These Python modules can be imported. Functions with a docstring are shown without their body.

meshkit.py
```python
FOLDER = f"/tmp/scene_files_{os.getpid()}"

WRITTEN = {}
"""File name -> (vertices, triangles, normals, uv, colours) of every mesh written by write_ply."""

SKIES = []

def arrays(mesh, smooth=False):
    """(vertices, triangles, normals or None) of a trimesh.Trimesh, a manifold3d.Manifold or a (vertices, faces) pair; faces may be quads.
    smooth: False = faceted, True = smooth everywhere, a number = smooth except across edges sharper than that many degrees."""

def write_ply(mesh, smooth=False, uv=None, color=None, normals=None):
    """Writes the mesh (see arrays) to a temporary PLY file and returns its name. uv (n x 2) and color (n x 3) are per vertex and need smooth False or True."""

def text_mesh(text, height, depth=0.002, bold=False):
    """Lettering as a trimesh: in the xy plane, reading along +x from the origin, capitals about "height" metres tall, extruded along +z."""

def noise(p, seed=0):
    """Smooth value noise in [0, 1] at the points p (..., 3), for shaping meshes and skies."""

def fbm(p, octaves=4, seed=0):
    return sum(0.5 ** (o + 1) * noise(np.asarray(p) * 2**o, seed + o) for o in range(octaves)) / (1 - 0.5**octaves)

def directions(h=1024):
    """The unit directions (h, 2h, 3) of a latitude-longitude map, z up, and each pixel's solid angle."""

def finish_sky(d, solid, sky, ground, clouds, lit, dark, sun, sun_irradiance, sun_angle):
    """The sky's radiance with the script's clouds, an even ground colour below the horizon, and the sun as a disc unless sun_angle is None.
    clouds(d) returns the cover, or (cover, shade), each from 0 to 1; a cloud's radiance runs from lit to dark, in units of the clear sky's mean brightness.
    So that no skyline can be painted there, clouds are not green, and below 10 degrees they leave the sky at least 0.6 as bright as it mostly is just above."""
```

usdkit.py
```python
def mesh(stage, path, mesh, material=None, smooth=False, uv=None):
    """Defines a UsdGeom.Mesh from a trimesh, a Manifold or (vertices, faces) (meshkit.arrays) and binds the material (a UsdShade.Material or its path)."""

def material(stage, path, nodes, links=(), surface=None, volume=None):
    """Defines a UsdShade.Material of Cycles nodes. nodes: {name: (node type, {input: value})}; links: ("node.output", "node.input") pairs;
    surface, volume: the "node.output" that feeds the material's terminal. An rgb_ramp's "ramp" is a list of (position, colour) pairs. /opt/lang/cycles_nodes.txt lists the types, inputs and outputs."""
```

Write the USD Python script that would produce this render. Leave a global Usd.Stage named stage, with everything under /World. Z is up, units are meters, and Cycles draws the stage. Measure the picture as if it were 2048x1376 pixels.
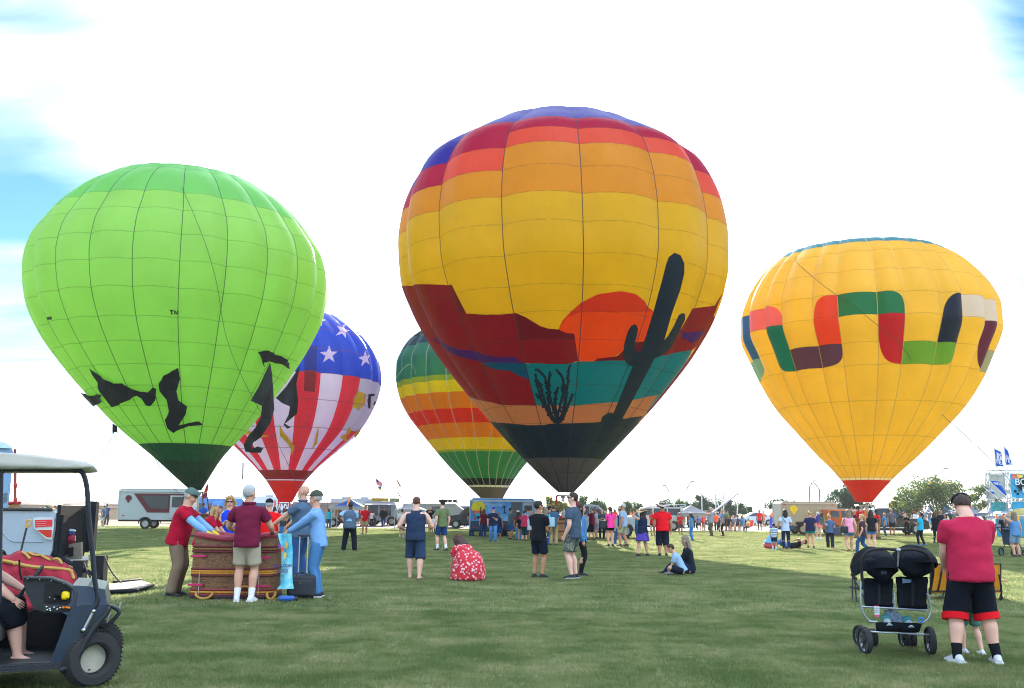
import math, random
import numpy as np, trimesh, shapely, usdkit, meshkit
from shapely.geometry import Polygon, LineString, Point, box as sbox
from shapely.ops import unary_union
from manifold3d import Manifold, Mesh as MMesh
from pxr import Usd, UsdGeom, UsdLux, UsdShade, Gf, Sdf, Vt

stage = Usd.Stage.CreateInMemory()
UsdGeom.SetStageUpAxis(stage, 'Z'); UsdGeom.SetStageMetersPerUnit(stage, 1.0)
UsdGeom.Xform.Define(stage, '/World'); UsdGeom.Scope.Define(stage, '/World/Looks')
rng = np.random.default_rng(7); random.seed(7)

# ---------------- camera, sky, sun, exposure
EXPO = 2.5
F, EYE = 1950.0, 1.5                     # focal length in photo pixels, eye height
TILT, ROLL = math.atan(332 / F), .0085
cam = UsdGeom.Camera.Define(stage, '/World/camera')
cam.AddTranslateOp().Set(Gf.Vec3d(0, 0, EYE)); cam.AddRotateXOp().Set(90 + math.degrees(TILT)); cam.AddRotateZOp().Set(math.degrees(ROLL))
cam.CreateHorizontalApertureAttr(36.0); cam.CreateVerticalApertureAttr(36.0 * 688 / 1024)
cam.CreateFocalLengthAttr(36.0 * F / 2048)
cam.CreateClippingRangeAttr(Gf.Vec2f(0.1, 20000)); cam.CreateExposureAttr(EXPO)
SUN_EL, SUN_AZ = math.radians(18.5), math.radians(2.6)
SUN = np.array([math.sin(SUN_AZ) * math.cos(SUN_EL), math.cos(SUN_AZ) * math.cos(SUN_EL), math.sin(SUN_EL)])
sun = UsdLux.DistantLight.Define(stage, '/World/sun')
sun.CreateIntensityAttr(0.72); sun.CreateAngleAttr(0.55); sun.CreateNormalizeAttr(True); sun.CreateColorAttr(Gf.Vec3f(1, .87, .68))
sun.AddRotateXYZOp().Set(Gf.Vec3f(0, 0, 0))
_z = Gf.Vec3d(*SUN); _x = Gf.Cross(Gf.Vec3d(0, 0, 1), _z).GetNormalized(); _y = Gf.Cross(_z, _x)
sun.ClearXformOpOrder(); sun.AddTransformOp().Set(Gf.Matrix4d(_x[0], _x[1], _x[2], 0, _y[0], _y[1], _y[2], 0, _z[0], _z[1], _z[2], 0, 0, 0, 0, 1))
CLOUD = 5.2 / (.1 * 2 ** EXPO)       # radiance of thin cloud, raised for fill light, in the sky texture's units
usdkit.material(stage, '/World/Looks/sky_air', {
    'geo': ('texture_coordinate', {}),
    'sky': ('sky_texture', {'sky_type': 'single_scattering', 'sun_disc': False, 'sun_elevation': SUN_EL, 'sun_rotation': SUN_AZ, 'air_density': 1.0, 'aerosol_density': .05, 'ozone_density': 2.0}),
    'dir': ('vector_math', {'math_type': 'normalize'}),
    'dot': ('vector_math', {'math_type': 'dot_product', 'vector2': tuple(SUN)}),
    'halo': ('map_range', {'range_type': 'smoothstep', 'from_min': .875, 'from_max': .965, 'to_min': 0.34, 'to_max': 1.6, 'clamp': True}),
    'sep': ('separate_xyz', {}),
    'low': ('map_range', {'range_type': 'smoothstep', 'from_min': .0, 'from_max': .30, 'to_min': .8, 'to_max': 0.0, 'clamp': True}),
    'zc': ('math', {'math_type': 'add', 'value2': .16}),
    'cz': ('combine_xyz', {}),
    'plane': ('vector_math', {'math_type': 'divide'}),
    'map': ('mapping', {'scale': (1.0, 2.6, 1.0), 'rotation': (0, 0, .35), 'location': (33, 28, 0)}),
    'n1': ('noise_texture', {'scale': .6, 'detail': 7.0, 'roughness': .46, 'distortion': .8}),
    'n2': ('noise_texture', {'scale': 2.2, 'detail': 8.0, 'roughness': .6, 'distortion': .8}),
    'n1r': ('map_range', {'from_min': .33, 'from_max': .67, 'to_min': -.52, 'to_max': .60}),
    'a1': ('math', {'math_type': 'add'}), 'a2': ('math', {'math_type': 'add', 'use_clamp': True}),
    'tone': ('map_range', {'from_min': .30, 'from_max': .68, 'to_min': .52, 'to_max': 1.22}),
    'hz': ('map_range', {'range_type': 'smoothstep', 'from_min': .895, 'from_max': .987, 'to_min': .95, 'to_max': 1.5, 'clamp': True}),
    'ov': ('map_range', {'from_min': 0.0, 'from_max': 1.0, 'to_min': .20, 'to_max': 1.0, 'clamp': True}), 'tv': ('math', {'math_type': 'multiply'}),      # cloud made much brighter overhead than low down, to raise the ambient fill
    'tm': ('math', {'math_type': 'multiply'}),
    'cw': ('color', {'value': (CLOUD * .88, CLOUD, CLOUD * 1.13)}),
    'cc': ('vector_math', {'math_type': 'scale'}),
    'skys': ('vector_math', {'math_type': 'multiply', 'vector2': (.15, .285, .335)}),
    'mix': ('mix_color', {'blend_type': 'mix'}),
    'bg': ('background_shader', {'strength': .1})},
    [('geo.generated', 'dir.vector1'), ('dir.vector', 'dot.vector1'), ('dot.value', 'halo.value'), ('dot.value', 'hz.value'), ('dir.vector', 'sep.vector'),
     ('sep.z', 'low.value'), ('sep.z', 'zc.value1'), ('zc.value', 'cz.x'), ('zc.value', 'cz.y'), ('zc.value', 'cz.z'),
     ('dir.vector', 'plane.vector1'), ('cz.vector', 'plane.vector2'), ('plane.vector', 'map.vector'), ('map.vector', 'n1.vector'), ('map.vector', 'n2.vector'),
     ('n1.fac', 'n1r.value'), ('halo.result', 'a1.value1'), ('n1r.result', 'a1.value2'), ('a1.value', 'a2.value1'), ('low.result', 'a2.value2'),
     ('n2.fac', 'tone.value'), ('tone.result', 'tm.value1'), ('hz.result', 'tm.value2'), ('cw.color', 'cc.vector1'), ('sep.z', 'ov.value'), ('tm.value', 'tv.value1'), ('ov.result', 'tv.value2'), ('tv.value', 'cc.scale'),
     ('sky.color', 'skys.vector1'), ('skys.vector', 'mix.a'), ('cc.vector', 'mix.b'), ('a2.value', 'mix.fac'), ('mix.result', 'bg.color')], surface='bg.background')
sky = UsdLux.DomeLight.Define(stage, '/World/sky')
UsdShade.MaterialBindingAPI.Apply(sky.GetPrim()).Bind(UsdShade.Material.Get(stage, '/World/Looks/sky_air'))
sky.GetPrim().SetCustomDataByKey('kind', 'structure')

# ---------------- helpers
CT, ST = math.cos(TILT), math.sin(TILT)
def ray(px, py):
    dx, dy = px - 1024, py - 688; px, py = dx * math.cos(ROLL) + dy * math.sin(ROLL), -dx * math.sin(ROLL) + dy * math.cos(ROLL)
    xc, yc = px / F, -py / F
    d = np.array([xc, CT - yc * ST, ST + yc * CT]); return d / d[1]
def P(px, py, d):                       # world point of a photo pixel at forward distance d
    return np.array([0, 0, EYE]) + ray(px, py) * d
def G(px, py):                          # ground point
    r = ray(px, py); return r * (-EYE / r[2]) * np.array([1, 1, 0])
def project(p):
    d = p[..., 1] * CT + (p[..., 2] - EYE) * ST; v = -p[..., 1] * ST + (p[..., 2] - EYE) * CT; x, y = F * p[..., 0] / d, -F * v / d
    return 1024 + x * math.cos(ROLL) - y * math.sin(ROLL), 688 + x * math.sin(ROLL) + y * math.cos(ROLL)
def HZ(px): return 1020 + (px - 1024) * ROLL
def GY(py): return float(G(1024, py)[1])

_names = {}
def numbered(parent, name):
    k = (parent, name); n = _names.get(k, 0); _names[k] = n + 1
    return name if n == 0 else f'{name}_{n:03d}'
def tag(p, label=None, cat=None, group=None, kind=None):
    p = p.GetPrim() if hasattr(p, 'GetPrim') else p
    for k, v in (('label', label), ('category', cat), ('group', group), ('kind', kind)):
        if v: p.SetCustomDataByKey(k, v)
    return p
def thing(name, label, cat, loc=(0, 0, 0), rotz=0, group=None):
    path = '/World/' + numbered('/World', name)
    x = UsdGeom.Xform.Define(stage, path); x.AddTranslateOp().Set(Gf.Vec3d(*map(float, loc)))
    if rotz: x.AddRotateZOp().Set(math.degrees(rotz))
    tag(x, label, cat, group); return path
def put(path, v, f, n, mat):            # a mesh with given normals
    m = UsdGeom.Mesh.Define(stage, path)
    m.CreatePointsAttr(Vt.Vec3fArray.FromNumpy(np.ascontiguousarray(v, np.float32)))
    m.CreateFaceVertexCountsAttr(Vt.IntArray.FromNumpy(np.full(len(f), len(f[0]), np.int32)))
    m.CreateFaceVertexIndicesAttr(Vt.IntArray.FromNumpy(np.ascontiguousarray(f, np.int32).ravel()))
    m.CreateSubdivisionSchemeAttr('none')
    if n is not None:
        m.CreateNormalsAttr(Vt.Vec3fArray.FromNumpy(np.ascontiguousarray(n, np.float32))); m.SetNormalsInterpolation('vertex')
    UsdShade.MaterialBindingAPI.Apply(m.GetPrim()).Bind(mat); return m
def obj(name, mesh, mat, parent='/World', smooth=40, label=None):
    path = parent + '/' + numbered(parent, name)
    if isinstance(mesh, (list, tuple)) and not (len(mesh) == 2 and isinstance(mesh[0], np.ndarray)):
        mesh = cat(mesh)
    m = usdkit.mesh(stage, path, mesh, mat, smooth=smooth)
    if label: m.GetPrim().SetCustomDataByKey('label', label)
    return path
def prim(path): return stage.GetPrimAtPath(path)
def cat(ms):
    out = []
    for m in ms:
        if hasattr(m, 'to_mesh'):
            k = m.to_mesh(); m = trimesh.Trimesh(k.vert_properties[:, :3], k.tri_verts, process=False)
        out.append(m)
    return trimesh.util.concatenate(out)

_mats = {}
def mat(col, rough=.7, metal=0., var=.10, scale=6., bump=0., bscale=60., spec=.5, coat=0., trans=0., emit=0.):
    key = (tuple(np.round(col, 3)), rough, metal, var, scale, bump, bscale, spec, coat, trans, emit)
    if key in _mats: return _mats[key]
    nodes = {'p': ('principled_bsdf', {'roughness': rough, 'metallic': metal, 'specular_ior_level': spec, 'coat_weight': coat})}
    links = []
    if var > 0:
        nodes['tc'] = ('texture_coordinate', {}); nodes['n'] = ('noise_texture', {'scale': scale, 'detail': 5.0, 'roughness': .6})
        nodes['r'] = ('map_range', {'from_min': .3, 'from_max': .7, 'to_min': 1 - var, 'to_max': 1 + var})
        nodes['c'] = ('color', {'value': tuple(col)}); nodes['s'] = ('vector_math', {'math_type': 'scale'})
        links += [('tc.object', 'n.vector'), ('n.fac', 'r.value'), ('c.color', 's.vector1'), ('r.result', 's.scale'), ('s.vector', 'p.base_color')]
    else: nodes['p'][1]['base_color'] = tuple(col)
    if bump > 0:
        nodes['tc'] = ('texture_coordinate', {})
        nodes['bn'] = ('noise_texture', {'scale': bscale, 'detail': 3.0}); nodes['b'] = ('bump', {'strength': bump, 'distance': .01})
        links += [('tc.object', 'bn.vector'), ('bn.fac', 'b.height'), ('b.normal', 'p.normal')]
    out = 'p.BSDF'
    if trans > 0:
        nodes['t'] = ('translucent_bsdf', {'color': tuple(col)}); nodes['m'] = ('mix_closure', {'fac': trans})
        links += [('p.BSDF', 'm.closure1'), ('t.BSDF', 'm.closure2')]
        if var > 0: links += [('s.vector', 't.color')]
        out = 'm.closure'
    m = usdkit.material(stage, f'/World/Looks/look_{len(_mats):03d}', nodes, links, surface=out)
    _mats[key] = m; return m
def srgb(r, g, b): return tuple(((c / 255 / 12.92) if c <= 10 else ((c / 255 + .055) / 1.055) ** 2.4) for c in (r, g, b))

def mani(m):
    return Manifold(MMesh(np.ascontiguousarray(m.vertices, np.float32), np.ascontiguousarray(m.faces, np.uint32)))
def tm(m):
    k = m.to_mesh(); return trimesh.Trimesh(k.vert_properties[:, :3], k.tri_verts, process=False)
def ringmesh(R):                        # R: (k, n, 3) rings -> closed tube
    k, n = R.shape[:2]; v = np.vstack([R.reshape(-1, 3), R[0].mean(0), R[-1].mean(0)]); f = []
    a = np.arange(n); b = (a + 1) % n
    for i in range(k - 1):
        o, p = i * n, (i + 1) * n
        f += [np.stack([o + a, o + b, p + b], 1), np.stack([o + a, p + b, p + a], 1)]
    f += [np.stack([np.full(n, k * n), b, a], 1), np.stack([np.full(n, k * n + 1), (k - 1) * n + a, (k - 1) * n + b], 1)]
    m = trimesh.Trimesh(v, np.vstack(f), process=False)
    if m.volume < 0: m.invert()
    return m
def tube(pts, rad, n=8, cap=True):
    p = np.asarray(pts, float); r = np.broadcast_to(np.asarray(rad, float), (len(p),)).copy()
    t = np.gradient(p, axis=0) if len(p) > 2 else np.repeat((p[1] - p[0])[None], 2, 0)
    t /= np.linalg.norm(t, axis=1, keepdims=True) + 1e-12
    if cap:
        p = np.vstack([p[0] - t[0] * r[0] * .75, p[0] - t[0] * r[0] * .45, p, p[-1] + t[-1] * r[-1] * .45, p[-1] + t[-1] * r[-1] * .75])
        t = np.vstack([t[0], t[0], t, t[-1], t[-1]]); r = np.concatenate([[r[0] * .45, r[0] * .85], r, [r[-1] * .85, r[-1] * .45]])
    u = np.cross(t[0], [0, 0, 1.]) if abs(t[0][2]) < .9 else np.cross(t[0], [1., 0, 0]); u /= np.linalg.norm(u)
    a = np.arange(n) * 2 * np.pi / n; R = []
    for i in range(len(p)):
        u = u - t[i] * (u @ t[i]); u /= np.linalg.norm(u); w = np.cross(t[i], u)
        R.append(p[i] + r[i] * (np.cos(a)[:, None] * u + np.sin(a)[:, None] * w))
    return ringmesh(np.array(R))
def spline(pts, k=6):
    from scipy.interpolate import PchipInterpolator, CubicSpline
    p = np.asarray(pts, float); s = np.r_[0, np.cumsum(np.linalg.norm(np.diff(p, axis=0), axis=1))]
    return CubicSpline(s, p)(np.linspace(0, s[-1], (len(p) - 1) * k + 1))
def loft(rings, n=12, power=1.0):       # rings: (center, half width along x, half depth along y[, tilt about x])
    a = np.arange(n) * 2 * np.pi / n; R = []
    for q in rings:
        c, w, d = np.asarray(q[0], float), q[1], q[2]; th = q[3] if len(q) > 3 else 0.
        ca, sa = np.cos(a), np.sin(a)
        x = w * np.sign(ca) * np.abs(ca) ** power; y = d * np.sign(sa) * np.abs(sa) ** power
        R.append(c + np.stack([x, y * math.cos(th), y * math.sin(th)], 1))
    return ringmesh(np.array(R))
def bx(c, s, ch=.01, rz=0):             # chamfered box, centre c, size s
    hx, hy, hz = np.asarray(s, float) / 2; ch = min(ch, .45 * min(s)); P_ = []
    for sx in (-1, 1):
        for sy in (-1, 1):
            for sz in (-1, 1):
                P_ += [(sx * hx, sy * (hy - ch), sz * (hz - ch)), (sx * (hx - ch), sy * hy, sz * (hz - ch)), (sx * (hx - ch), sy * (hy - ch), sz * hz)]
    m = trimesh.convex.convex_hull(np.array(P_))
    if rz: m.apply_transform(trimesh.transformations.rotation_matrix(rz, [0, 0, 1]))
    m.apply_translation(c); return m
def hull(pts): return trimesh.convex.convex_hull(np.asarray(pts, float))
def ball(c, r, sub=1, s=(1, 1, 1)):
    m = trimesh.creation.icosphere(sub, 1.0); m.vertices *= np.asarray(s) * r; m.apply_translation(c); return m
def prism(poly, w, y0=0, bevel=0.0):    # side profile [(x,z)...] extruded along y, centred on y0
    p = poly if isinstance(poly, Polygon) else Polygon(poly)
    m = trimesh.creation.extrude_polygon(p, w, engine='earcut'); v = m.vertices.copy()
    m.vertices = np.stack([v[:, 0], y0 + w / 2 - v[:, 2], v[:, 1]], 1)
    if m.volume < 0: m.invert()
    return m
def lathe(prof, n=24, axis='z'):        # prof [(r, h)...]
    m = trimesh.creation.revolve(np.asarray(prof, float), sections=n)
    if axis == 'y': m.apply_transform(trimesh.transformations.rotation_matrix(np.pi / 2, [1, 0, 0]))
    if axis == 'x': m.apply_transform(trimesh.transformations.rotation_matrix(np.pi / 2, [0, 1, 0]))
    return m
def xf(m, t=(0, 0, 0), rz=0, rx=0, ry=0, s=None):
    m = m.copy()
    if s is not None: m.vertices = m.vertices * np.asarray(s)
    for a, ax in ((rx, [1, 0, 0]), (ry, [0, 1, 0]), (rz, [0, 0, 1])):
        if a: m.apply_transform(trimesh.transformations.rotation_matrix(a, ax))
    m.apply_translation(t); return m
def sheet(poly, z=0.004, cell=None):
    p = poly if isinstance(poly, Polygon) else Polygon(poly)
    v, f = trimesh.creation.triangulate_polygon(p, engine='earcut')
    return trimesh.Trimesh(np.c_[v, np.full(len(v), z)], f, process=False)
def up(m):
    if m.face_normals[:, 2].mean() < 0: m.invert()
    return m
# ---------------- ground
def mat_grass():
    return usdkit.material(stage, '/World/Looks/grass_turf', {
        'g': ('geometry', {}),
        'n1': ('noise_texture', {'scale': .35, 'detail': 5.0, 'roughness': .6}), 'n2': ('noise_texture', {'scale': 9.0, 'detail': 6.0, 'roughness': .7}),
        'st': ('mapping', {'scale': (.12, 1.6, 1)}), 'n3': ('noise_texture', {'scale': .6, 'detail': 4.0}), 'n4': ('noise_texture', {'scale': 60., 'detail': 4.0, 'roughness': .8}),
        'r1': ('rgb_ramp', {'ramp': [(0.25, (.13, .18, .06)), (.5, (.21, .25, .095)), (.72, (.28, .285, .135)), (.9, (.36, .325, .19))]}),
        'a': ('math', {'math_type': 'multiply_add', 'value2': .40, 'value3': -.02}), 'b': ('math', {'math_type': 'multiply_add', 'value2': .35}), 'd': ('math', {'math_type': 'multiply_add', 'value2': .35}),
        'bm': ('bump', {'strength': .9, 'distance': .03}), 'hh': ('math', {'math_type': 'add'}),
        'p': ('principled_bsdf', {'roughness': .85, 'specular_ior_level': .2})},
        [('g.position', 'n1.vector'), ('g.position', 'n2.vector'), ('g.position', 'st.vector'), ('st.vector', 'n3.vector'), ('g.position', 'n4.vector'),
         ('n1.fac', 'a.value1'), ('n2.fac', 'b.value1'), ('a.value', 'b.value3'), ('n3.fac', 'd.value1'), ('b.value', 'd.value3'), ('d.value', 'r1.fac'),
         ('n2.fac', 'hh.value1'), ('n4.fac', 'hh.value2'), ('hh.value', 'bm.height'), ('bm.normal', 'p.normal'), ('r1.color', 'p.base_color')], surface='p.BSDF')
GRASS = mat_grass()
def flat(x0, x1, y0, y1, z, nx=1, ny=1):
    x, y = np.meshgrid(np.linspace(x0, x1, nx + 1), np.linspace(y0, y1, ny + 1)); v = np.stack([x.ravel(), y.ravel(), np.full(x.size, z)], 1)
    i = (np.arange(nx)[None] + (nx + 1) * np.arange(ny)[:, None]).ravel()
    return v, np.stack([i, i + 1, i + nx + 2, i + nx + 1], 1)
dirt = mat(srgb(118, 104, 88), .95, var=.2, scale=.02, bump=.3, bscale=2)
v, f = flat(-9000, 9000, -400, 14000, -.012); tag(put('/World/ground', v, f, None, dirt), kind='structure')
v, f = flat(-75, 75, -40, 79.0, 0.0, 40, 40); tag(put('/World/grass_field', v, f, None, GRASS), kind='structure')
# ---------------- hot air balloons
from scipy.interpolate import PchipInterpolator
_fab = {}
def fabric(col, trans=.5):
    key = tuple(np.round(col, 4))
    if key not in _fab:
        _fab[key] = usdkit.material(stage, f'/World/Looks/fabric_{len(_fab):03d}', {'tc': ('texture_coordinate', {}), 'mp': ('mapping', {'scale': (1.0, 1.0, .45)}), 'n': ('noise_texture', {'scale': .5, 'detail': 3.0}), 'w': ('noise_texture', {'scale': 1.5, 'detail': 4.0, 'roughness': .55, 'distortion': .5}),
            'r': ('map_range', {'from_min': .3, 'from_max': .7, 'to_min': .94, 'to_max': 1.05}), 'c': ('color', {'value': tuple(col)}), 's': ('vector_math', {'math_type': 'scale'}), 'b': ('bump', {'strength': .55, 'distance': .10}),
            'p': ('principled_bsdf', {'roughness': .42, 'specular_ior_level': .5}), 't': ('translucent_bsdf', {}), 'm': ('mix_closure', {'fac': trans})},
            [('tc.object', 'n.vector'), ('tc.object', 'mp.vector'), ('mp.vector', 'w.vector'), ('n.fac', 'r.value'), ('c.color', 's.vector1'), ('r.result', 's.scale'), ('s.vector', 'p.base_color'), ('s.vector', 't.color'), ('w.fac', 'b.height'), ('b.normal', 'p.normal'), ('b.normal', 't.normal'), ('p.BSDF', 'm.closure1'), ('t.BSDF', 'm.closure2')], surface='m.closure')
    return _fab[key]
KN = np.array([0, .05, .11, .18, .27, .37, .47, .57, .66, .74, .81, .87, .92, .96, .985, 1.0])
class Envelope:
    def __init__(s, base, L, slope, r, seams, bulge=.03, axis=None):
        s.bpx = base[0]; base = P(*base); s.az = math.atan2(base[0], base[1]); seams = np.array([((x - s.az + np.pi) % (2 * np.pi)) - np.pi for x in seams])
        s.base, s.L, s.slope = np.asarray(base, float), L, slope
        s.R_ = PchipInterpolator(KN, r); s.seams = np.sort(np.asarray(seams)); s.bulge = bulge
        s.L = L
        if axis:        # photo (row, column) of the leaning axis
            q = np.array([P(x, y, base[1]) for y, x in axis]); s.ax_ = PchipInterpolator(np.r_[0, (q[:, 2] - base[2]) / L, 1.2], np.r_[0, q[:, 0] - base[0], q[-1, 0] - base[0]])
        else: s.ax_ = lambda t: slope * np.asarray(t) * L
        s.w_ = PchipInterpolator([0, .12, .35, .6, .85, .97, 1], [0, .35, .8, 1, .95, .6, 0])
    def R(s, t): return np.maximum(s.R_(np.clip(t, 0, 1)), 0)
    def gore(s, th):
        a = np.concatenate([s.seams, [s.seams[0] + 2 * np.pi]]); q = (np.asarray(th) - a[0]) % (2 * np.pi) + a[0]
        i = np.clip(np.searchsorted(a, q, 'right') - 1, 0, len(a) - 2); return (q - a[i]) / (a[i + 1] - a[i]), (a[i + 1] - a[i])
    def pos(s, th, t, off=0., a=None):
        th = np.asarray(th, float); t = np.asarray(t, float)
        if a is None: a, w = s.gore(th)
        w = s.w_(np.clip(t, 0, 1))
        r = s.R(t) * (1 - s.bulge * w * (1 - 4 * a * (1 - a))) + off
        z = t * s.L
        return np.stack([s.base[0] + s.ax_(t) + r * np.sin(th), s.base[1] - r * np.cos(th), s.base[2] + z], -1)
    def unproject(s, pts):
        """photo points -> (angle, height fraction) on the near side of the envelope"""
        out = []
        d = np.linspace(s.base[1] - 1.15 * s.R_(.6), s.base[1] + 1.0, 260)
        for px, py in pts:
            q = np.array([0, 0, EYE]) + ray(px, py) * d[:, None]; t = (q[:, 2] - s.base[2]) / s.L
            x = q[:, 0] - s.base[0] - s.ax_(t); y = q[:, 1] - s.base[1]
            Fv = np.hypot(x, y) - s.R(t); k = np.nonzero((Fv[:-1] > 0) & (Fv[1:] <= 0))[0]
            if len(k):
                k = k[0]; w = Fv[k] / (Fv[k] - Fv[k + 1]); q_ = q[k] + (q[k + 1] - q[k]) * w
            else: q_ = q[np.argmin(Fv)]
            t = (q_[2] - s.base[2]) / s.L
            out.append((math.atan2(q_[0] - s.base[0] - s.ax_(t), -(q_[1] - s.base[1])), t))
        return out
    def _t_at(s, py):
        # height of the ring whose near point shows at photo row py
        t = np.linspace(0, 1, 800); yy = project(s.pos(np.zeros(800), t, a=.5))[1]
        k = np.argmin(yy); return float(np.interp(-py, -yy[:k + 1], t[:k + 1]))
    def t_side(s, py):                  # ring whose side shows at row py (at the axis depth)
        return float((P(s.bpx, py, s.base[1])[2] - s.base[2]) / s.L)
    def art(s, pts, close=True, step=4):
        p = np.asarray(pts, float); p = np.vstack([p, p[:1]]) if close else p; q = []
        for a, b in zip(p[:-1], p[1:]):
            n = max(1, int(np.linalg.norm(b - a) / step)); q += [a + (b - a) * i / n for i in range(n)]
        g = Polygon(s.unproject(q)); return g if g.is_valid else g.buffer(0)
    def patch(s, th0, th1, t0, t1, g0, g1, nu, nv, off=0):
        th = np.linspace(th0, th1, nu + 1); t = np.linspace(t0, t1, nv + 1); TH, TT = np.meshgrid(th, t)
        A = np.clip((TH - g0) / (g1 - g0), 0, 1)
        v = s.pos(TH, TT, off, A).reshape(-1, 3); i = (np.arange(nu)[None] + (nu + 1) * np.arange(nv)[:, None]).ravel()
        return v, np.stack([i, i + 1, i + nu + 2, i + nu + 1], 1), s.normal(TH.ravel(), TT.ravel(), A.ravel(), g0, g1)
    def normal(s, th, t, A, g0, g1):
        e = 1e-3; tt = np.clip(t, e, 1 - e)
        a1 = np.clip((th + e - g0) / (g1 - g0), 0, 1); a0 = np.clip((th - e - g0) / (g1 - g0), 0, 1)
        du = s.pos(th + e, tt, 0, a1) - s.pos(th - e, tt, 0, a0); dv = s.pos(th, tt + e, 0, A) - s.pos(th, tt - e, 0, A)
        n = np.cross(du, dv); return n / (np.linalg.norm(n, axis=1, keepdims=True) + 1e-12)
    def piece(s, poly, th0, th1, t0, t1, g0, g1, k=5):
        V, Fc, o = [], [], 0
        for i in range(k):
            for j in range(k):
                c = sbox(th0 + (th1 - th0) * i / k, t0 + (t1 - t0) * j / k, th0 + (th1 - th0) * (i + 1) / k, t0 + (t1 - t0) * (j + 1) / k).intersection(poly)
                for g in getattr(c, 'geoms', [c]):
                    if g.geom_type != 'Polygon' or g.area < 1e-9: continue
                    try: v, f = trimesh.creation.triangulate_polygon(shapely.geometry.polygon.orient(g), engine='earcut')
                    except Exception: continue
                    if len(f) == 0: continue
                    V.append(v); Fc.append(np.asarray(f) + o); o += len(v)
        if not V: return None
        V = np.vstack(V); Fc = np.vstack(Fc); A = np.clip((V[:, 0] - g0) / (g1 - g0), 0, 1)
        p = s.pos(V[:, 0], V[:, 1], 0, A); return p, Fc, s.normal(V[:, 0], V[:, 1], A, g0, g1)

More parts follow.
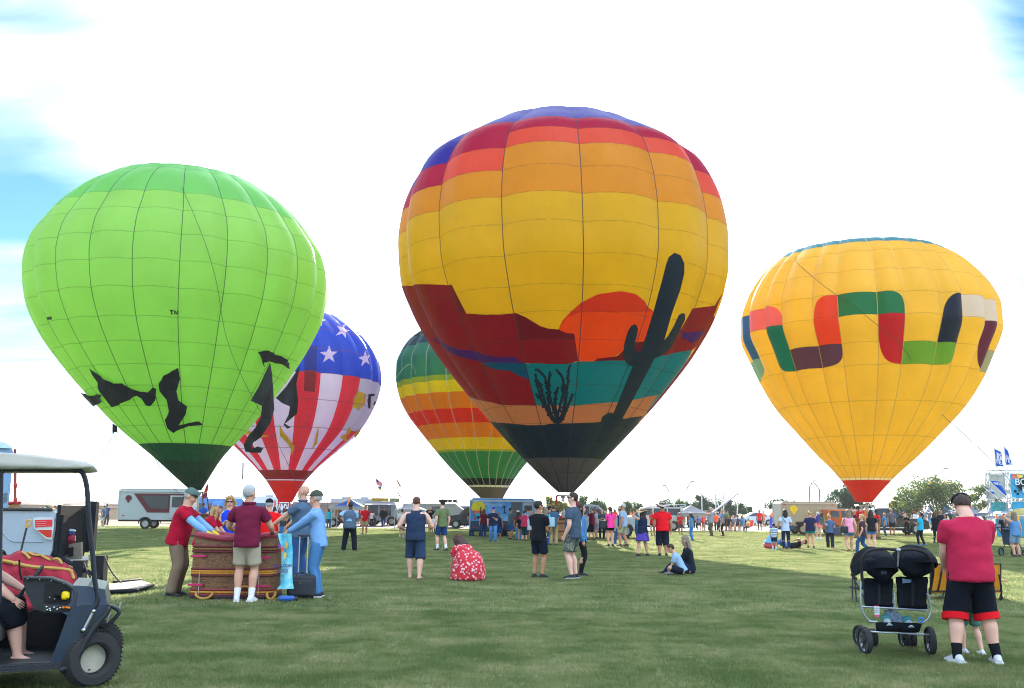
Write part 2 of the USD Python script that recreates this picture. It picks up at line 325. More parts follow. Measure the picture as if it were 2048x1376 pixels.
def build_envelope(path, E, rows, base_col, regions, tape=None, rowtape=None, tape_w=.035, tape_from=False):
    """rows: rising list of height fractions; base_col(gore, row, mid angle) -> colour; regions: painter's list (polygon, colour), last on top"""
    o = E.base
    seams = list(E.seams) + [E.seams[0] + 2 * np.pi]
    regs = []
    for g, c in regions: regs.append((shapely.prepared.prep(g), g, c))
    for i in range(len(seams) - 1):
        a, b = seams[i], seams[i + 1]
        mid = (a + b) / 2; sh = -2 * np.pi if mid > np.pi else 0; a_, b_ = a + sh, b + sh
        for j in range(len(rows) - 1):
            t0, t1 = rows[j], rows[j + 1]; cell = sbox(a_, t0, b_, t1); base = base_col(i, j, (a_ + b_) / 2)
            if base is None: continue
            hits = [(g, c) for p, g, c in regs if p.intersects(cell)]
            pieces, rest = [], cell
            for g, c in reversed(hits):
                k = rest.intersection(g)
                if k.area > 2e-7: pieces.append((k, c)); rest = rest.difference(g)
                if rest.area < 2e-7: break
            if rest.area > 2e-7: pieces.append((rest, base))
            for k, c in [(q, c) for k, c in pieces for q in getattr(k, 'geoms', [k]) if q.geom_type == 'Polygon' and q.area > 4e-7]:
                if k.area > .9999 * cell.area: r = E.patch(a_, b_, t0, t1, a_, b_, 5, max(2, int((t1 - t0) / .02)))
                else: r = E.piece(k, a_, b_, t0, t1, a_, b_)
                if r: put(path + '/' + numbered(path, 'panel'), r[0] - o, r[1], r[2], fabric(c))
    if tape is not None:
        t = np.linspace(rows[1] if tape_from else rows[0], .995, 60)
        for k, a in enumerate(E.seams):
            r = np.maximum(E.R(t), .3); V = []
            for side in (-1, 0, 1):
                V.append(E.pos(np.full(60, a) + side * tape_w / 2 / r, t, .012 if side else .022, a=0.0))
            V = np.stack(V, 1).reshape(-1, 3); i = np.arange(59)[:, None] * 3 + np.arange(2)[None]; i = i.ravel()
            obj('load_tape', (V - o, np.stack([i, i + 1, i + 4, i + 3], 1)), tape, path, smooth=True)
    if rowtape is not None:
        for j in range(1, len(rows) - 1):
            V, Fc, of = [], [], 0
            for i in range(len(seams) - 1):
                th = np.linspace(seams[i], seams[i + 1], 7); A = np.linspace(0, 1, 7); dt = .03 / E.L
                v = np.stack([E.pos(th, np.full(7, rows[j] + q), .006, A) for q in (-dt / 2, dt / 2)], 1).reshape(-1, 3)
                k = np.arange(6) * 2; V.append(v); Fc.append(np.stack([k, k + 2, k + 3, k + 1], 1) + of); of += 14
            obj('seam_tape', (np.vstack(V) - o, np.vstack(Fc)), rowtape(j) if callable(rowtape) else rowtape, path, smooth=True)

def ribbon(path, name, E, pts, col, off0, off1, wave=.06, seed=0):
    """cloth strip traced on the envelope, standing off from it, 12 mm thick"""
    g = E.art(pts, step=6); x0, y0, x1, y1 = g.bounds; V, Fc, o = [], [], 0; k = 6
    for i in range(k):
        for j in range(k):
            c = sbox(x0 + (x1 - x0) * i / k, y0 + (y1 - y0) * j / k, x0 + (x1 - x0) * (i + 1) / k, y0 + (y1 - y0) * (j + 1) / k).intersection(g)
            for q in getattr(c, 'geoms', [c]):
                if q.geom_type != 'Polygon' or q.area < 1e-9: continue
                v, f = trimesh.creation.triangulate_polygon(shapely.geometry.polygon.orient(q), engine='earcut')
                if len(f): V.append(v); Fc.append(np.asarray(f) + o); o += len(v)
    V = np.vstack(V); Fc = np.vstack(Fc)
    off = off0 + (off1 - off0) * (y1 - V[:, 1]) / (y1 - y0) + wave * np.sin(V[:, 0] * 70 + seed + V[:, 1] * 60) + wave
    a = np.stack([E.pos(V[i:i + 1, 0], V[i:i + 1, 1], off[i])[0] for i in range(len(V))]); b = np.stack([E.pos(V[i:i + 1, 0], V[i:i + 1, 1], off[i] + .012)[0] for i in range(len(V))])
    obj(name, (np.vstack([b, a]) - E.base, np.vstack([Fc, Fc[:, ::-1] + len(V)])), col, path, smooth=False)
def cloth(path, name, E, pts, col, d, depth=.35, seed=0):
    """free hanging strip in front of the envelope: photo outline set at distance d, swinging in depth, 12 mm thick"""
    g = Polygon(pts); g = g if g.is_valid else g.buffer(0); x0, y0, x1, y1 = g.bounds; V, Fc, o = [], [], 0; k = 8
    for i in range(k):
        for j in range(k):
            c = sbox(x0 + (x1 - x0) * i / k, y0 + (y1 - y0) * j / k, x0 + (x1 - x0) * (i + 1) / k, y0 + (y1 - y0) * (j + 1) / k).intersection(g)
            for q in getattr(c, 'geoms', [c]):
                if q.geom_type != 'Polygon' or q.area < 1e-6: continue
                v, f = trimesh.creation.triangulate_polygon(shapely.geometry.polygon.orient(q), engine='earcut')
                if len(f): V.append(v); Fc.append(np.asarray(f) + o); o += len(v)
    V = np.vstack(V); Fc = np.vstack(Fc)
    dd = d + depth * (.5 * np.sin(V[:, 0] * .16 + seed) + .5 * np.sin(V[:, 1] * .05 + V[:, 0] * .1))
    a = np.array([P(x, y, q) for (x, y), q in zip(V, dd)]); b = a + np.array([0, .012, 0])
    obj(name, (np.vstack([a, b]) - E.base, np.vstack([Fc, Fc[:, ::-1] + len(V)])), col, path, smooth=False)

SEAM = usdkit.material(stage, '/World/Looks/seam_thread', {'t': ('transparent_bsdf', {}), 'd': ('diffuse_bsdf', {'color': (.04, .05, .03)}), 'm': ('mix_closure', {'fac': .34})}, [('t.BSDF', 'm.closure1'), ('d.BSDF', 'm.closure2')], surface='m.closure')
BLACK = mat((.006, .007, .010), .7, var=.1, spec=.25); TAPE_D = mat((.02, .025, .03), .6, var=0); TAPE_L = mat((.45, .43, .36), .6, var=0)
STEEL = mat((.45, .46, .48), .35, .9, var=.05); WICKER = None
D2R = math.pi / 180

def wicker_mat(name, c1, c2, scale=1.0):
    return usdkit.material(stage, '/World/Looks/' + name, {
        'tc': ('texture_coordinate', {}), 'mp': ('mapping', {'scale': (scale, scale, scale)}),
        'sx': ('separate_xyz', {}), 'ad': ('math', {'math_type': 'add'}), 'cx': ('combine_xyz', {}),
        'b': ('brick_texture', {'scale': 24.0, 'color1': c1, 'color2': c2, 'mortar': tuple(np.array(c1) * .12), 'mortar_size': .03, 'mortar_smooth': .6, 'brick_width': .8, 'row_height': .30, 'bias': -.1}),
        'n': ('noise_texture', {'scale': 14.0, 'detail': 4.0}), 'm': ('mix_color', {'blend_type': 'multiply', 'fac': .55}),
        'bp': ('bump', {'strength': .8, 'distance': .012, 'invert': True}), 'p': ('principled_bsdf', {'roughness': .6})},
        [('tc.object', 'mp.vector'), ('mp.vector', 'sx.vector'), ('sx.x', 'ad.value1'), ('sx.y', 'ad.value2'), ('ad.value', 'cx.x'), ('sx.z', 'cx.y'), ('cx.vector', 'b.vector'),
         ('tc.object', 'n.vector'), ('b.color', 'm.a'), ('n.color', 'm.b'), ('m.result', 'p.base_color'), ('b.fac', 'bp.height'), ('bp.normal', 'p.normal')], surface='p.BSDF')
WICKER = wicker_mat('wicker_honey', srgb(190, 140, 80), srgb(150, 100, 55))
RED_PAD = mat(srgb(150, 28, 32), .6); SUEDE = mat(srgb(96, 48, 36), .85)

def basket_parts(path, base, top, pad=RED_PAD, w=1.5, d=1.2, h=1.1, trim=SUEDE, bands=None):
    """basket standing under the mouth: local frame of the balloon thing (origin at envelope base)"""
    gx, gz = base[0], -base[2]
    c = np.array([gx * 0, 0, gz])
    outer = loft([((0, 0, gz + .06), w / 2, d / 2), ((0, 0, gz + h * .5), w / 2 * 1.02, d / 2 * 1.02), ((0, 0, gz + h), w / 2 * .99, d / 2 * .99)], 24, .45)
    inner = loft([((0, 0, gz + .12), w / 2 - .05, d / 2 - .05), ((0, 0, gz + h + .3), w / 2 - .05, d / 2 - .05)], 24, .45)
    obj('basket', mani(outer) - mani(inner), WICKER, path)
    a = np.linspace(0, 2 * np.pi, 33)
    def ring(z, r, off=0.): 
        ca, sa = np.cos(a), np.sin(a)
        return tube(np.stack([(w / 2 + off) * np.sign(ca) * np.abs(ca) ** .45, (d / 2 + off) * np.sign(sa) * np.abs(sa) ** .45, np.full(33, z)], 1), r, 8, cap=False)
    obj('basket_rim', ring(gz + h + .01, .055), trim, path); obj('basket_skid', ring(gz + .05, .05), mat((.03, .025, .02), .8), path)
    for z in (bands or (.45, .8)): obj('basket_band', ring(gz + h * z, .03, .012), mat(srgb(110, 30, 40), .7), path)
    zt = top
    for sx in (-1, 1):
        for sy in (-1, 1):
            obj('burner_upright', tube([(sx * w * .44, sy * d * .42, gz + h - .1), (sx * w * .30, sy * d * .30, zt)], [.035, .03], 8), pad, path)
    fr = [(-w * .30, -d * .3, zt), (w * .30, -d * .3, zt), (w * .3, d * .3, zt), (-w * .3, d * .3, zt), (-w * .30, -d * .3, zt)]
    obj('burner_frame', [tube(fr[i:i + 2], .022, 6) for i in range(4)], STEEL, path)
    for sx in (-1, 1):
        coil = [(sx * .16 + .1 * math.cos(q), .1 * math.sin(q), zt - .12 + .02 * q / 6.28) for q in np.linspace(0, 6.28 * 5, 60)]
        obj('burner', [tube(coil, .012, 5), xf(trimesh.creation.cylinder(.06, .16, sections=12), (sx * .16, 0, zt - .2)), tube([(sx * .16, 0, zt - .2), (sx * .16, -.05, zt - .42)], .015, 6), tube([(-w * .3, 0, zt - .02), (w * .3, 0, zt - .02)], .015, 6)], STEEL, path)
    return gz + h
def rope(path, name, E, pts, r=.012, m=TAPE_D, sag=0.):
    p = np.array(pts, float); q = spline(p, 6) if len(p) > 2 else np.linspace(p[0], p[1], 9)
    q[:, 2] -= sag * 4 * np.linspace(0, 1, len(q)) * (1 - np.linspace(0, 1, len(q)))
    obj(name, tube(q - E.base, r, 5), m, path)

# --- the large desert-scene balloon
N = 14; seams = np.array([(6.4 + 360 / N * k) * D2R for k in range(-7, 7)])
ED = Envelope((1132, 985, 49.6), 19.22, 0.0024, [0.38, 1.36, 2.49, 3.74, 5.25, 6.73, 7.85, 8.5, 8.59, 8.41, 7.98, 7.29, 6.0, 4.68, 3.83, 0], seams, .052, axis=[(900, 1128), (800, 1130), (650, 1129), (500, 1125), (400, 1122.5), (250, 1121)])
pd = thing('hot_air_balloon', 'largest balloon, yellow with desert sunset, saguaro cactus and red mesas', 'hot air balloon', ED.base)
rows_y = [945, 915, 880, 846, 808, 768, 724, 677, 621, 566, 502, 437, 380, 326, 281, 251, 231]
rows = [0.0] + [ED._t_at(y) for y in rows_y] + [.955, 1.0]
C = dict(yellow=srgb(242, 208, 16), gold=srgb(240, 170, 16), salmon=srgb(245, 92, 62), magenta=srgb(190, 0, 72), blue=srgb(52, 44, 190), crimson=srgb(140, 10, 34), maroon=srgb(112, 6, 34), purple=srgb(70, 26, 130),
         teal=srgb(0, 140, 165), steel=srgb(0, 90, 140), tan=srgb(200, 140, 98), navy=srgb(28, 48, 74), char=srgb(84, 92, 106), sunt=srgb(225, 62, 22), sunb=srgb(250, 84, 0))
RI = {y: i + 1 for i, y in enumerate(rows_y)}
def dcol(i, j, mid):
    deg = (mid + ED.az) / D2R; y = (['low'] + rows_y + [0, 0])[j]
    if j <= 1: return C['char']
    if y in (915, 880): return C['navy']
    if y == 846: return C['tan']
    if y == 808: return C['crimson'] if abs(deg) > 95 else C['teal']
    if y in (768, 724, 677, 621) and abs(deg) > 85: return C['crimson']
    if y in (768,): return C['teal']
    k = {380: 0, 326: 1, 281: 2, 251: 3, 231: 4}.get(y)
    if j >= len(rows) - 2 - (1 if abs(deg) > 110 else 0): return C['blue'] if abs(deg) < 110 else C['yellow']
    if y == 231 or k is None: return C['blue'] if j >= RI[231] else C['yellow']
    if -22 < deg < 60: return [C['gold'], C['gold'], C['salmon'], C['magenta']][k]
    if -46 < deg < 86: return [C['gold'], C['salmon'], C['magenta'], C['magenta']][k]
    return [C['gold'], C['magenta'], C['blue'], C['blue']][k]
def z4(l): return [(780 + x / 2.926, 560 + y / 2.926) for x, y in l]
A = ED.art; regs = []
crim = z4([(20, 40), (100, 30), (130, 25), (340, 22), (440, 195), (560, 203), (640, 200), (720, 185), (790, 215), (880, 270), (930, 285), (985, 288), (1030, 308), (1080, 310), (1105, 470), (1040, 490), (940, 492), (780, 482), (805, 580), (855, 735), (640, 730), (590, 715), (500, 700), (380, 640), (200, 420)])
regs.append((A(crim), C['crimson']))
regs.append((A(z4([(340, 22), (440, 195), (380, 188)])), C['maroon']))
regs.append((A(z4([(720, 185), (790, 215), (880, 270), (930, 285), (985, 288), (1030, 308), (1080, 310), (1086, 346), (745, 346)])), C['maroon']))
regs.append((A(z4([(238, 330), (300, 365), (400, 408), (470, 410), (560, 440), (640, 452), (730, 447), (750, 475), (782, 482), (600, 490), (520, 478), (450, 460), (380, 440), (300, 392), (238, 352)])), C['purple']))
regs.append((A(z4([(520, 484), (782, 483), (805, 580), (740, 555), (700, 530), (620, 525), (560, 505)])), C['steel']))
regs.append((A(z4([(790, 484), (940, 493), (1040, 491), (1105, 473), (1370, 468), (1560, 450), (1640, 430), (1770, 405), (1720, 520), (1560, 690), (1430, 700), (1330, 712), (1200, 722), (1085, 735), (857, 735), (805, 580)])), C['teal']))
sunp = [(985, 288), (1010, 235), (1060, 180), (1125, 122), (1220, 80), (1350, 65), (1440, 80), (1510, 120), (1570, 195), (1590, 260), (1560, 340), (1500, 362), (1450, 400), (1360, 420), (1320, 445), (1220, 460), (1195, 475), (1105, 472), (1080, 310), (1030, 308)]
regs.append((A(z4(sunp)), C['sunb']))
regs.append((A(z4([(985, 288), (1010, 235), (1060, 180), (1125, 122), (1220, 80), (1350, 65), (1440, 80), (1510, 120), (1560, 178), (1300, 190), (1130, 176), (1040, 215)])), C['sunt']))
regs.append((A(z4([(1195, 475), (1215, 460), (1330, 445), (1365, 415), (1450, 360), (1505, 358), (1520, 466), (1370, 470)])), C['maroon']))
regs.append((A(z4([(1560, 450), (1580, 380), (1620, 335), (1710, 290), (1790, 165), (1900, 150), (1980, 20), (2050, 60), (1900, 330), (1770, 408), (1640, 435)])), C['crimson']))
regs.append((A(z4([(1712, 290), (1760, 306), (1850, 296), (1800, 350), (1770, 370), (1750, 345)])), C['purple']))
regs.append((A(z4([(470, 690), (500, 700), (590, 716), (640, 731), (855, 736), (1085, 736), (1200, 723), (1330, 713), (1430, 701), (1570, 672), (1480, 800), (1370, 812), (1300, 778), (1240, 825), (1200, 832), (1070, 838), (930, 842), (900, 848), (800, 850), (720, 840), (580, 826)])), C['tan']))
regs.append((A(z4([(560, 815), (600, 832), (720, 841), (800, 851), (900, 849), (930, 842), (1070, 839), (1200, 833), (1237, 830), (1245, 800), (1275, 780), (1300, 774), (1320, 790), (1370, 812), (1480, 795), (1400, 960), (1200, 1020), (900, 1020), (700, 960)])), C['navy']))
cac = z4([(1430, 505), (1390, 480), (1368, 440), (1375, 370), (1395, 300), (1415, 268), (1440, 255), (1460, 264), (1468, 285), (1460, 330), (1450, 370), (1455, 405), (1475, 420), (1510, 330), (1560, 180), (1612, 0)])
cac += [(1334, 548), (1340, 525), (1345, 511), (1354, 504), (1364, 510), (1370, 527), (1369, 548)]
cac += z4([(1715, 0), (1700, 60), (1650, 200), (1605, 352), (1625, 330), (1660, 270), (1690, 205), (1715, 192), (1733, 200), (1736, 230), (1700, 310), (1650, 400), (1600, 438), (1550, 458), (1480, 590), (1400, 740), (1360, 812), (1290, 812), (1320, 760), (1380, 620)])
regs.append((A(cac), C['navy']))
oc = []
for tip, b in (((850, 522), (900, 560)), ((937, 540), (930, 620)), ((978, 530), (1010, 580)), ((1050, 505), (1040, 600)), ((850, 552), (860, 620)), ((852, 672), (900, 730)), ((985, 630), (965, 700)), ((1018, 610), (1030, 690)), ((1075, 670), (1040, 740)), ((865, 590), (890, 660))):
    q = spline(np.array([tip, b, ((b[0] + 985) / 2 + (b[0] - 985) * .18, (b[1] + 835) / 2), (985, 838)]), 9)
    for a_, b_ in zip(q[:-1], q[1:]):
        oc.append(LineString([a_, b_]).buffer(6.0)); oc.append(Point(a_ + rng.normal(0, 5, 2)).buffer(7.5, 3))
oc = unary_union(oc).buffer(.5).simplify(1.2)
for g in getattr(oc, 'geoms', [oc]):
    ext = A(z4(list(g.exterior.coords)[:-1]), step=8)
    for h in g.interiors: ext = ext.difference(A(z4(list(h.coords)[:-1]), step=8))
    regs.append((ext, C['navy']))
build_envelope(pd, ED, rows, dcol, regs, TAPE_D, SEAM, .04)
basket_parts(pd, ED.base, -.15)
rope(pd, 'tether_rope', ED, [ED.pos(.95, .80), P(1475, 415, 49.0)], .012)

# --- the lime green balloon
N = 22; seams = np.array([(0.3 + 360 / N * k) * D2R for k in range(-11, 11)])
EG = Envelope((392, 981, 52.), 17.05, -0.1562, [0.26, 0.98, 1.87, 3.13, 4.47, 5.82, 6.94, 7.68, 7.9, 7.68, 7.0, 6.26, 5.38, 4.32, 3.6, 0], seams, .042, axis=[(875, 369.4), (753, 361), (656, 359), (554, 364), (488, 368), (437, 369), (341, 374)])
pg = thing('hot_air_balloon', 'lime green balloon with loose black cloth strips hanging on its lower half', 'hot air balloon', EG.base)
rows = [0.0] + [EG._t_at(y) for y in (921, 886, 850, 810, 770, 727, 680, 630, 570, 514, 460, 412, 378)] + [.95, 1.0]
gr = [srgb(12, 62, 50), srgb(4, 76, 62)] + [srgb(178, 224, 118)] * 11 + [srgb(140, 212, 122)] + [srgb(130, 206, 120)] * 2
regs = []
for l in ([[339, 619], [347, 619], [347, 621.5], [344.4, 621.5], [344.4, 628], [341.8, 628], [341.8, 621.5], [339, 621.5]], [[348, 628], [348, 619], [350.5, 619], [352.5, 624], [354.5, 619], [357, 619], [357, 628], [355, 628], [355, 622], [353, 627.5], [352, 627.5], [350, 622], [350, 628]]):
    regs.append((EG.art(l, step=2), srgb(10, 40, 30)))
regs.append((EG.art([(90, 634), (103, 633), (104, 639), (91, 640)]), srgb(20, 70, 40)))
build_envelope(pg, EG, rows, lambda i, j, m: gr[min(j, len(gr) - 1)], regs, TAPE_D, SEAM, .032)
def zg(l): return [(20 + x / 1.965, 300 + y / 1.965) for x, y in l]
ribbon(pg, 'cloth_strip', EG, zg([(307, 858), (340, 878), (385, 905), (420, 920), (445, 918), (480, 938), (520, 952), (548, 955), (565, 935), (578, 940), (580, 975), (565, 1010), (548, 1008), (530, 980), (510, 968), (480, 985), (450, 1005), (425, 1014), (400, 985), (370, 950), (350, 915), (325, 885)]), BLACK, .02, .35, seed=1)
ribbon(pg, 'cloth_strip', EG, zg([(661, 855), (668, 900), (655, 950), (662, 985), (695, 1010), (690, 1040), (665, 1085), (700, 1075), (735, 1068), (750, 1083), (700, 1088), (670, 1100), (648, 1115), (625, 1095), (617, 1065), (630, 1030), (620, 985), (592, 950), (588, 920), (605, 890)]), BLACK, .02, .4, seed=2)
ribbon(pg, 'cloth_strip', EG, zg([(226, 893), (250, 925), (290, 955), (330, 968), (350, 960), (372, 965), (374, 990), (355, 1010), (335, 1008), (300, 985), (262, 950)]), BLACK, .02, .2, seed=3)
ribbon(pg, 'cloth_strip', EG, zg([(968, 795), (1000, 788), (1035, 797), (1068, 815), (1097, 845), (1092, 862), (1050, 842), (1010, 830), (985, 838), (985, 855)]), BLACK, .05, .25, seed=4)
d6 = 46.2
cloth(pg, 'cloth_strip', EG, zg([(1022, 835), (1030, 880), (1035, 950), (1038, 1020), (1025, 1070), (985, 1130), (955, 1150), (952, 1172), (975, 1165), (995, 1172), (985, 1190), (950, 1190), (925, 1185), (918, 1160), (935, 1125), (965, 1090), (985, 1050), (990, 1005), (945, 985), (975, 935)]), BLACK, 47.0, .5, 1)
cloth(pg, 'cloth_strip', EG, zg([(1140, 848), (1125, 920), (1133, 990), (1128, 1035), (1100, 1060), (1080, 1075), (1103, 1090), (1090, 1096), (1075, 1080), (1095, 1040), (1100, 1008), (1070, 995), (1045, 975), (1085, 930)]), BLACK, 49.3, .4, 2)
cloth(pg, 'cloth_strip', EG, zg([(403, 1075), (420, 1085), (423, 1112), (412, 1108), (402, 1116)]), BLACK, 51.5, .1, 3)
basket_parts(pg, EG.base, -.1, SUEDE, 1.5, 1.2, 1.1)
rope(pg, 'crown_rope', EG, [EG.pos(.30 + .04 * k, .86 - .05 * k, .10 + .02 * k) for k in range(9)] + [ P(590, 960, 47.5), P(620, 1075, 48)], .012)
rope(pg, 'crown_rope', EG, [EG.pos(-1.5, .2, .0), P(200, 915, 52), P(95, 1005, 52)], .01)
for k in range(4): rope(pg, 'skirt_line', EG, [EG.pos(-.9 - .25 * k, .10), P(330 + 9 * k, 960 + 8 * k, 51.5), P(352 + 7 * k, 1000, 51.3)], .007, sag=.05)

# --- stars and stripes balloon
N = 24; seams = np.array([(3.8 + 15 * k) * D2R for k in range(-12, 12)])
ES = Envelope((571, 1004, 80.), 15.41, -0.022, [0.52, 0.97, 1.55, 2.5, 3.99, 5.64, 6.66, 7.35, 7.64, 7.52, 7.13, 6.5, 5.7, 4.85, 4.24, 0], seams, .035, axis=[(950, 572.2), (890, 576.5), (750, 577.4), (640, 577)])
ps = thing('hot_air_balloon', 'balloon with white stars on blue above red and white stripes', 'hot air balloon', ES.base)
rows = [0.0] + [ES._t_at(y) for y in (961, 940, 895, 852, 795, 740, 690, 650)]; rows.insert(2, rows[1] + .008); rows += [.9, .96, 1.0]
def scol(i, j, m):
    deg = (m + ES.az) / D2R; i = int(round((deg - 11.3) / 15))
    if j == 0: return srgb(225, 30, 24)
    if j == 1: return srgb(252, 250, 246)  # white row painted in place of bright sky through the skirt gap
    j -= 1
    if j == 1: return srgb(150, 14, 22)
    if j <= 5: return (srgb(205, 216, 210) if 48 < deg < 108 and j in (4, 5) else srgb(255, 20, 56) if i % 2 == 0 else srgb(255, 250, 248))
    return srgb(0, 74, 210)
def star(cx, cy, r, sx=1., rot=0.): return [(cx + sx * (r if k % 2 == 0 else r * .4) * math.sin(k * math.pi / 5 + rot), cy - (r if k % 2 == 0 else r * .4) * math.cos(k * math.pi / 5 + rot)) for k in range(10)]
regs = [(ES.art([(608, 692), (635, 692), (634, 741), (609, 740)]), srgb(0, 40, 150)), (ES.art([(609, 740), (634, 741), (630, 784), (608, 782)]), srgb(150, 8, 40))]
for cx, cy, r, sx, ro in ((658.5, 709, 18.5, .95, 0), (687, 661, 16, .95, .3), (732, 717, 17, .6, -.15), (757, 716, 12, .25, -.1), (600, 668, 17, 1, .1), (560, 712, 18, 1, 0), (640, 640, 13, 1, .3)): regs.append((ES.art(star(cx, cy, r, sx, ro), step=3), srgb(235, 222, 240)))
hexa = [(721, 781), (732.5, 789), (731, 806), (718, 821), (707.5, 812), (708.5, 795)]
regs.append((ES.art(hexa, step=3), srgb(214, 190, 0)))
for a_, b_ in (((721, 781), (719, 793)), ((732, 789), (726, 796)), ((731, 806), (725, 806)), ((718, 821), (717, 811)), ((708, 812), (714, 808)), ((709, 795), (714, 797))): regs.append((ES.art(list(LineString([a_, b_]).buffer(.8, 1).exterior.coords)[:-1], step=3), srgb(150, 165, 158)))
for l in ([(736, 789), (750, 787.5), (749.5, 792), (745.3, 792.4), (740.5, 817), (737.5, 817), (741.5, 793), (735.5, 793.5)], [(751.5, 796), (754, 796), (752, 812), (756, 796), (757.8, 796), (754.5, 816), (750.6, 816), (749.8, 805)]): regs.append((ES.art(l, step=2), srgb(30, 40, 50)))
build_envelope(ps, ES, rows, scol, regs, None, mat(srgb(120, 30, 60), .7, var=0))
def zs(l): return [(440 + x / 3.355, 600 + y / 3.355) for x, y in l]
GOLD = mat(srgb(222, 180, 10), .6, trans=.3)
for k, l in enumerate(([(400, 835), (425, 885), (470, 940), (497, 985), (480, 1045), (474, 1000), (450, 960), (405, 915)], [(663, 845), (655, 900), (640, 965), (600, 1005), (625, 945), (640, 895)], [(868, 850), (860, 885), (825, 920), (830, 945), (800, 945), (795, 920), (840, 890)], [(938, 855), (925, 890), (885, 925), (870, 935), (890, 895)], [(180, 865), (215, 885), (270, 905), (340, 915), (300, 922), (240, 912), (190, 905)])):
    ribbon(ps, 'gold_strip', ES, zs(l), GOLD, .03, .3, seed=k)
WHITE_R = mat((.85, .85, .85), .6, var=0, trans=.4)
basket_parts(ps, ES.base, -.1)
rope(ps, 'tether_rope', ES, [ES.pos(1.4, .12, 0), P(632, 950, 79), P(655, 1045, 79)], .012)

# --- rainbow balloon behind
N = 24; seams = np.array([(4 + 15 * k) * D2R for k in range(-12, 12)])
ER = Envelope((984, 998, 80.), 14.57, -0.0431, [0.86, 1.44, 2.18, 3.05, 4.22, 5.49, 6.64, 7.38, 7.65, 7.66, 7.31, 6.79, 5.99, 5.13, 4.56, 0], seams, .045, axis=[(922, 972), (850, 975), (745, 977.4), (640, 978)])
pr = thing('hot_air_balloon', 'balloon in green, yellow, orange and red bands behind the desert balloon', 'hot air balloon', ER.base)
ys = [975, 958, 933, 908, 904, 883, 857, 832, 803, 782, 772, 740, 707, 673]
rows = [0.0] + [ER.t_side(y) for y in ys]; rows.insert(2, rows[1] + .011); rows += [.88, .95, 1.0]
rc = [srgb(120, 108, 106), srgb(252, 250, 246), srgb(40, 46, 46), srgb(60, 146, 98), srgb(60, 146, 98), srgb(176, 186, 30), srgb(255, 212, 0), srgb(255, 136, 0), srgb(255, 48, 0), srgb(255, 136, 0), srgb(255, 222, 0), srgb(164, 184, 50), srgb(52, 136, 108), srgb(52, 130, 112), srgb(30, 66, 96), srgb(52, 130, 112), srgb(80, 156, 80), srgb(80, 156, 80)]  # near-white row above the skirt stands in for sky light through the gap
build_envelope(pr, ER, rows, lambda i, j, m: rc[min(j, len(rc) - 1)], [], TAPE_L, None, .05, True)
basket_parts(pr, ER.base, -.1)
rope(pr, 'tether_rope', ER, [ER.pos(-1.0, .45, .2), P(830, 740, 74.5), P(690, 1000, 75)], .012, TAPE_L)

# --- yellow balloon with the winding band
sm = []
for k in range(13): sm += [(-11.9 + 27.69 * k), (-11.9 + 27.69 * k + 16.4)]
seams = np.sort([((x + 180) % 360 - 180) * D2R for x in sm])
EY = Envelope((1728, 1004, 60.), 15.55, 0.0971, [0.49, 1.03, 1.81, 2.92, 4.18, 5.52, 6.47, 7.16, 7.68, 7.68, 7.33, 6.78, 6.13, 5.38, 4.77, 0], seams, .05, axis=[(914, 1735.3), (819, 1737), (730, 1736), (630, 1731), (540, 1722), (481, 1710)])
py_ = thing('hot_air_balloon', 'golden yellow balloon on the right with a winding band of many colours round its middle', 'hot air balloon', EY.base)
ry = [960, 930, 870, 800, 727, 681, 625, 580, 535, 497]
rows = [0.0] + [EY._t_at(y) for y in ry]; rows.insert(2, rows[1] + .010); rows += [(rows[-1] + 1.2) / 2.2, 1.0]
YEL = srgb(250, 210, 70)
def ycol(i, j, m): return srgb(205, 42, 26) if j == 0 else srgb(252, 250, 244) if j == 1 else (srgb(60, 150, 190) if j >= len(rows) - 2 else YEL)  # row over the skirt coloured white, as sky showing through an open gap
tB, tL, tM, tT = (EY._t_at(y) for y in (727, 681, 625, 580))
def corner(a, b, t0, t1, which):
    """cell (angle a..b, height t0..t1) with one rounded corner"""
    cx = {'l': b, 'r': a}[which[1]]; cy = {'t': t0, 'b': t1}[which[0]]; w, h = b - a, t1 - t0; q = [(cx, cy)]
    sx = -1 if which[1] == 'l' else 1; sy = 1 if which[0] == 't' else -1
    for k in np.linspace(0, np.pi / 2, 14): q.append((cx + sx * w * math.cos(k) ** .55, cy + sy * h * math.sin(k) ** .55))
    return Polygon(q).buffer(0)
regs = []; deg = lambda x: x * D2R - EY.az
band = {-3: ('lb',), }
topc = {-2: (srgb(240, 110, 130)), 0: srgb(30, 128, 90), 2: srgb(222, 222, 232), 4: srgb(240, 120, 40), -4: srgb(200, 60, 60), 6: srgb(60, 120, 200), -6: srgb(30, 128, 90)}
botc = {-3: srgb(120, 180, 195), -1: srgb(92, 56, 96), 1: srgb(110, 178, 60), 3: srgb(160, 175, 160), -5: srgb(210, 180, 190), 5: srgb(60, 60, 130)}
upc = {-2: srgb(40, 100, 190), 0: srgb(238, 70, 16), 2: srgb(22, 34, 70), 4: srgb(60, 60, 130), -4: srgb(200, 60, 60), 6: srgb(120, 180, 195), -6: srgb(238, 70, 16)}
dnc = {-2: srgb(0, 120, 120), 0: srgb(196, 22, 44), 2: srgb(98, 34, 76), 4: srgb(30, 128, 90), -4: srgb(22, 34, 70), -6: srgb(196, 22, 44)}
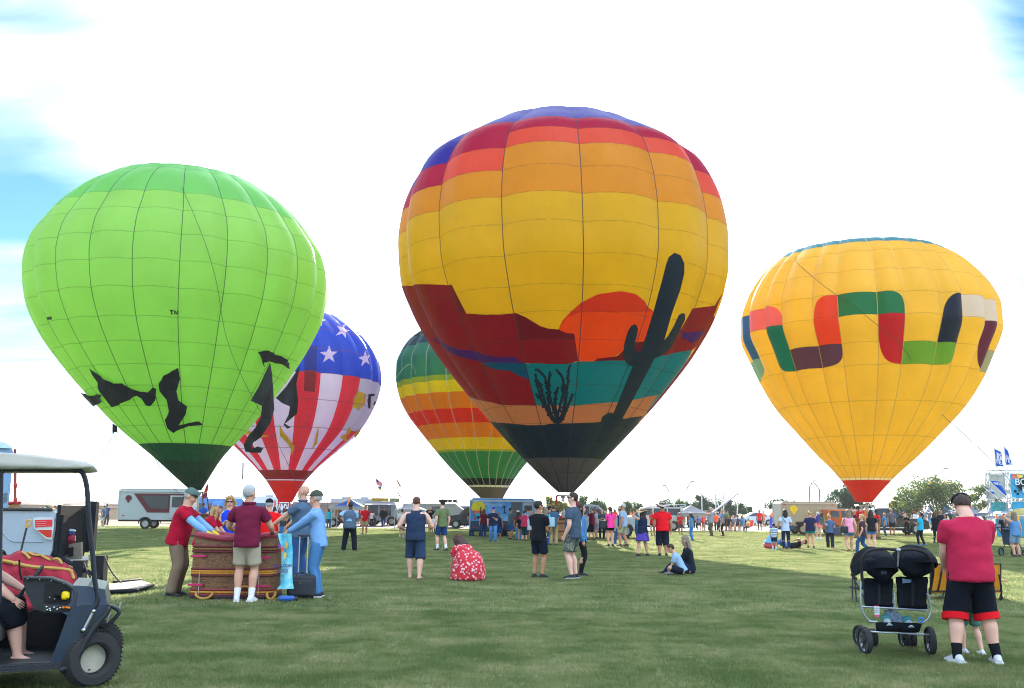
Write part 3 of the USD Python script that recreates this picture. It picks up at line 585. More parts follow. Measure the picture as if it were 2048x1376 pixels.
for k in range(-6, 7):
    a, b, c = deg(-11.9 + 27.69 * k), deg(-11.9 + 27.69 * k + 16.4), deg(-11.9 + 27.69 * (k + 1)); p_ = deg(-11.9 + 27.69 * k - 11.29)
    if k % 2 == 0:
        regs.append((corner(p_, a, tL, tT, 'tl'), upc[k])); regs.append((sbox(a, tM, b, tT), topc[k]))
        if k in dnc: regs.append((corner(b, c, tM, tT, 'tr'), topc[k])); regs.append((corner(b, c, tB, tM, 'bl'), dnc[k]))
    elif k in botc:
        regs.append((sbox(a, tB, b, tL), botc[k])); regs.append((corner(b, c, tB, tL, 'br'), botc[k]))
build_envelope(py_, EY, rows, ycol, regs, mat(srgb(200, 168, 90), .6, var=0), SEAM, .04, True)
basket_parts(py_, EY.base, -.2, BLACK)
rope(py_, 'crown_rope', EY, [EY.pos(-1.0 + .12 * k, .93 - .052 * k, .10 + .02 * k) for k in range(9)] + [ P(1850, 790, 55.5), P(1935, 875, 56.5), P(2005, 945, 58), P(2095, 1035, 59)], .014)
# ---------------- setting: road, far ground, hills
def asphalt(): return mat(srgb(88, 88, 94), .9, var=.12, scale=.6, bump=.3, bscale=30)
v, f = flat(-26, 160, 79.02, 132, -.004, 20, 6); tag(put('/World/road', v, f, None, asphalt()), kind='structure')
v, f = flat(-160, -26.5, 79.02, 118, -.006, 4, 2); tag(put('/World/dirt_lot', v, f, None, mat(srgb(128, 108, 92), .95, var=.15, scale=.1)), kind='structure')
def ridge(name, x0, x1, y, h, seed, m):
    xs = np.linspace(x0, x1, 90); hh = h * (.35 + .65 * meshkit.fbm(np.stack([xs / (abs(x1 - x0) / 9), xs * 0, xs * 0], 1), 5, seed)); V, Fc = [], []
    for k, (dy, q) in enumerate(((-h * 7, 0), (-h * 2.5, .55), (0, 1), (h * 6, 0))): V.append(np.stack([xs, np.full(90, y + dy), hh * q - .5 + 0 * xs], 1))
    V = np.vstack(V)
    for k in range(3): i = np.arange(89) + 90 * k; Fc.append(np.stack([i, i + 1, i + 91, i + 90], 1))
    tag(put('/World/' + name, V, np.vstack(Fc), None, m), kind='structure')
ridge('hills', -2600, -700, 2600, 36, 3, mat(srgb(112, 106, 98), .95, var=.2, scale=.01))
ridge('far_hills', 400, 3200, 3600, 30, 8, mat(srgb(112, 106, 98), .95, var=.2, scale=.01))

# ---------------- trees
def leafmat(name, c1, c2, tr=.45):
    return usdkit.material(stage, '/World/Looks/' + name, {'g': ('geometry', {}), 'r': ('rgb_ramp', {'ramp': [(0, c1), (1, c2)]}), 'p': ('principled_bsdf', {'roughness': .6, 'specular_ior_level': .3}), 't': ('translucent_bsdf', {}), 'm': ('mix_closure', {'fac': tr})},
        [('g.random_per_island', 'r.fac'), ('r.color', 'p.base_color'), ('r.color', 't.color'), ('p.BSDF', 'm.closure1'), ('t.BSDF', 'm.closure2')], surface='m.closure')
LEAF_G = leafmat('leaf_green', (.06, .13, .04), (.17, .27, .09)); LEAF_P = leafmat('leaf_palo_verde', (.09, .16, .045), (.22, .28, .09)); LEAF_B = leafmat('leaf_mesquite', (.05, .11, .06), (.14, .22, .12)); FLOW = leafmat('yellow_blossom', (.45, .32, .01), (.62, .46, .03))
BARK = mat(srgb(96, 84, 62), .9, var=.25, scale=3, bump=.5)
def leaves(cs, rad, n, size, r):
    """small leaf quads gathered in clumps"""
    k = r.integers(0, len(cs), n); d = r.normal(0, 1, (n, 3)); d /= np.linalg.norm(d, axis=1, keepdims=True); c = cs[k] + d * (rad[k] * r.random(n) ** .45)[:, None] * [1, 1, .75]
    a = r.normal(0, 1, (n, 3)); a /= np.linalg.norm(a, axis=1, keepdims=True); b = np.cross(a, r.normal(0, 1, (n, 3))); b /= np.linalg.norm(b, axis=1, keepdims=True); s = size * r.uniform(.5, 1.2, n)[:, None]
    V = np.stack([c - a * s, c + b * s * .45, c + a * s, c - b * s * .45], 1).reshape(-1, 3); i = np.arange(n) * 4
    return V, np.stack([i, i + 1, i + 2, i + 3], 1)
def tree(px, top, d, wpx, label, lm=LEAF_G, name='tree', n=5200, size=.17, clumps=34, flowers=0, base=0., group=None, seed=None, catg='tree', trunk=.32):
    c = P(px, 1020, d); H = P(px, top, d)[2]; W = wpx / F * d / 2; r = np.random.default_rng(int(px + top) if seed is None else seed)
    t = thing(name, label, catg, (c[0], d, base), 0, group)
    u = r.normal(0, 1, (clumps, 3)); u /= np.linalg.norm(u, axis=1, keepdims=True); q = r.random(clumps) ** .4
    cs = np.stack([u[:, 0] * W * .80 * q, u[:, 1] * W * .7 * q, H * (trunk + (1 - trunk) * .48) + u[:, 2] * H * (1 - trunk) * .42 * q * r.uniform(.75, 1.1, clumps)], 1)
    cs[:, 2] -= .12 * H * (cs[:, 0] ** 2 + cs[:, 1] ** 2) / W ** 2; rad = W * r.uniform(.14, .34, clumps) * (1.15 - .3 * q)
    nt = 3; lim = []
    for k in range(nt):
        o = r.normal(0, .12, 2); lim.append(tube(spline([(o[0], o[1], 0), (o[0] * 3 + r.normal(0, .1), o[1] * 3, H * .18), (o[0] * 7, o[1] * 7, H * trunk * 1.25)], 4), np.linspace(.035 * H ** .8, .016 * H ** .8, 9), 7))
        for j in r.integers(0, clumps, 5): lim.append(tube(spline([(o[0] * 5, o[1] * 5, H * trunk), (cs[j] * [.6, .6, 1] + [o[0] * 2, o[1] * 2, H * trunk * .9]) / [1, 1, 1.9], cs[j]], 4), np.linspace(.015 * H ** .8, .006, 9), 5))
    obj('trunk', lim, BARK, t)
    V, Fc = leaves(cs, rad, n, size, r); m = put(t + '/' + numbered(t, 'crown'), V, Fc, None, lm)
    if flowers:
        k = cs[:, 2] > H * .4; V, Fc = leaves(cs[k] * [1.03, 1.03, 1.02], rad[k] * 1.08, flowers, size * .9, r); put(t + '/' + numbered(t, 'blossom'), V, Fc, None, FLOW)
    return t
tree(1868, 951, 112, 176, 'broad palo verde tree with yellow blossom above the row of canopies', LEAF_P, n=9000, clumps=60, flowers=900, size=.15, trunk=.2)
tree(1800, 985, 116, 60, 'bright green low tree at left foot of palo verde', LEAF_P, n=2600, clumps=22, flowers=60, trunk=.1)
tree(1975, 958, 118, 80, 'thin palo verde tree showing behind the drinks booth flags', LEAF_P, n=2200, clumps=22, flowers=220, trunk=.25)
tree(2046, 938, 125, 70, 'sparse tree showing above the drinks booth roof', LEAF_P, n=1100, clumps=16, flowers=120, trunk=.3)
tree(1694, 966, 108, 110, 'dark green tree behind red skirt of the yellow balloon', LEAF_B, n=6500, clumps=44, trunk=.15)
tree(1566, 990, 125, 74, 'rounded green tree behind inflatable castle', LEAF_B, n=3000, clumps=26, trunk=.3)
tree(1496, 1012, 128, 40, 'small green tree behind seated spectators', LEAF_G, n=1600, clumps=16, trunk=.3)
tree(1466, 994, 122, 70, 'green tree behind the slanted trampoline poles', LEAF_B, n=3000, clumps=26, trunk=.2)
tree(1350, 994, 120, 90, 'bright green tree behind red stage trailer', LEAF_G, n=3600, clumps=30, trunk=.2)
tree(1406, 990, 118, 110, 'broad green tree behind the white canopy', LEAF_B, n=4600, clumps=36, trunk=.2)
tree(1258, 1000, 122, 70, 'round green tree behind the white van', LEAF_G, n=2800, clumps=24, trunk=.25)
tree(1184, 991, 116, 80, 'green tree rising over the white pickup cab', LEAF_G, n=3400, clumps=28, trunk=.25)
tree(1108, 992, 112, 76, 'yellow flowering tree behind balloon crew', LEAF_P, n=2600, clumps=26, flowers=1200, trunk=.25)
tree(106, 1002, 95, 42, 'bright lime green shrub beyond the pickup bed', LEAF_P, n=1500, clumps=14, flowers=30, name='shrub', catg='shrub', trunk=.05)

# ---------------- houses far left
def house(px, wpx, top, d, label, wc, rc):
    c = P(px, 1015, d); w = wpx / F * d; h = P(px, top, d)[2]; t = thing('house', label, 'house', (c[0], d, 0)); e = h * .62; D = 11
    obj('wall', bx((0, 0, e / 2 - .5), (w, D, e + 1), .02), mat(wc, .9, var=.1, scale=.3), t)
    rm = obj('roof', hull([(s * (w / 2 + .5), q * (D / 2 + .5), e) for s in (-1, 1) for q in (-1, 1)] + [(s * w * .25, 0, h) for s in (-1, 1)] + [(s * (w / 2 + .5), q * (D / 2 + .5), e - .2) for s in (-1, 1) for q in (-1, 1)]), mat(rc, .9, var=.15, scale=.6), t)
    for k in range(max(2, int(w / 4))):
        x = -w / 2 + (k + .5) * w / max(2, int(w / 4)); fr = obj('window', bx((x, -D / 2 - .02, e * .5), (1.5, .08, 1.2), .01), mat((.7, .68, .64), .6, var=0), t); obj('pane', bx((x, -D / 2 - .05, e * .5), (1.3, .06, 1.0), .01), GLASS_D, fr)
GLASS_D = mat((.015, .02, .026), .08, var=0, spec=.8); GLASS_B = mat((.03, .05, .075), .08, var=0, spec=.8)
for k, (px, w, top, wc, rc) in enumerate(((50, 46, 1000, srgb(190, 172, 150), srgb(120, 112, 112)), (92, 34, 1003, srgb(176, 160, 140), srgb(134, 124, 120)), (136, 40, 999, srgb(200, 184, 160), srgb(124, 114, 114)), (178, 36, 1002, srgb(170, 150, 130), srgb(112, 104, 106)), (214, 34, 998, srgb(206, 190, 168), srgb(130, 122, 122)), (258, 40, 1000, srgb(190, 170, 150), srgb(118, 110, 110)), (12, 30, 1001, srgb(180, 165, 145), srgb(126, 118, 118)))):
    house(px, w, top, 250 + 12 * (k % 3), ['tan house with grey hipped roof, second from photo left edge', 'low tan house behind the lime green shrub', 'cream house with grey roof right of the shrub', 'brown walled house left of woman in visor', 'pale house with long roof behind woman in visor', 'tan house hidden behind white trailer with maroon window', 'tan house at far left edge behind pickup'][k], wc, rc)
w = thing('block_wall', 'long low tan block wall across the dirt lot', 'wall', (-62, 120, 0)); obj('wall_course', [bx((0, 0, .55), (110, .2, 1.5), .02)], mat(srgb(170, 146, 120), .9, var=.1), w); obj('wall_cap', bx((0, 0, 1.33), (110, .3, .08), .02), mat(srgb(150, 130, 110), .9), w)

# ---------------- vehicles and trailers
TYRE = mat((.018, .018, .02), .85, var=.1); RIM = mat(srgb(190, 192, 196), .3, .8, var=.03); CHROME = mat(srgb(210, 212, 216), .12, 1., var=0)
WHITE = mat(srgb(168, 176, 186), .35, var=.03, coat=.4); WHITE_D = mat(srgb(152, 162, 172), .5, var=.04)
REDL = mat(srgb(190, 10, 20), .2, var=0); AMBER = mat(srgb(240, 130, 20), .3, var=0); RUB = mat((.02, .02, .022), .7, var=.05)
def wheel(par, x, y, r, w=.22, rim=RIM, s=-1):
    t = obj('wheel', xf(lathe([(r * .58, -w / 2), (r * .9, -w / 2), (r, -w * .32), (r, w * .32), (r * .9, w / 2), (r * .58, w / 2), (r * .58, -w / 2)], 28, 'y'), (x, y, r)), TYRE, par, smooth=35)
    parts = [xf(lathe([(r * .60, -w * .38), (r * .60, w * .38), (r * .54, w * .38), (r * .52, 0), (r * .12, 0), (r * .12, -.04), (0, -.04)], 24, 'y'), (x, y + s * w * .12, r))]
    for k in range(6): parts.append(xf(bx((0, 0, r * .33), (.05, .03, r * .5), .008), (0, 0, 0), ry=k * math.pi / 3)); parts[-1].apply_translation((x, y + s * w * .22, r))
    obj('rim', parts, rim, t, smooth=35); return t
def arch(poly, ws):
    for x, r in ws: poly = poly.difference(Point(x, r).buffer(r * 1.16, 12))
    return poly
def car(name, label, catg, loc, rot, body, cab, wins, wheels, W, col, wr=.36, lamps=(), trim=None, bed=None, group=None, shield=None, rims=RIM):
    t = thing(name, label, catg, (loc[0], loc[1], 0), rot, group)
    B_ = arch(Polygon(body), [(x, wr) for x in wheels]); m = prism(B_, W)
    if bed: m = tm(mani(m) - mani(bx(((bed[0] + bed[1]) / 2, 0, bed[2] + .5), (bed[1] - bed[0], W - .16, 1.0), .001)))
    obj('body', m, col, t)
    obj('underside', prism(Polygon([(min(wheels) - .3, .28), (max(wheels) + .3, .28), (max(wheels) + .3, .55), (min(wheels) - .3, .55)]), W - .5), RUB, t)
    if cab:
        c = trimesh.creation.extrude_polygon(Polygon(cab), W * .94, engine='earcut'); v = c.vertices; zz = v[:, 1]; z0, z1 = min(z for _, z in cab), max(z for _, z in cab); k = 1 - .14 * (zz - z0) / (z1 - z0)
        c.vertices = np.stack([v[:, 0], (W * .47 - v[:, 2]) * k, zz], 1)
        if c.volume < 0: c.invert()
        obj('cabin', c, col, t)
        for s in (-1, 1):
            for wpoly in wins:
                g = trimesh.creation.extrude_polygon(Polygon(wpoly), .02, engine='earcut'); q = g.vertices; kk = 1 - .14 * (q[:, 1] - z0) / (z1 - z0); g.vertices = np.stack([q[:, 0], s * (W * .47 * kk - .008 + q[:, 2]), q[:, 1]], 1)
                if g.volume < 0: g.invert()
                obj('window', g, GLASS_D, t)
        for (x0, z0_, x1, z1_) in (shield or ()):
            n = np.array([-(z1_ - z0_), 0, x1 - x0]); n /= np.linalg.norm(n); n = n if n[2] > 0 else -n; h0, h1 = W * .40, W * .36
            q = np.array([(x0, -h0, z0_), (x0, h0, z0_), (x1, h1, z1_), (x1, -h1, z1_)]); obj('windscreen', hull(np.vstack([q - n * .02, q + n * .012])), GLASS_B, t)
    for x in wheels:
        for s in (-1, 1): wheel(t, x, s * (W / 2 - .13), wr, .25, rims, s)
    for (x, y, z, sx, sy, sz, m) in lamps: obj('lamp', bx((x, y, z), (sx, sy, sz), .02), m, t)
    for (x, z, sx, sz, m, nm) in (trim or ()): obj(nm, [bx((x, s * (W / 2 + .012), z), (sx, .03, sz), .01) for s in (-1, 1)], m, t)
    return t
def trailer(name, label, loc, rot, L, H0, H1, W, col, wheels, group=None, wr=.34, roofm=WHITE, fend=True):
    t = thing(name, label, 'trailer', (loc[0], loc[1], 0), rot, group)
    sk = [(-L / 2, H0), (L / 2, H0), (L / 2, H1 - .12), (L / 2 - .12, H1), (-L / 2 + .12, H1), (-L / 2, H1 - .12)]
    obj('body', prism(arch(Polygon(sk), [(x, wr) for x in wheels]), W), col, t)
    obj('roof_trim', [bx((0, s * (W / 2 + .01), H1 - .14), (L + .04, .04, .10), .01) for s in (-1, 1)] + [bx((0, 0, H1 + .015), (L - .3, W - .1, .03), .01)], roofm, t)
    obj('chassis', [bx((0, 0, H0 - .06), (L, W - .3, .12), .02), tube([(L / 2, 0, H0 - .05), (L / 2 + 1.1, 0, .45)], .05, 6)], RUB, t)
    obj('corner_trim', [bx((q * (L / 2 + .005), s * (W / 2 + .006), (H0 + H1) / 2), (.06, .05, H1 - H0 - .1), .01) for q in (-1, 1) for s in (-1, 1)], roofm, t)
    for x in wheels:
        for s in (-1, 1):
            wheel(t, x, s * (W / 2 - .08), wr, .2, RIM, s)
            if fend:
                a = np.linspace(0, np.pi, 12); obj('fender', Polygon_arch(x, s * (W / 2 + .03), wr), RUB, t)
    return t
def Polygon_arch(x, y, r):
    a = np.linspace(0, np.pi, 14); o = [(x + math.cos(q) * r * 1.28, r + math.sin(q) * r * 1.28) for q in a]; i = [(x + math.cos(q) * r * 1.14, r + math.sin(q) * r * 1.14) for q in a[::-1]]
    return prism(Polygon(o + i), .16, y)
def decal(t, poly, y, m, th=.008, name='decal', rot=0):
    obj(name, prism(Polygon(poly), th, y - th / 2 if y < 0 else y + th / 2), m, t)
def lettering(t, s, h, at, m, bold=True, name='lettering', face='-y', depth=.008):
    k = meshkit.text_mesh(s, h, depth, bold); k.apply_translation([-k.bounds.mean(0)[0], 0, 0])
    v = k.vertices.copy(); k.vertices = np.stack([v[:, 0], -v[:, 2], v[:, 1]], 1) if face == '-y' else np.stack([v[:, 2], v[:, 0], v[:, 1]], 1)
    k.apply_translation(at); obj(name, k, m, t)
balloon_out = [(math.sin(a) * (1 if abs(a) < 1.9 else .8), math.cos(a)) for a in np.linspace(-2.1, 2.1, 20)] + [(.16, -1.35), (-.16, -1.35)]
def mini_balloon(t, x, z, r, y, m, name='balloon_picture'): decal(t, [(x + a * r, z + b * r) for a, b in balloon_out], y, m, name=name)

def at(px, d): q = P(px, 1020, d); return (q[0], d)
# trailer with maroon window
L1 = at(306, 68.5); t = trailer('enclosed_trailer', 'white enclosed trailer with slanted maroon window panel at left', (L1[0], L1[1] + 1.1), .05, 4.9, .62, 2.72, 2.1, WHITE_D, [-.55], wr=.36)
MAR = mat(srgb(78, 10, 30), .5, var=.04)
decal(t, [(-1.45, 2.42), (2.3, 2.42), (2.3, 1.12), (-.45, 1.12)], -1.055, MAR, name='window_panel'); decal(t, [(-.95, 2.28), (.95, 2.28), (.95, 1.38), (-.25, 1.38)], -1.072, GLASS_D, name='window'); decal(t, [(1.06, 2.3), (2.1, 2.3), (2.1, .75), (1.06, .75)], -1.072, WHITE_D, name='door')
decal(t, [(1.2, 2.2), (1.95, 2.2), (1.95, 1.5), (1.2, 1.5)], -1.085, GLASS_D, name='door_pane'); mini_balloon(t, -1.78, 2.08, .22, -1.06, MAR); decal(t, [(-2.15, .88), (-2.0, .88), (-2.0, .94), (-2.15, .94)], -1.06, REDL, name='marker_lamp')
# pale pink trailer with open end
L1 = at(634, 83); t = trailer('enclosed_trailer', 'pale pinkish trailer with open brown rear doorway', (L1[0], L1[1] + 1.1), 0, 4.4, .45, 1.98, 2.0, mat(srgb(164, 156, 168), .5, var=.04), [1.35], wr=.33)
decal(t, [(1.55, 1.9), (2.05, 1.9), (2.05, .85), (1.55, .85)], -1.01, mat(srgb(120, 74, 50), .8), name='doorway'); decal(t, [(.95, 1.9), (1.5, 1.9), (1.5, .6), (.95, .6)], -1.012, WHITE, name='door')
# blue trailer with balloon mural
BLU = usdkit.material(stage, '/World/Looks/mural_blue', {'tc': ('texture_coordinate', {}), 'n': ('noise_texture', {'scale': 1.6, 'detail': 6.0}), 'r': ('rgb_ramp', {'ramp': [(.3, srgb(50, 120, 190)), (.6, srgb(96, 160, 216)), (.8, srgb(150, 190, 226))]}), 'p': ('principled_bsdf', {'roughness': .4})}, [('tc.object', 'n.vector'), ('n.fac', 'r.fac'), ('r.color', 'p.base_color')], surface='p.BSDF')
L1 = at(1006, 57); t = trailer('enclosed_trailer', 'blue trailer painted with yellow balloon, palm tree and white lettering', (L1[0], L1[1] + 1.1), -.03, 3.75, .38, 2.14, 2.1, BLU, [-.2], wr=.32)
yy = -1.058; decal(t, [(-1.82, .40), (.42, .40), (.42, .86), (-.6, .92), (-1.82, .84)], yy, mat(srgb(40, 54, 84), .6), name='dark_band')
mini_balloon(t, -1.40, 1.62, .40, yy - .012, mat(srgb(214, 196, 20), .5), 'balloon_picture'); decal(t, [(-1.72, 1.45), (-1.08, 1.45), (-1.15, 1.25), (-1.32, 1.12), (-1.48, 1.12), (-1.65, 1.25)], yy - .024, mat(srgb(220, 80, 40), .5), name='sunset_band'); decal(t, [(-1.60, 1.32), (-1.20, 1.32), (-1.32, 1.1), (-1.48, 1.1)], yy - .036, mat(srgb(30, 160, 180), .5), name='water_band'); decal(t, [(-1.28, 1.2), (-1.22, 1.2), (-1.22, 1.66), (-1.28, 1.66)], yy - .048, BLACK, name='cactus_picture'); decal(t, [(-1.5, 1.13), (-1.3, 1.13), (-1.36, .98), (-1.44, .98)], yy - .048, BLACK, name='basket_picture')
lettering(t, 'Phoenix', .20, (-.52, yy - .01, 1.70), mat(srgb(170, 205, 235), .5), False)
decal(t, [(-.02, 1.30), (.28, 1.30), (.2, 1.35), (.16, 1.36), (.13, 1.62), (.22, 1.70), (.10, 1.72), (-.04, 1.66), (.09, 1.62), (.11, 1.36)], yy - .01, BLACK, name='palm_picture')
decal(t, [(.50, .42), (1.12, .42), (1.12, 1.98), (.50, 1.98)], yy, mat(srgb(84, 90, 98), .8), name='doorway'); decal(t, [(1.18, .5), (1.78, .5), (1.78, 1.94), (1.18, 1.94)], yy, WHITE_D, name='door'); decal(t, [(1.26, 1.35), (1.7, 1.35), (1.7, 1.75), (1.26, 1.75)], yy - .012, mat(srgb(70, 66, 60), .7, var=.5, scale=9), name='door_shelf')
for z in (.50, .98): decal(t, [(-1.66, z - .04), (-1.52, z - .04), (-1.52, z + .04), (-1.66, z + .04)], yy - .012, REDL, name='marker_lamp')
g = G(1006, 1072); t = thing('storage_bin', 'dark grey upright bin standing before the blue trailer', 'bin', (g[0], g[1], 0)); obj('bin_body', loft([((0, 0, 0), .24, .24), ((0, 0, .85), .28, .27)], 16, .4), mat(srgb(60, 74, 88), .6), t); obj('bin_lid', bx((0, 0, .88), (.60, .58, .07), .03), mat(srgb(50, 60, 74), .6), t)
# white trailer with yellow balloon
L1 = at(1618, 69); t = trailer('enclosed_trailer', 'cream white trailer with a yellow balloon picture on its side', (L1[0], L1[1] + 1.1), 0, 3.9, .55, 2.24, 2.1, mat(srgb(162, 164, 160), .5, var=.04), [-.45], wr=.36)
mini_balloon(t, -1.05, 1.72, .27, -1.058, mat(srgb(226, 210, 40), .5)); decal(t, [(.1, 1.98), (.13, 1.98), (.13, .62), (.1, .62)], -1.058, mat(srgb(150, 150, 150), .5), name='panel_joint'); decal(t, [(.92, 1.98), (.95, 1.98), (.95, .62), (.92, .62)], -1.058, mat(srgb(150, 150, 150), .5), name='panel_joint')
for x in (-1.75, 1.6): decal(t, [(x, 2.02), (x + .14, 2.02), (x + .14, 2.08), (x, 2.08)], -1.075, REDL, name='marker_lamp')
decal(t, [(-.95, .66), (.05, .66), (.05, .86), (-.95, .86)], -1.10, RUB, .06, name='fender_skirt')
# woody van
L1 = at(1694, 67); t = car('woody_van', 'van with orange wood panels and white roof behind woman in pink', 'van', (L1[0], L1[1] + 1.0), 0, [(-1.3, .35), (1.6, .35), (1.6, 1.15), (-1.3, 1.15)], [(-1.3, 1.15), (1.6, 1.15), (1.5, 1.72), (-1.22, 1.72)], [[(-1.1, 1.2), (-.5, 1.2), (-.48, 1.62), (-1.06, 1.62)], [(-.3, 1.2), (.4, 1.2), (.4, 1.62), (-.3, 1.62)]], [-.8, 1.1], 1.8, mat(srgb(176, 92, 34), .5, var=.2, scale=4), wr=.33, trim=[(.1, 1.74, 2.9, .06, WHITE, 'roof_rail')])
# pickups
PW = [(-2.9, .45), (-2.9, 1.12), (-1.0, 1.14), (-.95, 1.16), (1.15, 1.16), (2.55, 1.06), (2.8, .98), (2.86, .5), (2.7, .38), (-2.75, .38)]
def pickup(label, loc, rot, col, rims=RIM, sc=1.0):
    t = car('pickup_truck', label, 'pickup', loc, rot, PW, [(-1.0, 1.14), (1.2, 1.14), (.45, 1.80), (.1, 1.86), (-.75, 1.85), (-.92, 1.75)], [[(-.78, 1.2), (-.06, 1.2), (-.06, 1.74), (-.70, 1.74)], [(.04, 1.2), (.92, 1.2), (.38, 1.72), (.04, 1.74)]], [-1.85, 1.95], 1.95, col, .40, [(2.82, -.75, .9, .12, .3, .2, WHITE), (2.82, .75, .9, .12, .3, .2, WHITE), (-2.88, -.85, .95, .08, .18, .36, REDL), (-2.88, .85, .95, .08, .18, .36, REDL), (2.86, 0, .85, .06, 1.0, .3, RUB)], [(0, .48, 2.6, .06, CHROME, 'running_board'), (-.5, 1.0, .18, .04, RUB, 'door_handle'), (.5, 1.0, .18, .04, RUB, 'door_handle')], (-2.8, -1.08, .62), shield=[(1.16, 1.17, .47, 1.79)], rims=rims)
    obj('wing_mirror', [bx((.85, s * 1.08, 1.28), (.14, .22, .2), .04) for s in (-1, 1)], col, t); obj('bumper', [bx((2.9, 0, .52), (.14, 1.9, .2), .04), bx((-2.96, 0, .55), (.12, 1.8, .18), .04)], CHROME, t); return t
L1 = at(1180, 56); pickup('white pickup truck parked facing right in the middle of the field', (L1[0] - .0, L1[1] + .6), 0, WHITE)
L1 = at(1776, 71); pickup('black pickup truck parked facing right behind yellow balloon crew', (L1[0], L1[1] + .8), 0, mat(srgb(16, 20, 28), .15, var=.02, coat=.8))
# dark suv
SUV = [(-2.3, .4), (-2.32, 1.05), (-1.6, 1.1), (1.2, 1.1), (2.15, .98), (2.3, .85), (2.32, .45), (2.2, .35), (-2.2, .35)]
L1 = at(948, 79); car('sports_utility_car', 'dark grey off-road car facing left beside the blue trailer', 'car', (L1[0], L1[1] + 1.0), math.pi, SUV, [(-2.2, 1.08), (1.25, 1.08), (.65, 1.68), (.3, 1.74), (-1.9, 1.72)], [[(-2.0, 1.14), (-1.05, 1.14), (-1.05, 1.64), (-1.85, 1.64)], [(-.95, 1.14), (-.05, 1.14), (-.05, 1.65), (-.95, 1.65)], [(.05, 1.14), (1.0, 1.14), (.55, 1.62), (.05, 1.65)]], [-1.45, 1.45], 1.85, mat(srgb(30, 34, 42), .25, var=.02, coat=.6), .36, [(2.3, -.7, .82, .1, .3, .14, AMBER), (2.3, .7, .82, .1, .3, .14, AMBER)], shield=[(1.22, 1.1, .67, 1.67)])
# white sedan
SED = [(-2.2, .4), (-2.25, .95), (-1.5, 1.02), (1.0, 1.0), (2.1, .82), (2.25, .5), (2.1, .3), (-2.1, .3)]
L1 = at(1508, 112); car('sedan_car', 'pale blue-white saloon car parked on the road facing left', 'car', (L1[0], L1[1]), math.pi, SED, [(-1.75, .98), (1.15, .98), (.35, 1.42), (-.2, 1.48), (-.9, 1.42)], [[(-1.3, 1.04), (-.35, 1.04), (-.35, 1.40), (-.85, 1.36)], [(-.25, 1.04), (.9, 1.04), (.3, 1.37), (-.25, 1.41)]], [-1.4, 1.4], 1.8, mat(srgb(190, 206, 222), .2, var=.02, coat=.6), .34, [(-2.22, -.65, .86, .1, .4, .14, REDL), (-2.22, .65, .86, .1, .4, .14, REDL)], shield=[(1.12, 1.0, .37, 1.41), (-1.72, 1.0, -.92, 1.41)])
# white off-road wagon with roof rack behind the pickup
L1 = at(1310, 78); t = car('sports_utility_car', 'white wagon with black roof bars behind woman in straw hat', 'car', (L1[0] - .2, L1[1]), math.pi, [(-2.4, .45), (-2.4, 1.15), (1.3, 1.15), (2.2, 1.08), (2.3, .5), (2.2, .4), (-2.3, .4)], [(-2.35, 1.13), (1.35, 1.13), (.85, 1.78), (.6, 1.82), (-2.25, 1.82)], [[(-2.1, 1.2), (-1.1, 1.2), (-1.1, 1.72), (-2.05, 1.72)], [(-1, 1.2), (0, 1.2), (0, 1.72), (-1, 1.72)], [(.1, 1.2), (1.1, 1.2), (.78, 1.7), (.1, 1.72)]], [-1.5, 1.5], 1.9, WHITE, .38, shield=[(1.33, 1.16, .88, 1.76)], trim=[(-.8, 1.86, 2.4, .05, RUB, 'roof_bar')])
def motorhome(label, px, d, L, H, col, rot=0, stripe=None, wins=(), ac=1, name='motorhome', nose=.5):
    l = at(px, d); t = thing(name, label, 'motorhome' if name == 'motorhome' else 'van', (l[0], l[1] + 1.2, 0), rot)
    b = [(-L / 2, .45), (L / 2 - .1, .45), (L / 2, .8), (L / 2 - nose * .3, 1.5), (L / 2 - nose, H - .15), (L / 2 - nose - .15, H), (-L / 2 + .1, H), (-L / 2, H - .12)]
    obj('body', prism(arch(Polygon(b), [(-L * .28, .4), (L * .33, .4)]), 2.3), col, t)
    for k in range(ac): obj('roof_unit', bx((-L * .25 + k * L * .35, 0, H + .14), (.9, .8, .28), .06), WHITE, t)
    for (x0, x1, z0, z1) in wins: obj('window', [bx(((x0 + x1) / 2, s * 1.155, (z0 + z1) / 2), (x1 - x0, .03, z1 - z0), .01) for s in (-1,)], GLASS_B, t)
    if stripe is not None: obj('side_stripe', [bx((0, -1.16, H * .42), (L * .96, .02, .3), .005)], stripe, t)
    obj('windscreen', hull([(L / 2 - nose * .32 + .01, s * 1.0, 1.52) for s in (-1, 1)] + [(L / 2 - nose + .05, s * 1.0, H - .35) for s in (-1, 1)] + [(L / 2 - nose * .32 - .03, s * 1.0, 1.52) for s in (-1, 1)] + [(L / 2 - nose, s * 1.0, H - .36) for s in (-1, 1)]), GLASS_B, t)
    for x in (-L * .28, L * .33):
        for s in (-1, 1): wheel(t, x, s * 1.02, .4, .25, RIM, s)
    return t
motorhome('blue and white motorhome behind the red shirted basket crew', 430, 96, 6.5, 2.35, mat(srgb(70, 130, 200), .4, var=.05), 0, mat(srgb(206, 214, 224), .4), [(-2.4, -1.2, 1.3, 1.9), (-.6, .6, 1.3, 1.9)])
motorhome('white motorhome with two roof units behind the starry balloon', 520, 104, 7.0, 2.65, mat(srgb(196, 208, 222), .4, var=.04), 0, mat(srgb(80, 120, 180), .4), [(-2.6, -1.4, 1.4, 2.0), (-.8, .6, 1.4, 2.0)], 2)
motorhome('white motorhome with rounded roof behind vest wearing man', 715, 108, 6.0, 2.55, WHITE_D, 0, mat(srgb(120, 160, 200), .4), [(-2, -.8, 1.4, 2.0), (-.2, 1.0, 1.4, 2.0)], 2)
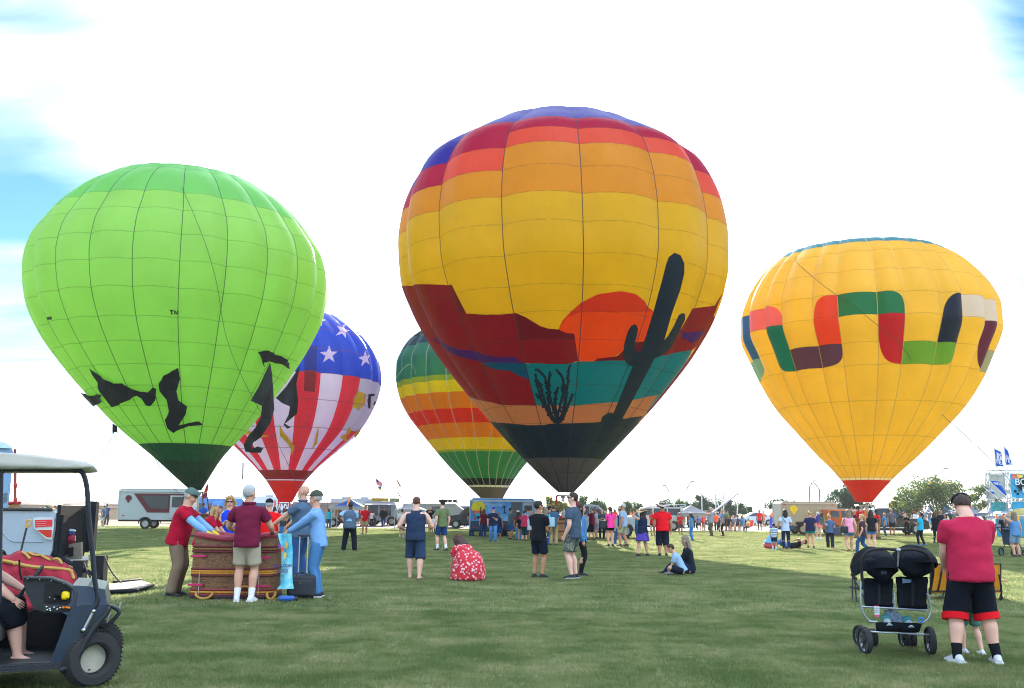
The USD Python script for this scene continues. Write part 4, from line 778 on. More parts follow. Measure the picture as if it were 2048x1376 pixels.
t = motorhome('long white camper van with loaded roof rack behind olive tee', 868, 85, 5.4, 1.98, WHITE, 0, None, [(-.2, .6, 1.25, 1.75)], 0, 'camper_van', .7)
obj('roof_rack', [tube([(x0, y, 2.12), (x1, y, 2.12)], .025, 5) for x0, x1, y in ((.2, 2.0, -.8), (.2, 2.0, .8))] + [tube([(x, -.8, 2.12), (x, .8, 2.12)], .02, 5) for x in np.linspace(.2, 2.0, 6)] + [tube([(x, s * .8, 1.97), (x, s * .8, 2.12)], .02, 5) for x in (.3, 1.9) for s in (-1, 1)], RUB, t)
obj('roof_load', [ball((x, y, 2.24), .17, 1, (1.3, 1, .7)) for x, y in ((.5, -.3), (.9, .2), (1.3, -.2), (1.7, .3))], mat((.04, .04, .05), .8), t)
motorhome('grey-blue coach with dark windows behind the dark off-road car', 930, 96, 5.0, 1.9, mat(srgb(150, 166, 190), .4, var=.04), 0, None, [(-2.2, 1.6, 1.2, 1.75)], 0)
t = motorhome('silver food truck with yellow sign board on its roof', 762, 90, 3.0, 2.2, mat(srgb(140, 160, 180), .35, .4, var=.05), 0, None, [(-1.2, -.3, .9, 1.8), (-.1, .9, .9, 1.8)], 0, 'food_truck', .25)
obj('roof_sign', bx((-.15, -1.0, 2.34), (1.5, .06, .26), .01), mat(srgb(150, 140, 30), .6, var=.5, scale=8), t); obj('menu_board', bx((1.2, -1.0, 2.3), (.9, .06, .34), .01), mat(srgb(120, 140, 110), .6, var=.5, scale=6), t); obj('awning', hull([(-1.4, -1.16, 2.02), (1.3, -1.16, 2.02), (-1.4, -1.9, 1.85), (1.3, -1.9, 1.85), (-1.4, -1.16, 2.06), (1.3, -1.16, 2.06)]), WHITE, t)
# stage trailer
L1 = at(1352, 98); t = thing('stage_trailer', 'dark red stage trailer with white guard rail on top', 'trailer', (L1[0], L1[1], 0)); obj('body', bx((0, 0, 1.0), (1.5, 2.2, 1.25), .04), mat(srgb(130, 34, 60), .6), t); obj('guard_rail', [tube([(-.9, -1, z), (.75, -1, z)], .03, 5) for z in (1.75, 1.95, 2.15)] + [tube([(x, -1, 1.6), (x, -1, 2.15)], .03, 5) for x in (-.9, -.1, .75)], mat(srgb(200, 220, 226), .5, var=0), t); wheel(t, 0, -1.0, .36)

# ---------------- canopies
def canopy(px, apex, eave, wpx, d, label, c1, c2=None, group='pop-up canopies along the road'):
    l = at(px, d); w = wpx / F * d; za = P(px, apex, d)[2]; ze = P(px, eave, d)[2]; h = w / 2; t = thing('canopy', label, 'canopy', (l[0], d, 0), 0, group)
    c2 = c2 or c1; q = [(-h, -h), (h, -h), (h, h), (-h, h)]; prev = None
    for k in range(4):
        a, b = q[k], q[(k + 1) % 4]; V = []
        for s in np.linspace(0, 1, 7):
            zz = ze + (za - ze) * (1 - s) ** 1.25; V += [(a[0] * s, a[1] * s, zz), ((a[0] + b[0]) / 2 * s, (a[1] + b[1]) / 2 * s, zz - .06 * s * (1 - s) * 4 * .5), (b[0] * s, b[1] * s, zz)]
        V = np.array(V); Fc = np.array([[i * 3 + j, i * 3 + j + 1, i * 3 + j + 4, i * 3 + j + 3] for i in range(6) for j in range(2)])
        V2 = V - [0, 0, .015]; obj('roof_panel', (np.vstack([V, V2]), np.vstack([Fc, Fc[:, ::-1] + len(V)])), c1 if k % 2 == 0 else c2, t, smooth=True)
        a3, b3 = np.array([*a, ze]), np.array([*b, ze]); obj('valance', hull([a3, b3, a3 - [0, 0, .25], b3 - [0, 0, .25], a3 * 1.004, b3 * 1.004]), c2, t)
        obj('leg', tube([(a[0] * .98, a[1] * .98, 0), (a[0] * .98, a[1] * .98, ze)], .03, 5), STEEL, t)
def can(r, g, b): return mat(srgb(r, g, b), .7, var=.04, trans=.3)
CW, CB, CR = can(172, 180, 196), can(50, 98, 190), can(190, 70, 66)
canopy(1382, 1010, 1026, 64, 78, 'white canopy with spectators below, behind girl in denim', CW)
canopy(1798, 1012, 1022, 26, 150, 'small pale blue canopy nearest to the black pickup bed', can(150, 180, 214)); canopy(1812, 1011, 1021, 28, 146, 'light blue canopy left of the red one', can(130, 170, 220))
canopy(1832, 1008, 1025, 38, 128, 'red canopy above the black pickup bonnet', CR); canopy(1861, 1008, 1026, 40, 122, 'white canopy between red one and blue one', CW); canopy(1888, 1005, 1026, 46, 116, 'blue canopy with white front left of crimson man', can(90, 140, 220), CW); canopy(1920, 1006, 1028, 44, 112, 'royal blue and white canopy just left of crimson man', CW, CB); canopy(1943, 1007, 1028, 40, 118, 'white canopy hidden behind the crimson man', CW); canopy(1985, 1003, 1026, 40, 110, 'pale blue canopy right of the crimson man', can(130, 170, 226), CW); canopy(2008, 1012, 1032, 50, 90, 'white and blue canopy in front of drinks booth', can(150, 180, 226), CW)
canopy(700, 998, 1013, 62, 76, 'blue and white canopy beside vest wearing man', CB, CW); canopy(822, 1006, 1019, 58, 74, 'white canopy left of man in navy tank top', CW)

# ---------------- poles, flags, lights
def pole_thing(name, label, catg, pts, r, m=None, group=None):
    base = np.array([pts[0][0], pts[0][1], 0]); t = thing(name, label, catg, base, 0, group)
    return t, base
GREY = mat(srgb(120, 122, 128), .5, .3, var=.03); PALE = mat(srgb(206, 210, 214), .5, var=0)
for px, y0, ax, ay, d, lab in ((1338, 983, 1331, 971, 118, 'field light pole with arm leaning left behind straw hat man'), (1374, 977, 1382, 963, 118, 'field light pole with arm leaning right above white canopy'), (1619, 973, 1629, 960, 114, 'light pole at left above cream trailer, arm bent right'), (1639, 979, 1629, 966, 114, 'light pole at right above cream trailer, arm bent left'), (1871, 953, 1889, 937, 125, 'light pole with long arm above the palo verde tree')):
    c = P(px, 1020, d); a = P(px, y0, d); e = P(ax, ay, d); t = thing('light_pole', lab, 'light pole', (c[0], d, 0)); o = np.array([c[0], d, 0])
    obj('pole', tube([(0, 0, 0), a - o], [.09, .07], 8), GREY, t); obj('arm', tube([a - o, e - o], [.07, .05], 6), GREY, t); obj('lamp_head', bx(e - o + [0.15 * np.sign(ax - px), 0, .0], (.55, .28, .10), .03), GREY, t)
def flagpole(px, ytop, d, lab, r=.03):
    c = P(px, ytop, d); t = thing('flag_pole', lab, 'flag pole', (c[0], d, 0)); obj('pole', tube([(0, 0, 0), (0, 0, c[2])], [r, r * .7], 6), PALE, t); obj('finial', ball((0, 0, c[2] + .03), r * 1.8, 1), PALE, t); return t, np.array([c[0], d, 0])
def flagmesh(q, o, d, n=10, wave=.15):
    """four photo corners (tl, tr, br, bl) -> rippling two-sided cloth; returns grid"""
    c = [P(x, y, d) - o for x, y in q]; V = []
    for i in range(n + 1):
        s = i / n
        for j in range(n + 1):
            u = j / n; p = (c[0] * (1 - u) + c[1] * u) * (1 - s) + (c[3] * (1 - u) + c[2] * u) * s; V.append(p + np.array([0, wave * u * math.sin(u * 7 + s * 2), 0]))
    return np.array(V)
def flag(lab, q, d, cols, name='flag', o=None, wave=.15):
    """cols(s, u) -> material key; one mesh per colour, a part each"""
    n = 12; c = P(*q[0], d); o = np.array([c[0], d, 0]); t = thing(name, lab, 'flag', o); V = flagmesh(q, o, d, n, wave); by = {}
    for i in range(n):
        for j in range(n): by.setdefault(cols((i + .5) / n, (j + .5) / n), []).append([i * (n + 1) + j, i * (n + 1) + j + 1, (i + 1) * (n + 1) + j + 1, (i + 1) * (n + 1) + j])
    for k, fs in by.items():
        fs = np.array(fs); u, inv = np.unique(fs, return_inverse=True); v = V[u]; f = inv.reshape(fs.shape); obj('field_' + k[0], (np.vstack([v, v + [0, .02, 0]]), np.vstack([f, f[:, ::-1] + len(v)])), mat(k[1], .7, var=.03, trans=.3), t, smooth=True)
    return t, o, c
flagpole(751.5, 955, 92, 'tall flag pole carrying the national flag'); flagpole(756.5, 970, 93, 'thinner pole right of national flag pole'); flagpole(790, 956, 92, 'tall pole carrying the rainbow flag'); flagpole(793.5, 972, 93, 'thin pole right of rainbow flag pole')
US = {'b': ('blue', srgb(40, 60, 140)), 'r': ('red', srgb(190, 50, 70)), 'w': ('white', srgb(214, 208, 220))}
flag('national flag with stripes and blue canton blowing on tall pole', [(752, 957), (765, 966), (764, 974), (752.5, 969)], 92, lambda s, u: US['b'] if s < .5 and u < .42 else US['r' if int(s * 12) % 2 == 0 else 'w'])
flag('small blue and yellow flag below the national flag', [(757, 972), (762, 973), (762, 980), (757, 979)], 93, lambda s, u: ('blue', srgb(40, 90, 160)) if s < .6 else ('yellow', srgb(190, 180, 60)))
flag('narrow rainbow flag twisting on its pole', [(792, 959), (795, 960), (803, 974), (799, 973)], 92, lambda s, u: [('red', srgb(200, 60, 40)), ('orange', srgb(230, 150, 40)), ('green', srgb(60, 120, 70))][min(2, int(u * 3))])
flag('slim grey streamer below the rainbow flag', [(794, 984), (796, 984), (802, 994), (800, 995)], 93, lambda s, u: ('grey', srgb(120, 140, 180)))
for px, y0, d, lab in ((449, 905, 62, 'thin white mast rising behind woman with curly hair'), (494, 935, 62, 'thin white mast behind grey haired man'),): flagpole(px, y0, d, lab, .02)
flag('dangling dark ribbon near the thin white masts', [(485, 925), (487, 925), (485.5, 958), (484, 958)], 61, lambda s, u: ('grey', srgb(110, 120, 140)), wave=.05)
flag('orange feather flag with blue spots beside green balloon mouth', [(414, 968), (416, 969), (411, 997), (403, 996)], 58, lambda s, u: ('blue', srgb(70, 80, 220)) if abs(u - .5) < .18 and int(s * 9) % 2 else ('orange', srgb(250, 60, 20)))
flag('violet and pink feather flag left of green balloon burner', [(375, 976), (380, 981), (380, 997), (375, 996)], 58, lambda s, u: ('violet', srgb(90, 50, 170)) if s < .5 else ('pink', srgb(240, 60, 190)) if s < .85 else ('orange', srgb(250, 140, 40)))
flag('yellow feather flag above the dark vest wearing man', [(699, 992), (702, 993), (696, 1012), (693, 1011)], 70, lambda s, u: ('yellow', srgb(240, 190, 110)))
for k, px in enumerate((541, 549, 556, 578)): flag(['narrow red feather flag', 'orange feather flag', 'red and white feather flag', 'slim red feather flag'][k] + [' left of starry balloon basket', ' next to starry balloon basket', ' under starry balloon', ' right of starry balloon basket'][k], [(px, 1000), (px + 2, 1000.5), (px + 1.5, 1016), (px - 1, 1016)], 86, lambda s, u, k=k: [('red', srgb(210, 40, 60)), ('orange', srgb(230, 120, 60)), ('red', srgb(220, 60, 80)), ('red', srgb(200, 30, 60))][k] if not (k == 2 and s > .5) else ('white', srgb(220, 220, 224)))
# trampoline frame
c = P(1438, 1020, 85); t = thing('trampoline_frame', 'frame of slanted white bungee trampoline poles', 'bungee trampoline', (c[0], 85, 0)); o = np.array([c[0], 85, 0])
for a, b, r in (((1400, 986), (1430, 1009), .05), ((1430, 987), (1438, 1016), .05), ((1447, 986), (1442, 1014), .05), ((1477, 986), (1424, 1026), .09), ((1403, 988), (1405, 1046), .05), ((1431, 988), (1432, 1046), .05), ((1447.5, 988), (1447, 1046), .05), ((1476, 987), (1474, 1046), .05)):
    obj('pole', tube([P(*a, 85) - o, P(*b, 85) - o], r, 6), PALE if r < .08 else mat(srgb(200, 190, 214), .5), t)
obj('bounce_bed', lathe([(0, .75), (1.3, .75), (1.35, .82), (1.3, .86), (0, .84)], 20), mat(srgb(40, 60, 130), .7), t)
# inflatable
c = P(1553, 1020, 90); t = thing('bouncy_castle', 'blue and orange inflatable castle beside cream trailer', 'bouncy castle', (c[0], 90, 0)); BI, OI = mat(srgb(40, 70, 190), .5), mat(srgb(240, 120, 70), .5)
for x in (-.55, -.2): obj('column', tube([(x, 0, .25), (x + .08, 0, 1.05)], .14, 10), BI, t)
obj('roof_tube', tube(spline([(-.5, 0, 1.15), (-.1, 0, 1.55), (.5, 0, 2.0), (.9, 0, 2.2)]), .2, 10), OI, t); obj('arch_tube', tube(spline([(-.1, -.2, 1.1), (.35, -.2, 1.55), (.8, -.2, 1.75)]), .13, 8), BI, t); obj('white_panel', bx((.45, .1, .75), (1.0, .2, 1.0), .08), WHITE_D, t); obj('bed', bx((.3, 0, .2), (1.9, 1.2, .4), .15), BI, t)
# airliners parked far off
def airliner(px, py, d, label, rot):
    c = P(px, py, d); t = thing('airliner', label, 'aeroplane', (c[0], d, 0), rot); m = mat(srgb(150, 196, 226), .3, var=.02); z = 3.0
    obj('fuselage', loft([((0, 0, 0), .3, .3), ((0, 0, 2), 1.6, 1.6), ((0, 0, 6), 1.95, 1.95), ((0, 0, 24), 1.95, 1.95), ((0, 0, 31), 1.1, 1.1), ((0, 0, 34), .3, .3)], 18).apply_transform(trimesh.transformations.rotation_matrix(math.pi / 2, [0, 1, 0])).apply_translation((-17, 0, z)), m, t)
    obj('tail_fin', xf(prism(Polygon([(10.2, 1.5), (15.2, 1.5), (17.5, 7.6), (15.6, 7.6)]), .35), (-33.5 + 6.2, 0, z), s=(-1, 1, 1)) if 0 else prism(Polygon([(-11, z + 1.4), (-16.2, z + 1.2), (-18.6, z + 7.6), (-16.8, z + 7.6)]), .35), m, t); obj('wing', [hull([(4, 0, z - .8), (-1, 0, z - .8), (-5, s * 15, z + .2), (-6.5, s * 15, z + .2), (4, 0, z - .4), (-1, 0, z - .4)]) for s in (-1, 1)], m, t)
    obj('tailplane', [hull([(-13, 0, z + .6), (-15.6, 0, z + .6), (-16.5, s * 5, z + 1), (-17.4, s * 5, z + 1), (-13, 0, z + .8)]) for s in (-1, 1)], m, t); obj('landing_gear', [tube([(x, y, 0), (x, y, z - 1.2)], .35, 6) for x, y in ((12, 0), (-1, 2.6), (-1, -2.6))], RUB, t); obj('engine', [xf(trimesh.creation.cylinder(.9, 3, sections=14), (2, s * 5, z - 1.3), ry=math.pi / 2) for s in (-1, 1)], m, t)
airliner(1532, 1020, 1300, 'pale blue airliner with swept tail parked beyond the road', 0); airliner(1572, 1020, 1400, 'second airliner whose tail shows behind the tree', 0)

# ---------------- drinks booth with truss tower
c = P(2022, 1020, 66); t = thing('drinks_booth', 'drinks booth with silver truss frame and blue crown sign', 'booth', (c[0], 66, 0)); o = np.array([c[0], 66, 0])
def B(px, py, dd=0): return P(px, py, 66 + dd) - o
TR = mat(srgb(176, 186, 200), .3, .8, var=.03)
def truss(a, b, w=.22):
    a, b = np.array(a, float), np.array(b, float); u = b - a; L = np.linalg.norm(u); u /= L; s = np.cross(u, [0, 1, 0]); s = s / np.linalg.norm(s) if np.linalg.norm(s) > .1 else np.array([1., 0, 0]); q = np.cross(u, s); ms = []
    cs = [s * w / 2 + q * w / 2, -s * w / 2 + q * w / 2, -s * w / 2 - q * w / 2, s * w / 2 - q * w / 2]
    for k in cs: ms.append(tube([a + k, b + k], .025, 5))
    n = max(2, int(L / .35))
    for i in range(n):
        for k in range(4): ms.append(tube([a + u * L * i / n + cs[k], a + u * L * (i + 1) / n + cs[(k + 1) % 4]], .012, 4))
    return ms
zt = B(2018, 944)[2]; zm = B(2018, 1000)[2]
for x, y in ((-.92, 1.0), (-.12, 0), (3.4, 0)): obj('truss_post', truss((x, y, 0), (x, y, zt)), TR, t)
for z in (zt, zm): obj('truss_beam', truss((-.12, 0, z), (3.4, 0, z)) + truss((-.92, 1.0, z), (-.12, 0, z)), TR, t)
obj('side_panel', hull([(-.85, .92, zm + .15), (-.20, .1, zm + .15), (-.85, .92, zt - .15), (-.20, .1, zt - .15), (-.83, .95, zm + .15), (-.83, .95, zt - .15)]), mat(srgb(176, 196, 214), .5, var=.25, scale=1.5), t)
obj('counter_panel', bx((.8, .3, .6), (3.4, .1, 1.2), .02), mat(srgb(40, 140, 190), .5, var=.2, scale=2), t)
sg = obj('sign_board', bx((1.65, -.02, (zm + zt) / 2), (3.1, .06, zt - zm - .3), .01), mat(srgb(30, 150, 205), .5, var=.3, scale=1.2), t)
for x, z, r, cc in ((.35, zt - .30, .18, (210, 110, 110)), (.75, zt - .28, .2, (226, 160, 70)), (1.2, zt - .30, .18, (214, 90, 90)), (1.7, zt - .28, .2, (200, 120, 150))): obj('cup_picture', bx((x, -.06, z), (.34, .02, .32), .02), mat(srgb(*cc), .5), sg)
obj('sign_blot', prism(Point(0, 0).buffer(1, 16).union(Point(.9, .1).buffer(.8, 12)).union(Point(.3, -.6).buffer(.6, 12)), .02, -.07).apply_scale([.62, 1, .48]).apply_translation((1.1, 0, (zm + zt) / 2 + .12)), BLACK, sg)
lettering(sg, 'BOBA', .40, (1.12, -.092, (zm + zt) / 2 + .08), mat(srgb(190, 214, 240), .5)); lettering(sg, 'KING', .36, (1.45, -.092, (zm + zt) / 2 - .42), mat(srgb(200, 220, 244), .5))
obj('crown_picture', prism(Polygon([(.55, 0), (.5, .3), (.62, .16), (.7, .34), (.78, .16), (.92, .3), (.87, 0)]), .02, -.09).apply_translation((0, 0, (zm + zt) / 2 + .55)), mat(srgb(226, 200, 90), .5), sg)
for x, z, r in ((.35, (zm + zt) / 2 - .35, .09), (.5, (zm + zt) / 2 - .52, .08), (.62, (zm + zt) / 2 - .3, .06)): obj('pearl_picture', xf(trimesh.creation.cylinder(r, .02, sections=14), (x, -.08, z), rx=math.pi / 2), BLACK, sg)
obj('blue_banner', bx((.65, -.1, zm - .42), (1.2, .04, .6), .01), mat(srgb(30, 140, 190), .5, var=.2, scale=3), t); obj('side_banner', hull([(-.88, .9, zm - .15), (-.18, .05, zm - .15), (-.88, .9, zm - .75), (-.18, .05, zm - .75), (-.86, .93, zm - .15), (-.86, .93, zm - .75)]), mat(srgb(60, 160, 190), .5, var=.4, scale=4), t)
obj('awning', hull([(-.9, -.1, zm - .95), (.4, -.6, zm - 1.05), (.4, .3, zm - .85), (-.9, .8, zm - .85), (-.9, -.1, zm - .98), (.4, -.6, zm - 1.08)]), WHITE, t); obj('price_board', bx((-.05, -.7, zm - 1.25), (.42, .04, .38), .01), mat(srgb(226, 180, 40), .6), t)
FB = ('blue', srgb(20, 110, 215)); FG = ('edge', srgb(20, 110, 110)); WL = mat(srgb(226, 232, 240), .6, var=0)
def tea_flag(lab, q, pole, d, words):
    c = P(*pole[0], d); o2 = np.array([P(*pole[1], d)[0], d, 0]); t2 = thing('flag', lab, 'flag', o2); obj('pole', tube([P(*pole[1], d) - o2, c - o2], .03, 6), PALE, t2)
    n = 10; V = flagmesh(q, o2, d, n, .10); Fq = np.array([[i * (n + 1) + j, i * (n + 1) + j + 1, (i + 1) * (n + 1) + j + 1, (i + 1) * (n + 1) + j] for i in range(n) for j in range(n)])
    obj('cloth', (np.vstack([V, V + [0, .02, 0]]), np.vstack([Fq, Fq[:, ::-1] + len(V)])), mat(FB[1], .6, var=.08, trans=.3), t2, smooth=True)
    cc = [P(x, y, d) - o2 for x, y in q]
    for (s_, u_, v_, hh) in words:
        k = meshkit.text_mesh(s_, 1.0, .02, True); k.apply_translation([-k.bounds.mean(0)[0], 0, 0]); vv = k.vertices; e1 = (cc[1] - cc[0] + cc[2] - cc[3]) / 2; e2 = (cc[0] - cc[3] + cc[1] - cc[2]) / 2; e2n = np.linalg.norm(e2); e1n = np.linalg.norm(e1); pos = (cc[0] * (1 - u_) + cc[1] * u_) * (1 - v_) + (cc[3] * (1 - u_) + cc[2] * u_) * v_
        k.vertices = pos + vv[:, :1] * hh * e1 / e1n + vv[:, 1:2] * hh * e2 / e2n + np.array([0, -.07, 0]) - vv[:, 2:3] * [0, 1, 0]; obj('lettering', k, WL, t2)
tea_flag('upright blue TEA flag at left on the booth roof', [(1988.5, 896.5), (2004.5, 906), (2008, 933), (1991.5, 932)], ((1988, 896), (1993, 945)), 66, [('BO', .55, .38, .22), ('BA', .5, .60, .22), ('TEA', .5, .88, .24)]); tea_flag('upright blue TEA flag at right on the booth roof', [(2008, 891.5), (2018, 906), (2027, 929), (2012, 930)], ((2007.5, 891), (2013, 943)), 66, [('BA', .5, .66, .2), ('TEA', .45, .90, .24)])
tea_flag('slanted blue flag at upper left of the booth', [(1978, 961), (2000, 963), (2016, 991), (2009, 989)], ((1977, 960), (2013, 995)), 64, [('BO', .5, .28, .2)]); tea_flag('slanted dark blue flag furthest left of the booth', [(1960, 968), (1966, 970), (1991, 986), (1985, 990)], ((1959, 967), (1996, 998)), 64, [('TEA', .5, .72, .16)])
c = P(2048, 1020, 45); t = thing('sunshade', 'large cream and yellow sunshade at the right edge', 'umbrella', (c[0], 45, 0)); V = lathe([(0, .32), (.25, .30), (.5, .2), (.68, .02), (.68, -.02), (.5, .15), (.25, .25), (0, .27)], 24); obj('shade', xf(V, (0, 0, P(2048, 1030, 45)[2])), mat(srgb(226, 214, 150), .7, trans=.3), t); obj('pole', tube([(0, 0, 0), (0, 0, P(2048, 1030, 45)[2] + .28)], .025, 6), PALE, t)
# ---------------- people
SKIN = dict(w=srgb(198, 150, 128), t=srgb(172, 122, 96), d=srgb(84, 54, 40), p=srgb(214, 168, 150))
HAIRC = dict(black=(.012, .010, .012), dark=srgb(48, 34, 28), brown=srgb(84, 56, 38), auburn=srgb(96, 52, 34), blonde=srgb(176, 140, 96), grey=srgb(168, 168, 170), ash=srgb(120, 106, 90), white=srgb(205, 205, 205))
def skinmat(k): return mat(SKIN[k], .5, var=.06, scale=9, spec=.35)
def clothmat(c, v=.09): return mat(c, .9, var=v, scale=5, spec=.2, bump=.25, bscale=25)
DENIM = srgb(44, 76, 124); DENIM_L = srgb(70, 120, 170); DENIM_D = srgb(26, 40, 72)
KHAKI = srgb(150, 136, 112); BLK = srgb(20, 22, 28); NAVY = srgb(22, 32, 58)
def ik(a, t, l1, l2, pole):
    a, t, pole = map(lambda q: np.asarray(q, float), (a, t, pole)); d = t - a; L = np.linalg.norm(d); u = d / (L + 1e-9)
    L = min(L, (l1 + l2) * .999); t = a + u * L
    k = (l1 * l1 - l2 * l2 + L * L) / (2 * L); h = math.sqrt(max(l1 * l1 - k * k, 0)); w = pole - u * (pole @ u); w /= np.linalg.norm(w) + 1e-9
    return a + u * k + w * h, t
def frame(c, th, s=1.0):                # head frame matrix
    yaw, nod = th; return np.array(c), yaw, nod
ARMS = dict(down=(.145, .02, .475), front=(.045, .17, .60), hold=(.03, .15, .68), hip=(.12, -.02, .575), phone=(.05, .17, .83), reach=(.10, .36, .62), up=(.26, .12, 1.02), out=(.40, .10, .70), pocket=(.125, .05, .49), cross=(-.05, .11, .66), back=(.03, -.12, .56), lap=(.07, .20, .42), high=(.06, .12, .97), swingf=(.13, .14, .52), swingb=(.14, -.13, .53), eyes=(.03, .13, .93), chest=(.05, .13, .72))
def add(ms): return ms[0] if len(ms) == 1 else Manifold.batch_boolean(ms, __import__('manifold3d').OpType.Add)
def soften(m, edge, amp, seed, it=6, freq=9., pass_only=False):
    t = tm(m.refine_to_length(edge)); t.merge_vertices()
    trimesh.smoothing.filter_taubin(t, iterations=it)
    if amp:
        n = t.vertex_normals; q = t.vertices * np.array([freq, freq, freq * 1.6])
        t.vertices = t.vertices + n * ((meshkit.fbm(q + 50, 3, seed) - .5) * 2 * amp)[:, None]
    return t

def hand(w, d, nrm, sc, n=5):
    """palm, four bent fingers and a thumb; wrist w, direction d, palm normal nrm"""
    d = d / np.linalg.norm(d); nrm = nrm - d * (nrm @ d); nrm /= np.linalg.norm(nrm); s = np.cross(d, nrm); out = []
    pts = []
    for a in (-1, 1):
        for b in (-1, 1):
            pts += [w + s * a * .026 * sc + nrm * b * .014 * sc, w + d * .085 * sc + s * a * .038 * sc + nrm * b * .012 * sc]
    out.append(mani(hull(pts)))
    for k, (o, l) in enumerate(((-.030, .062), (-.010, .075), (.011, .070), (.030, .055))):
        r = w + d * .075 * sc + s * o * sc; l *= sc
        out.append(mani(tube([r, r + d * l * .55 + nrm * l * .12, r + d * l * .85 + nrm * l * .45], [.0095 * sc, .009 * sc, .007 * sc], n)))
    r = w + d * .025 * sc - s * .026 * sc
    out.append(mani(tube([r, r - s * .028 * sc + d * .025 * sc + nrm * .012 * sc, r - s * .030 * sc + d * .055 * sc + nrm * .022 * sc], [.012 * sc, .011 * sc, .008 * sc], n)))
    return out

def person(px, pyf, label, top=1.72, H=None, face='B', b=1.0, fem=False, skin='w', shirt=('tee', (.5, .1, .1)), low=('shorts', KHAKI), hair=('short', 'dark'), hat=None, arms=('down', 'down'), legs='stand', lean=0., nod=0., turn=0., shoes=BLK, socks=None, pose='stand', beard=None, glasses=None, group=None, seed=None, near=None, child=False, loc=None, z0=0., vest=None, sleeves=None, gloves=None, hem_band=None, side=0.):
    if loc is None: loc = G(px, pyf)
    if H is None: H = top
    if top > 10: H = (pyf - top) / ((pyf - HZ(px)) / 1.5)
    H = float(np.clip(H, .85, 1.95)) if top > 10 else H
    rot = {'B': 0., 'F': math.pi, 'L': math.pi / 2, 'R': -math.pi / 2}.get(face, face if not isinstance(face, str) else 0.)
    seed = int(px * 7 + pyf * 3) if seed is None else seed
    rs = np.random.default_rng(seed); near = (loc[1] < 24) if near is None else near
    NS = 12 if near else 8
    p = thing('person', label, 'person', (loc[0], loc[1], z0), rot, group)
    hs = 1.0 if H > 1.5 else 1.0 + .35 * (1.5 - H)
    if fem: shw, hipw, wa = .098, .096, .074
    else: shw, hipw, wa = .112, .092, .084
    bb = b ** 1.25
    # --- joints
    hz = .515 * H; hip = np.array([0, 0, hz])
    footL, footR = np.array([-.062 * H, 0, 0]), np.array([.062 * H, 0, 0]); ly = [0., 0.]; lift = [0., 0.]
    if legs == 'wide': footL[0], footR[0] = -.115 * H, .115 * H
    if legs == 'stride': footL[1], footR[1] = .15 * H, -.14 * H; lift = [0, .05 * H]; hip[2] -= .02 * H
    if legs == 'stride2': footL[1], footR[1] = -.14 * H, .15 * H; lift = [.05 * H, 0]; hip[2] -= .02 * H
    if legs == 'step': footL[1], footR[1] = .07 * H, -.06 * H; hip[2] -= .005 * H
    if legs == 'cross': footL[0], footR[0] = .02 * H, .0 * H; footL[1] = .07 * H
    kp = [np.array([-.15, 1, 0.]), np.array([.15, 1, 0.])]
    if pose == 'chair': hip = np.array([0, -.05, .46 * (H / 1.7) ** .5]); footL += [-.03, .26 * H, 0]; footR += [.03, .26 * H, 0]
    if pose == 'squat': hip = np.array([0, -.10 * H, .20 * H]); footL += [-.03, .02 * H, 0]; footR += [.03, .02 * H, 0]
    if pose == 'ground': hip = np.array([0, 0, .065 * H]); footL = np.array([-.08 * H, .36 * H, 0]); footR = np.array([.08 * H, .33 * H, 0]); kp = [np.array([-.3, .2, 1]), np.array([.3, .2, 1])]
    if pose == 'tailor': hip = np.array([0, 0, .065 * H]); footL = np.array([.10 * H, .24 * H, .01]); footR = np.array([-.10 * H, .20 * H, .01]); kp = [np.array([-1, .3, .4]), np.array([1, .3, .4])]
    if pose == 'lie': hip = np.array([0, 0, .06 * H]); footL = np.array([-.07 * H, .40 * H, 0]); footR = np.array([.07 * H, .44 * H, .0]); kp = [np.array([-.1, .2, 1]), np.array([.1, .2, 1])]; lean = -1.45
    hip[0] += side
    sp = np.array([0, math.sin(lean), math.cos(lean)]); fw = np.array([0, math.cos(lean), -math.sin(lean)])
    TL = .325 * H
    def T(s, x=0., y=0.): return hip + sp * (s * TL) + fw * y + np.array([x, 0, 0])
    hipj = [hip + np.array([s * .052 * H, 0, -.005 * H]) for s in (-1, 1)]
    ank = [np.array([f[0], f[1] - .012 * H, .042 * H + l]) for f, l in zip((footL, footR), lift)]
    kn, an = zip(*[ik(h_, a_, .235 * H, .245 * H, k_) for h_, a_, k_ in zip(hipj, ank, kp)])
    feet = [a_ * [1, 1, 0] + [0, 0, max(0, a_[2] - .042 * H)] for a_ in an]
    sho = [T(.825, s * shw * H * (b ** .4)) for s in (-1, 1)]
    el, wr = [], []
    for k, s in enumerate((-1, 1)):
        a = arms[k]; q = ARMS[a] if isinstance(a, str) else a
        if pose == 'stand' and lean == 0: tgt = np.array([s * q[0] * H * (b ** .5 if a in ('down', 'hip', 'pocket') else 1), q[1] * H, q[2] * H])
        else: dz = (q[2] - .84) * H; tgt = T(1.0) + np.array([s * q[0] * H * (b ** .5), 0, 0]) + (fw * .5 + np.array([0, .5, 0])) * q[1] * H + (sp * .35 + np.array([0, 0, .65])) * dz
        pole = np.array([s * .55, -1.0, -.35]) if a not in ('hip',) else np.array([s * 1., -.45, .1])
        if a in ('up', 'high', 'eyes', 'phone'): pole = np.array([s * 1., -.1, -.6])
        e, w = ik(sho[k], tgt, .168 * H, .150 * H, pole); el.append(e); wr.append(w)
    # --- body
    def R(s, w, d, y=0., o=0.):
        c = T(s, 0, y); return (c, w * H + o, d * H + o, -lean)
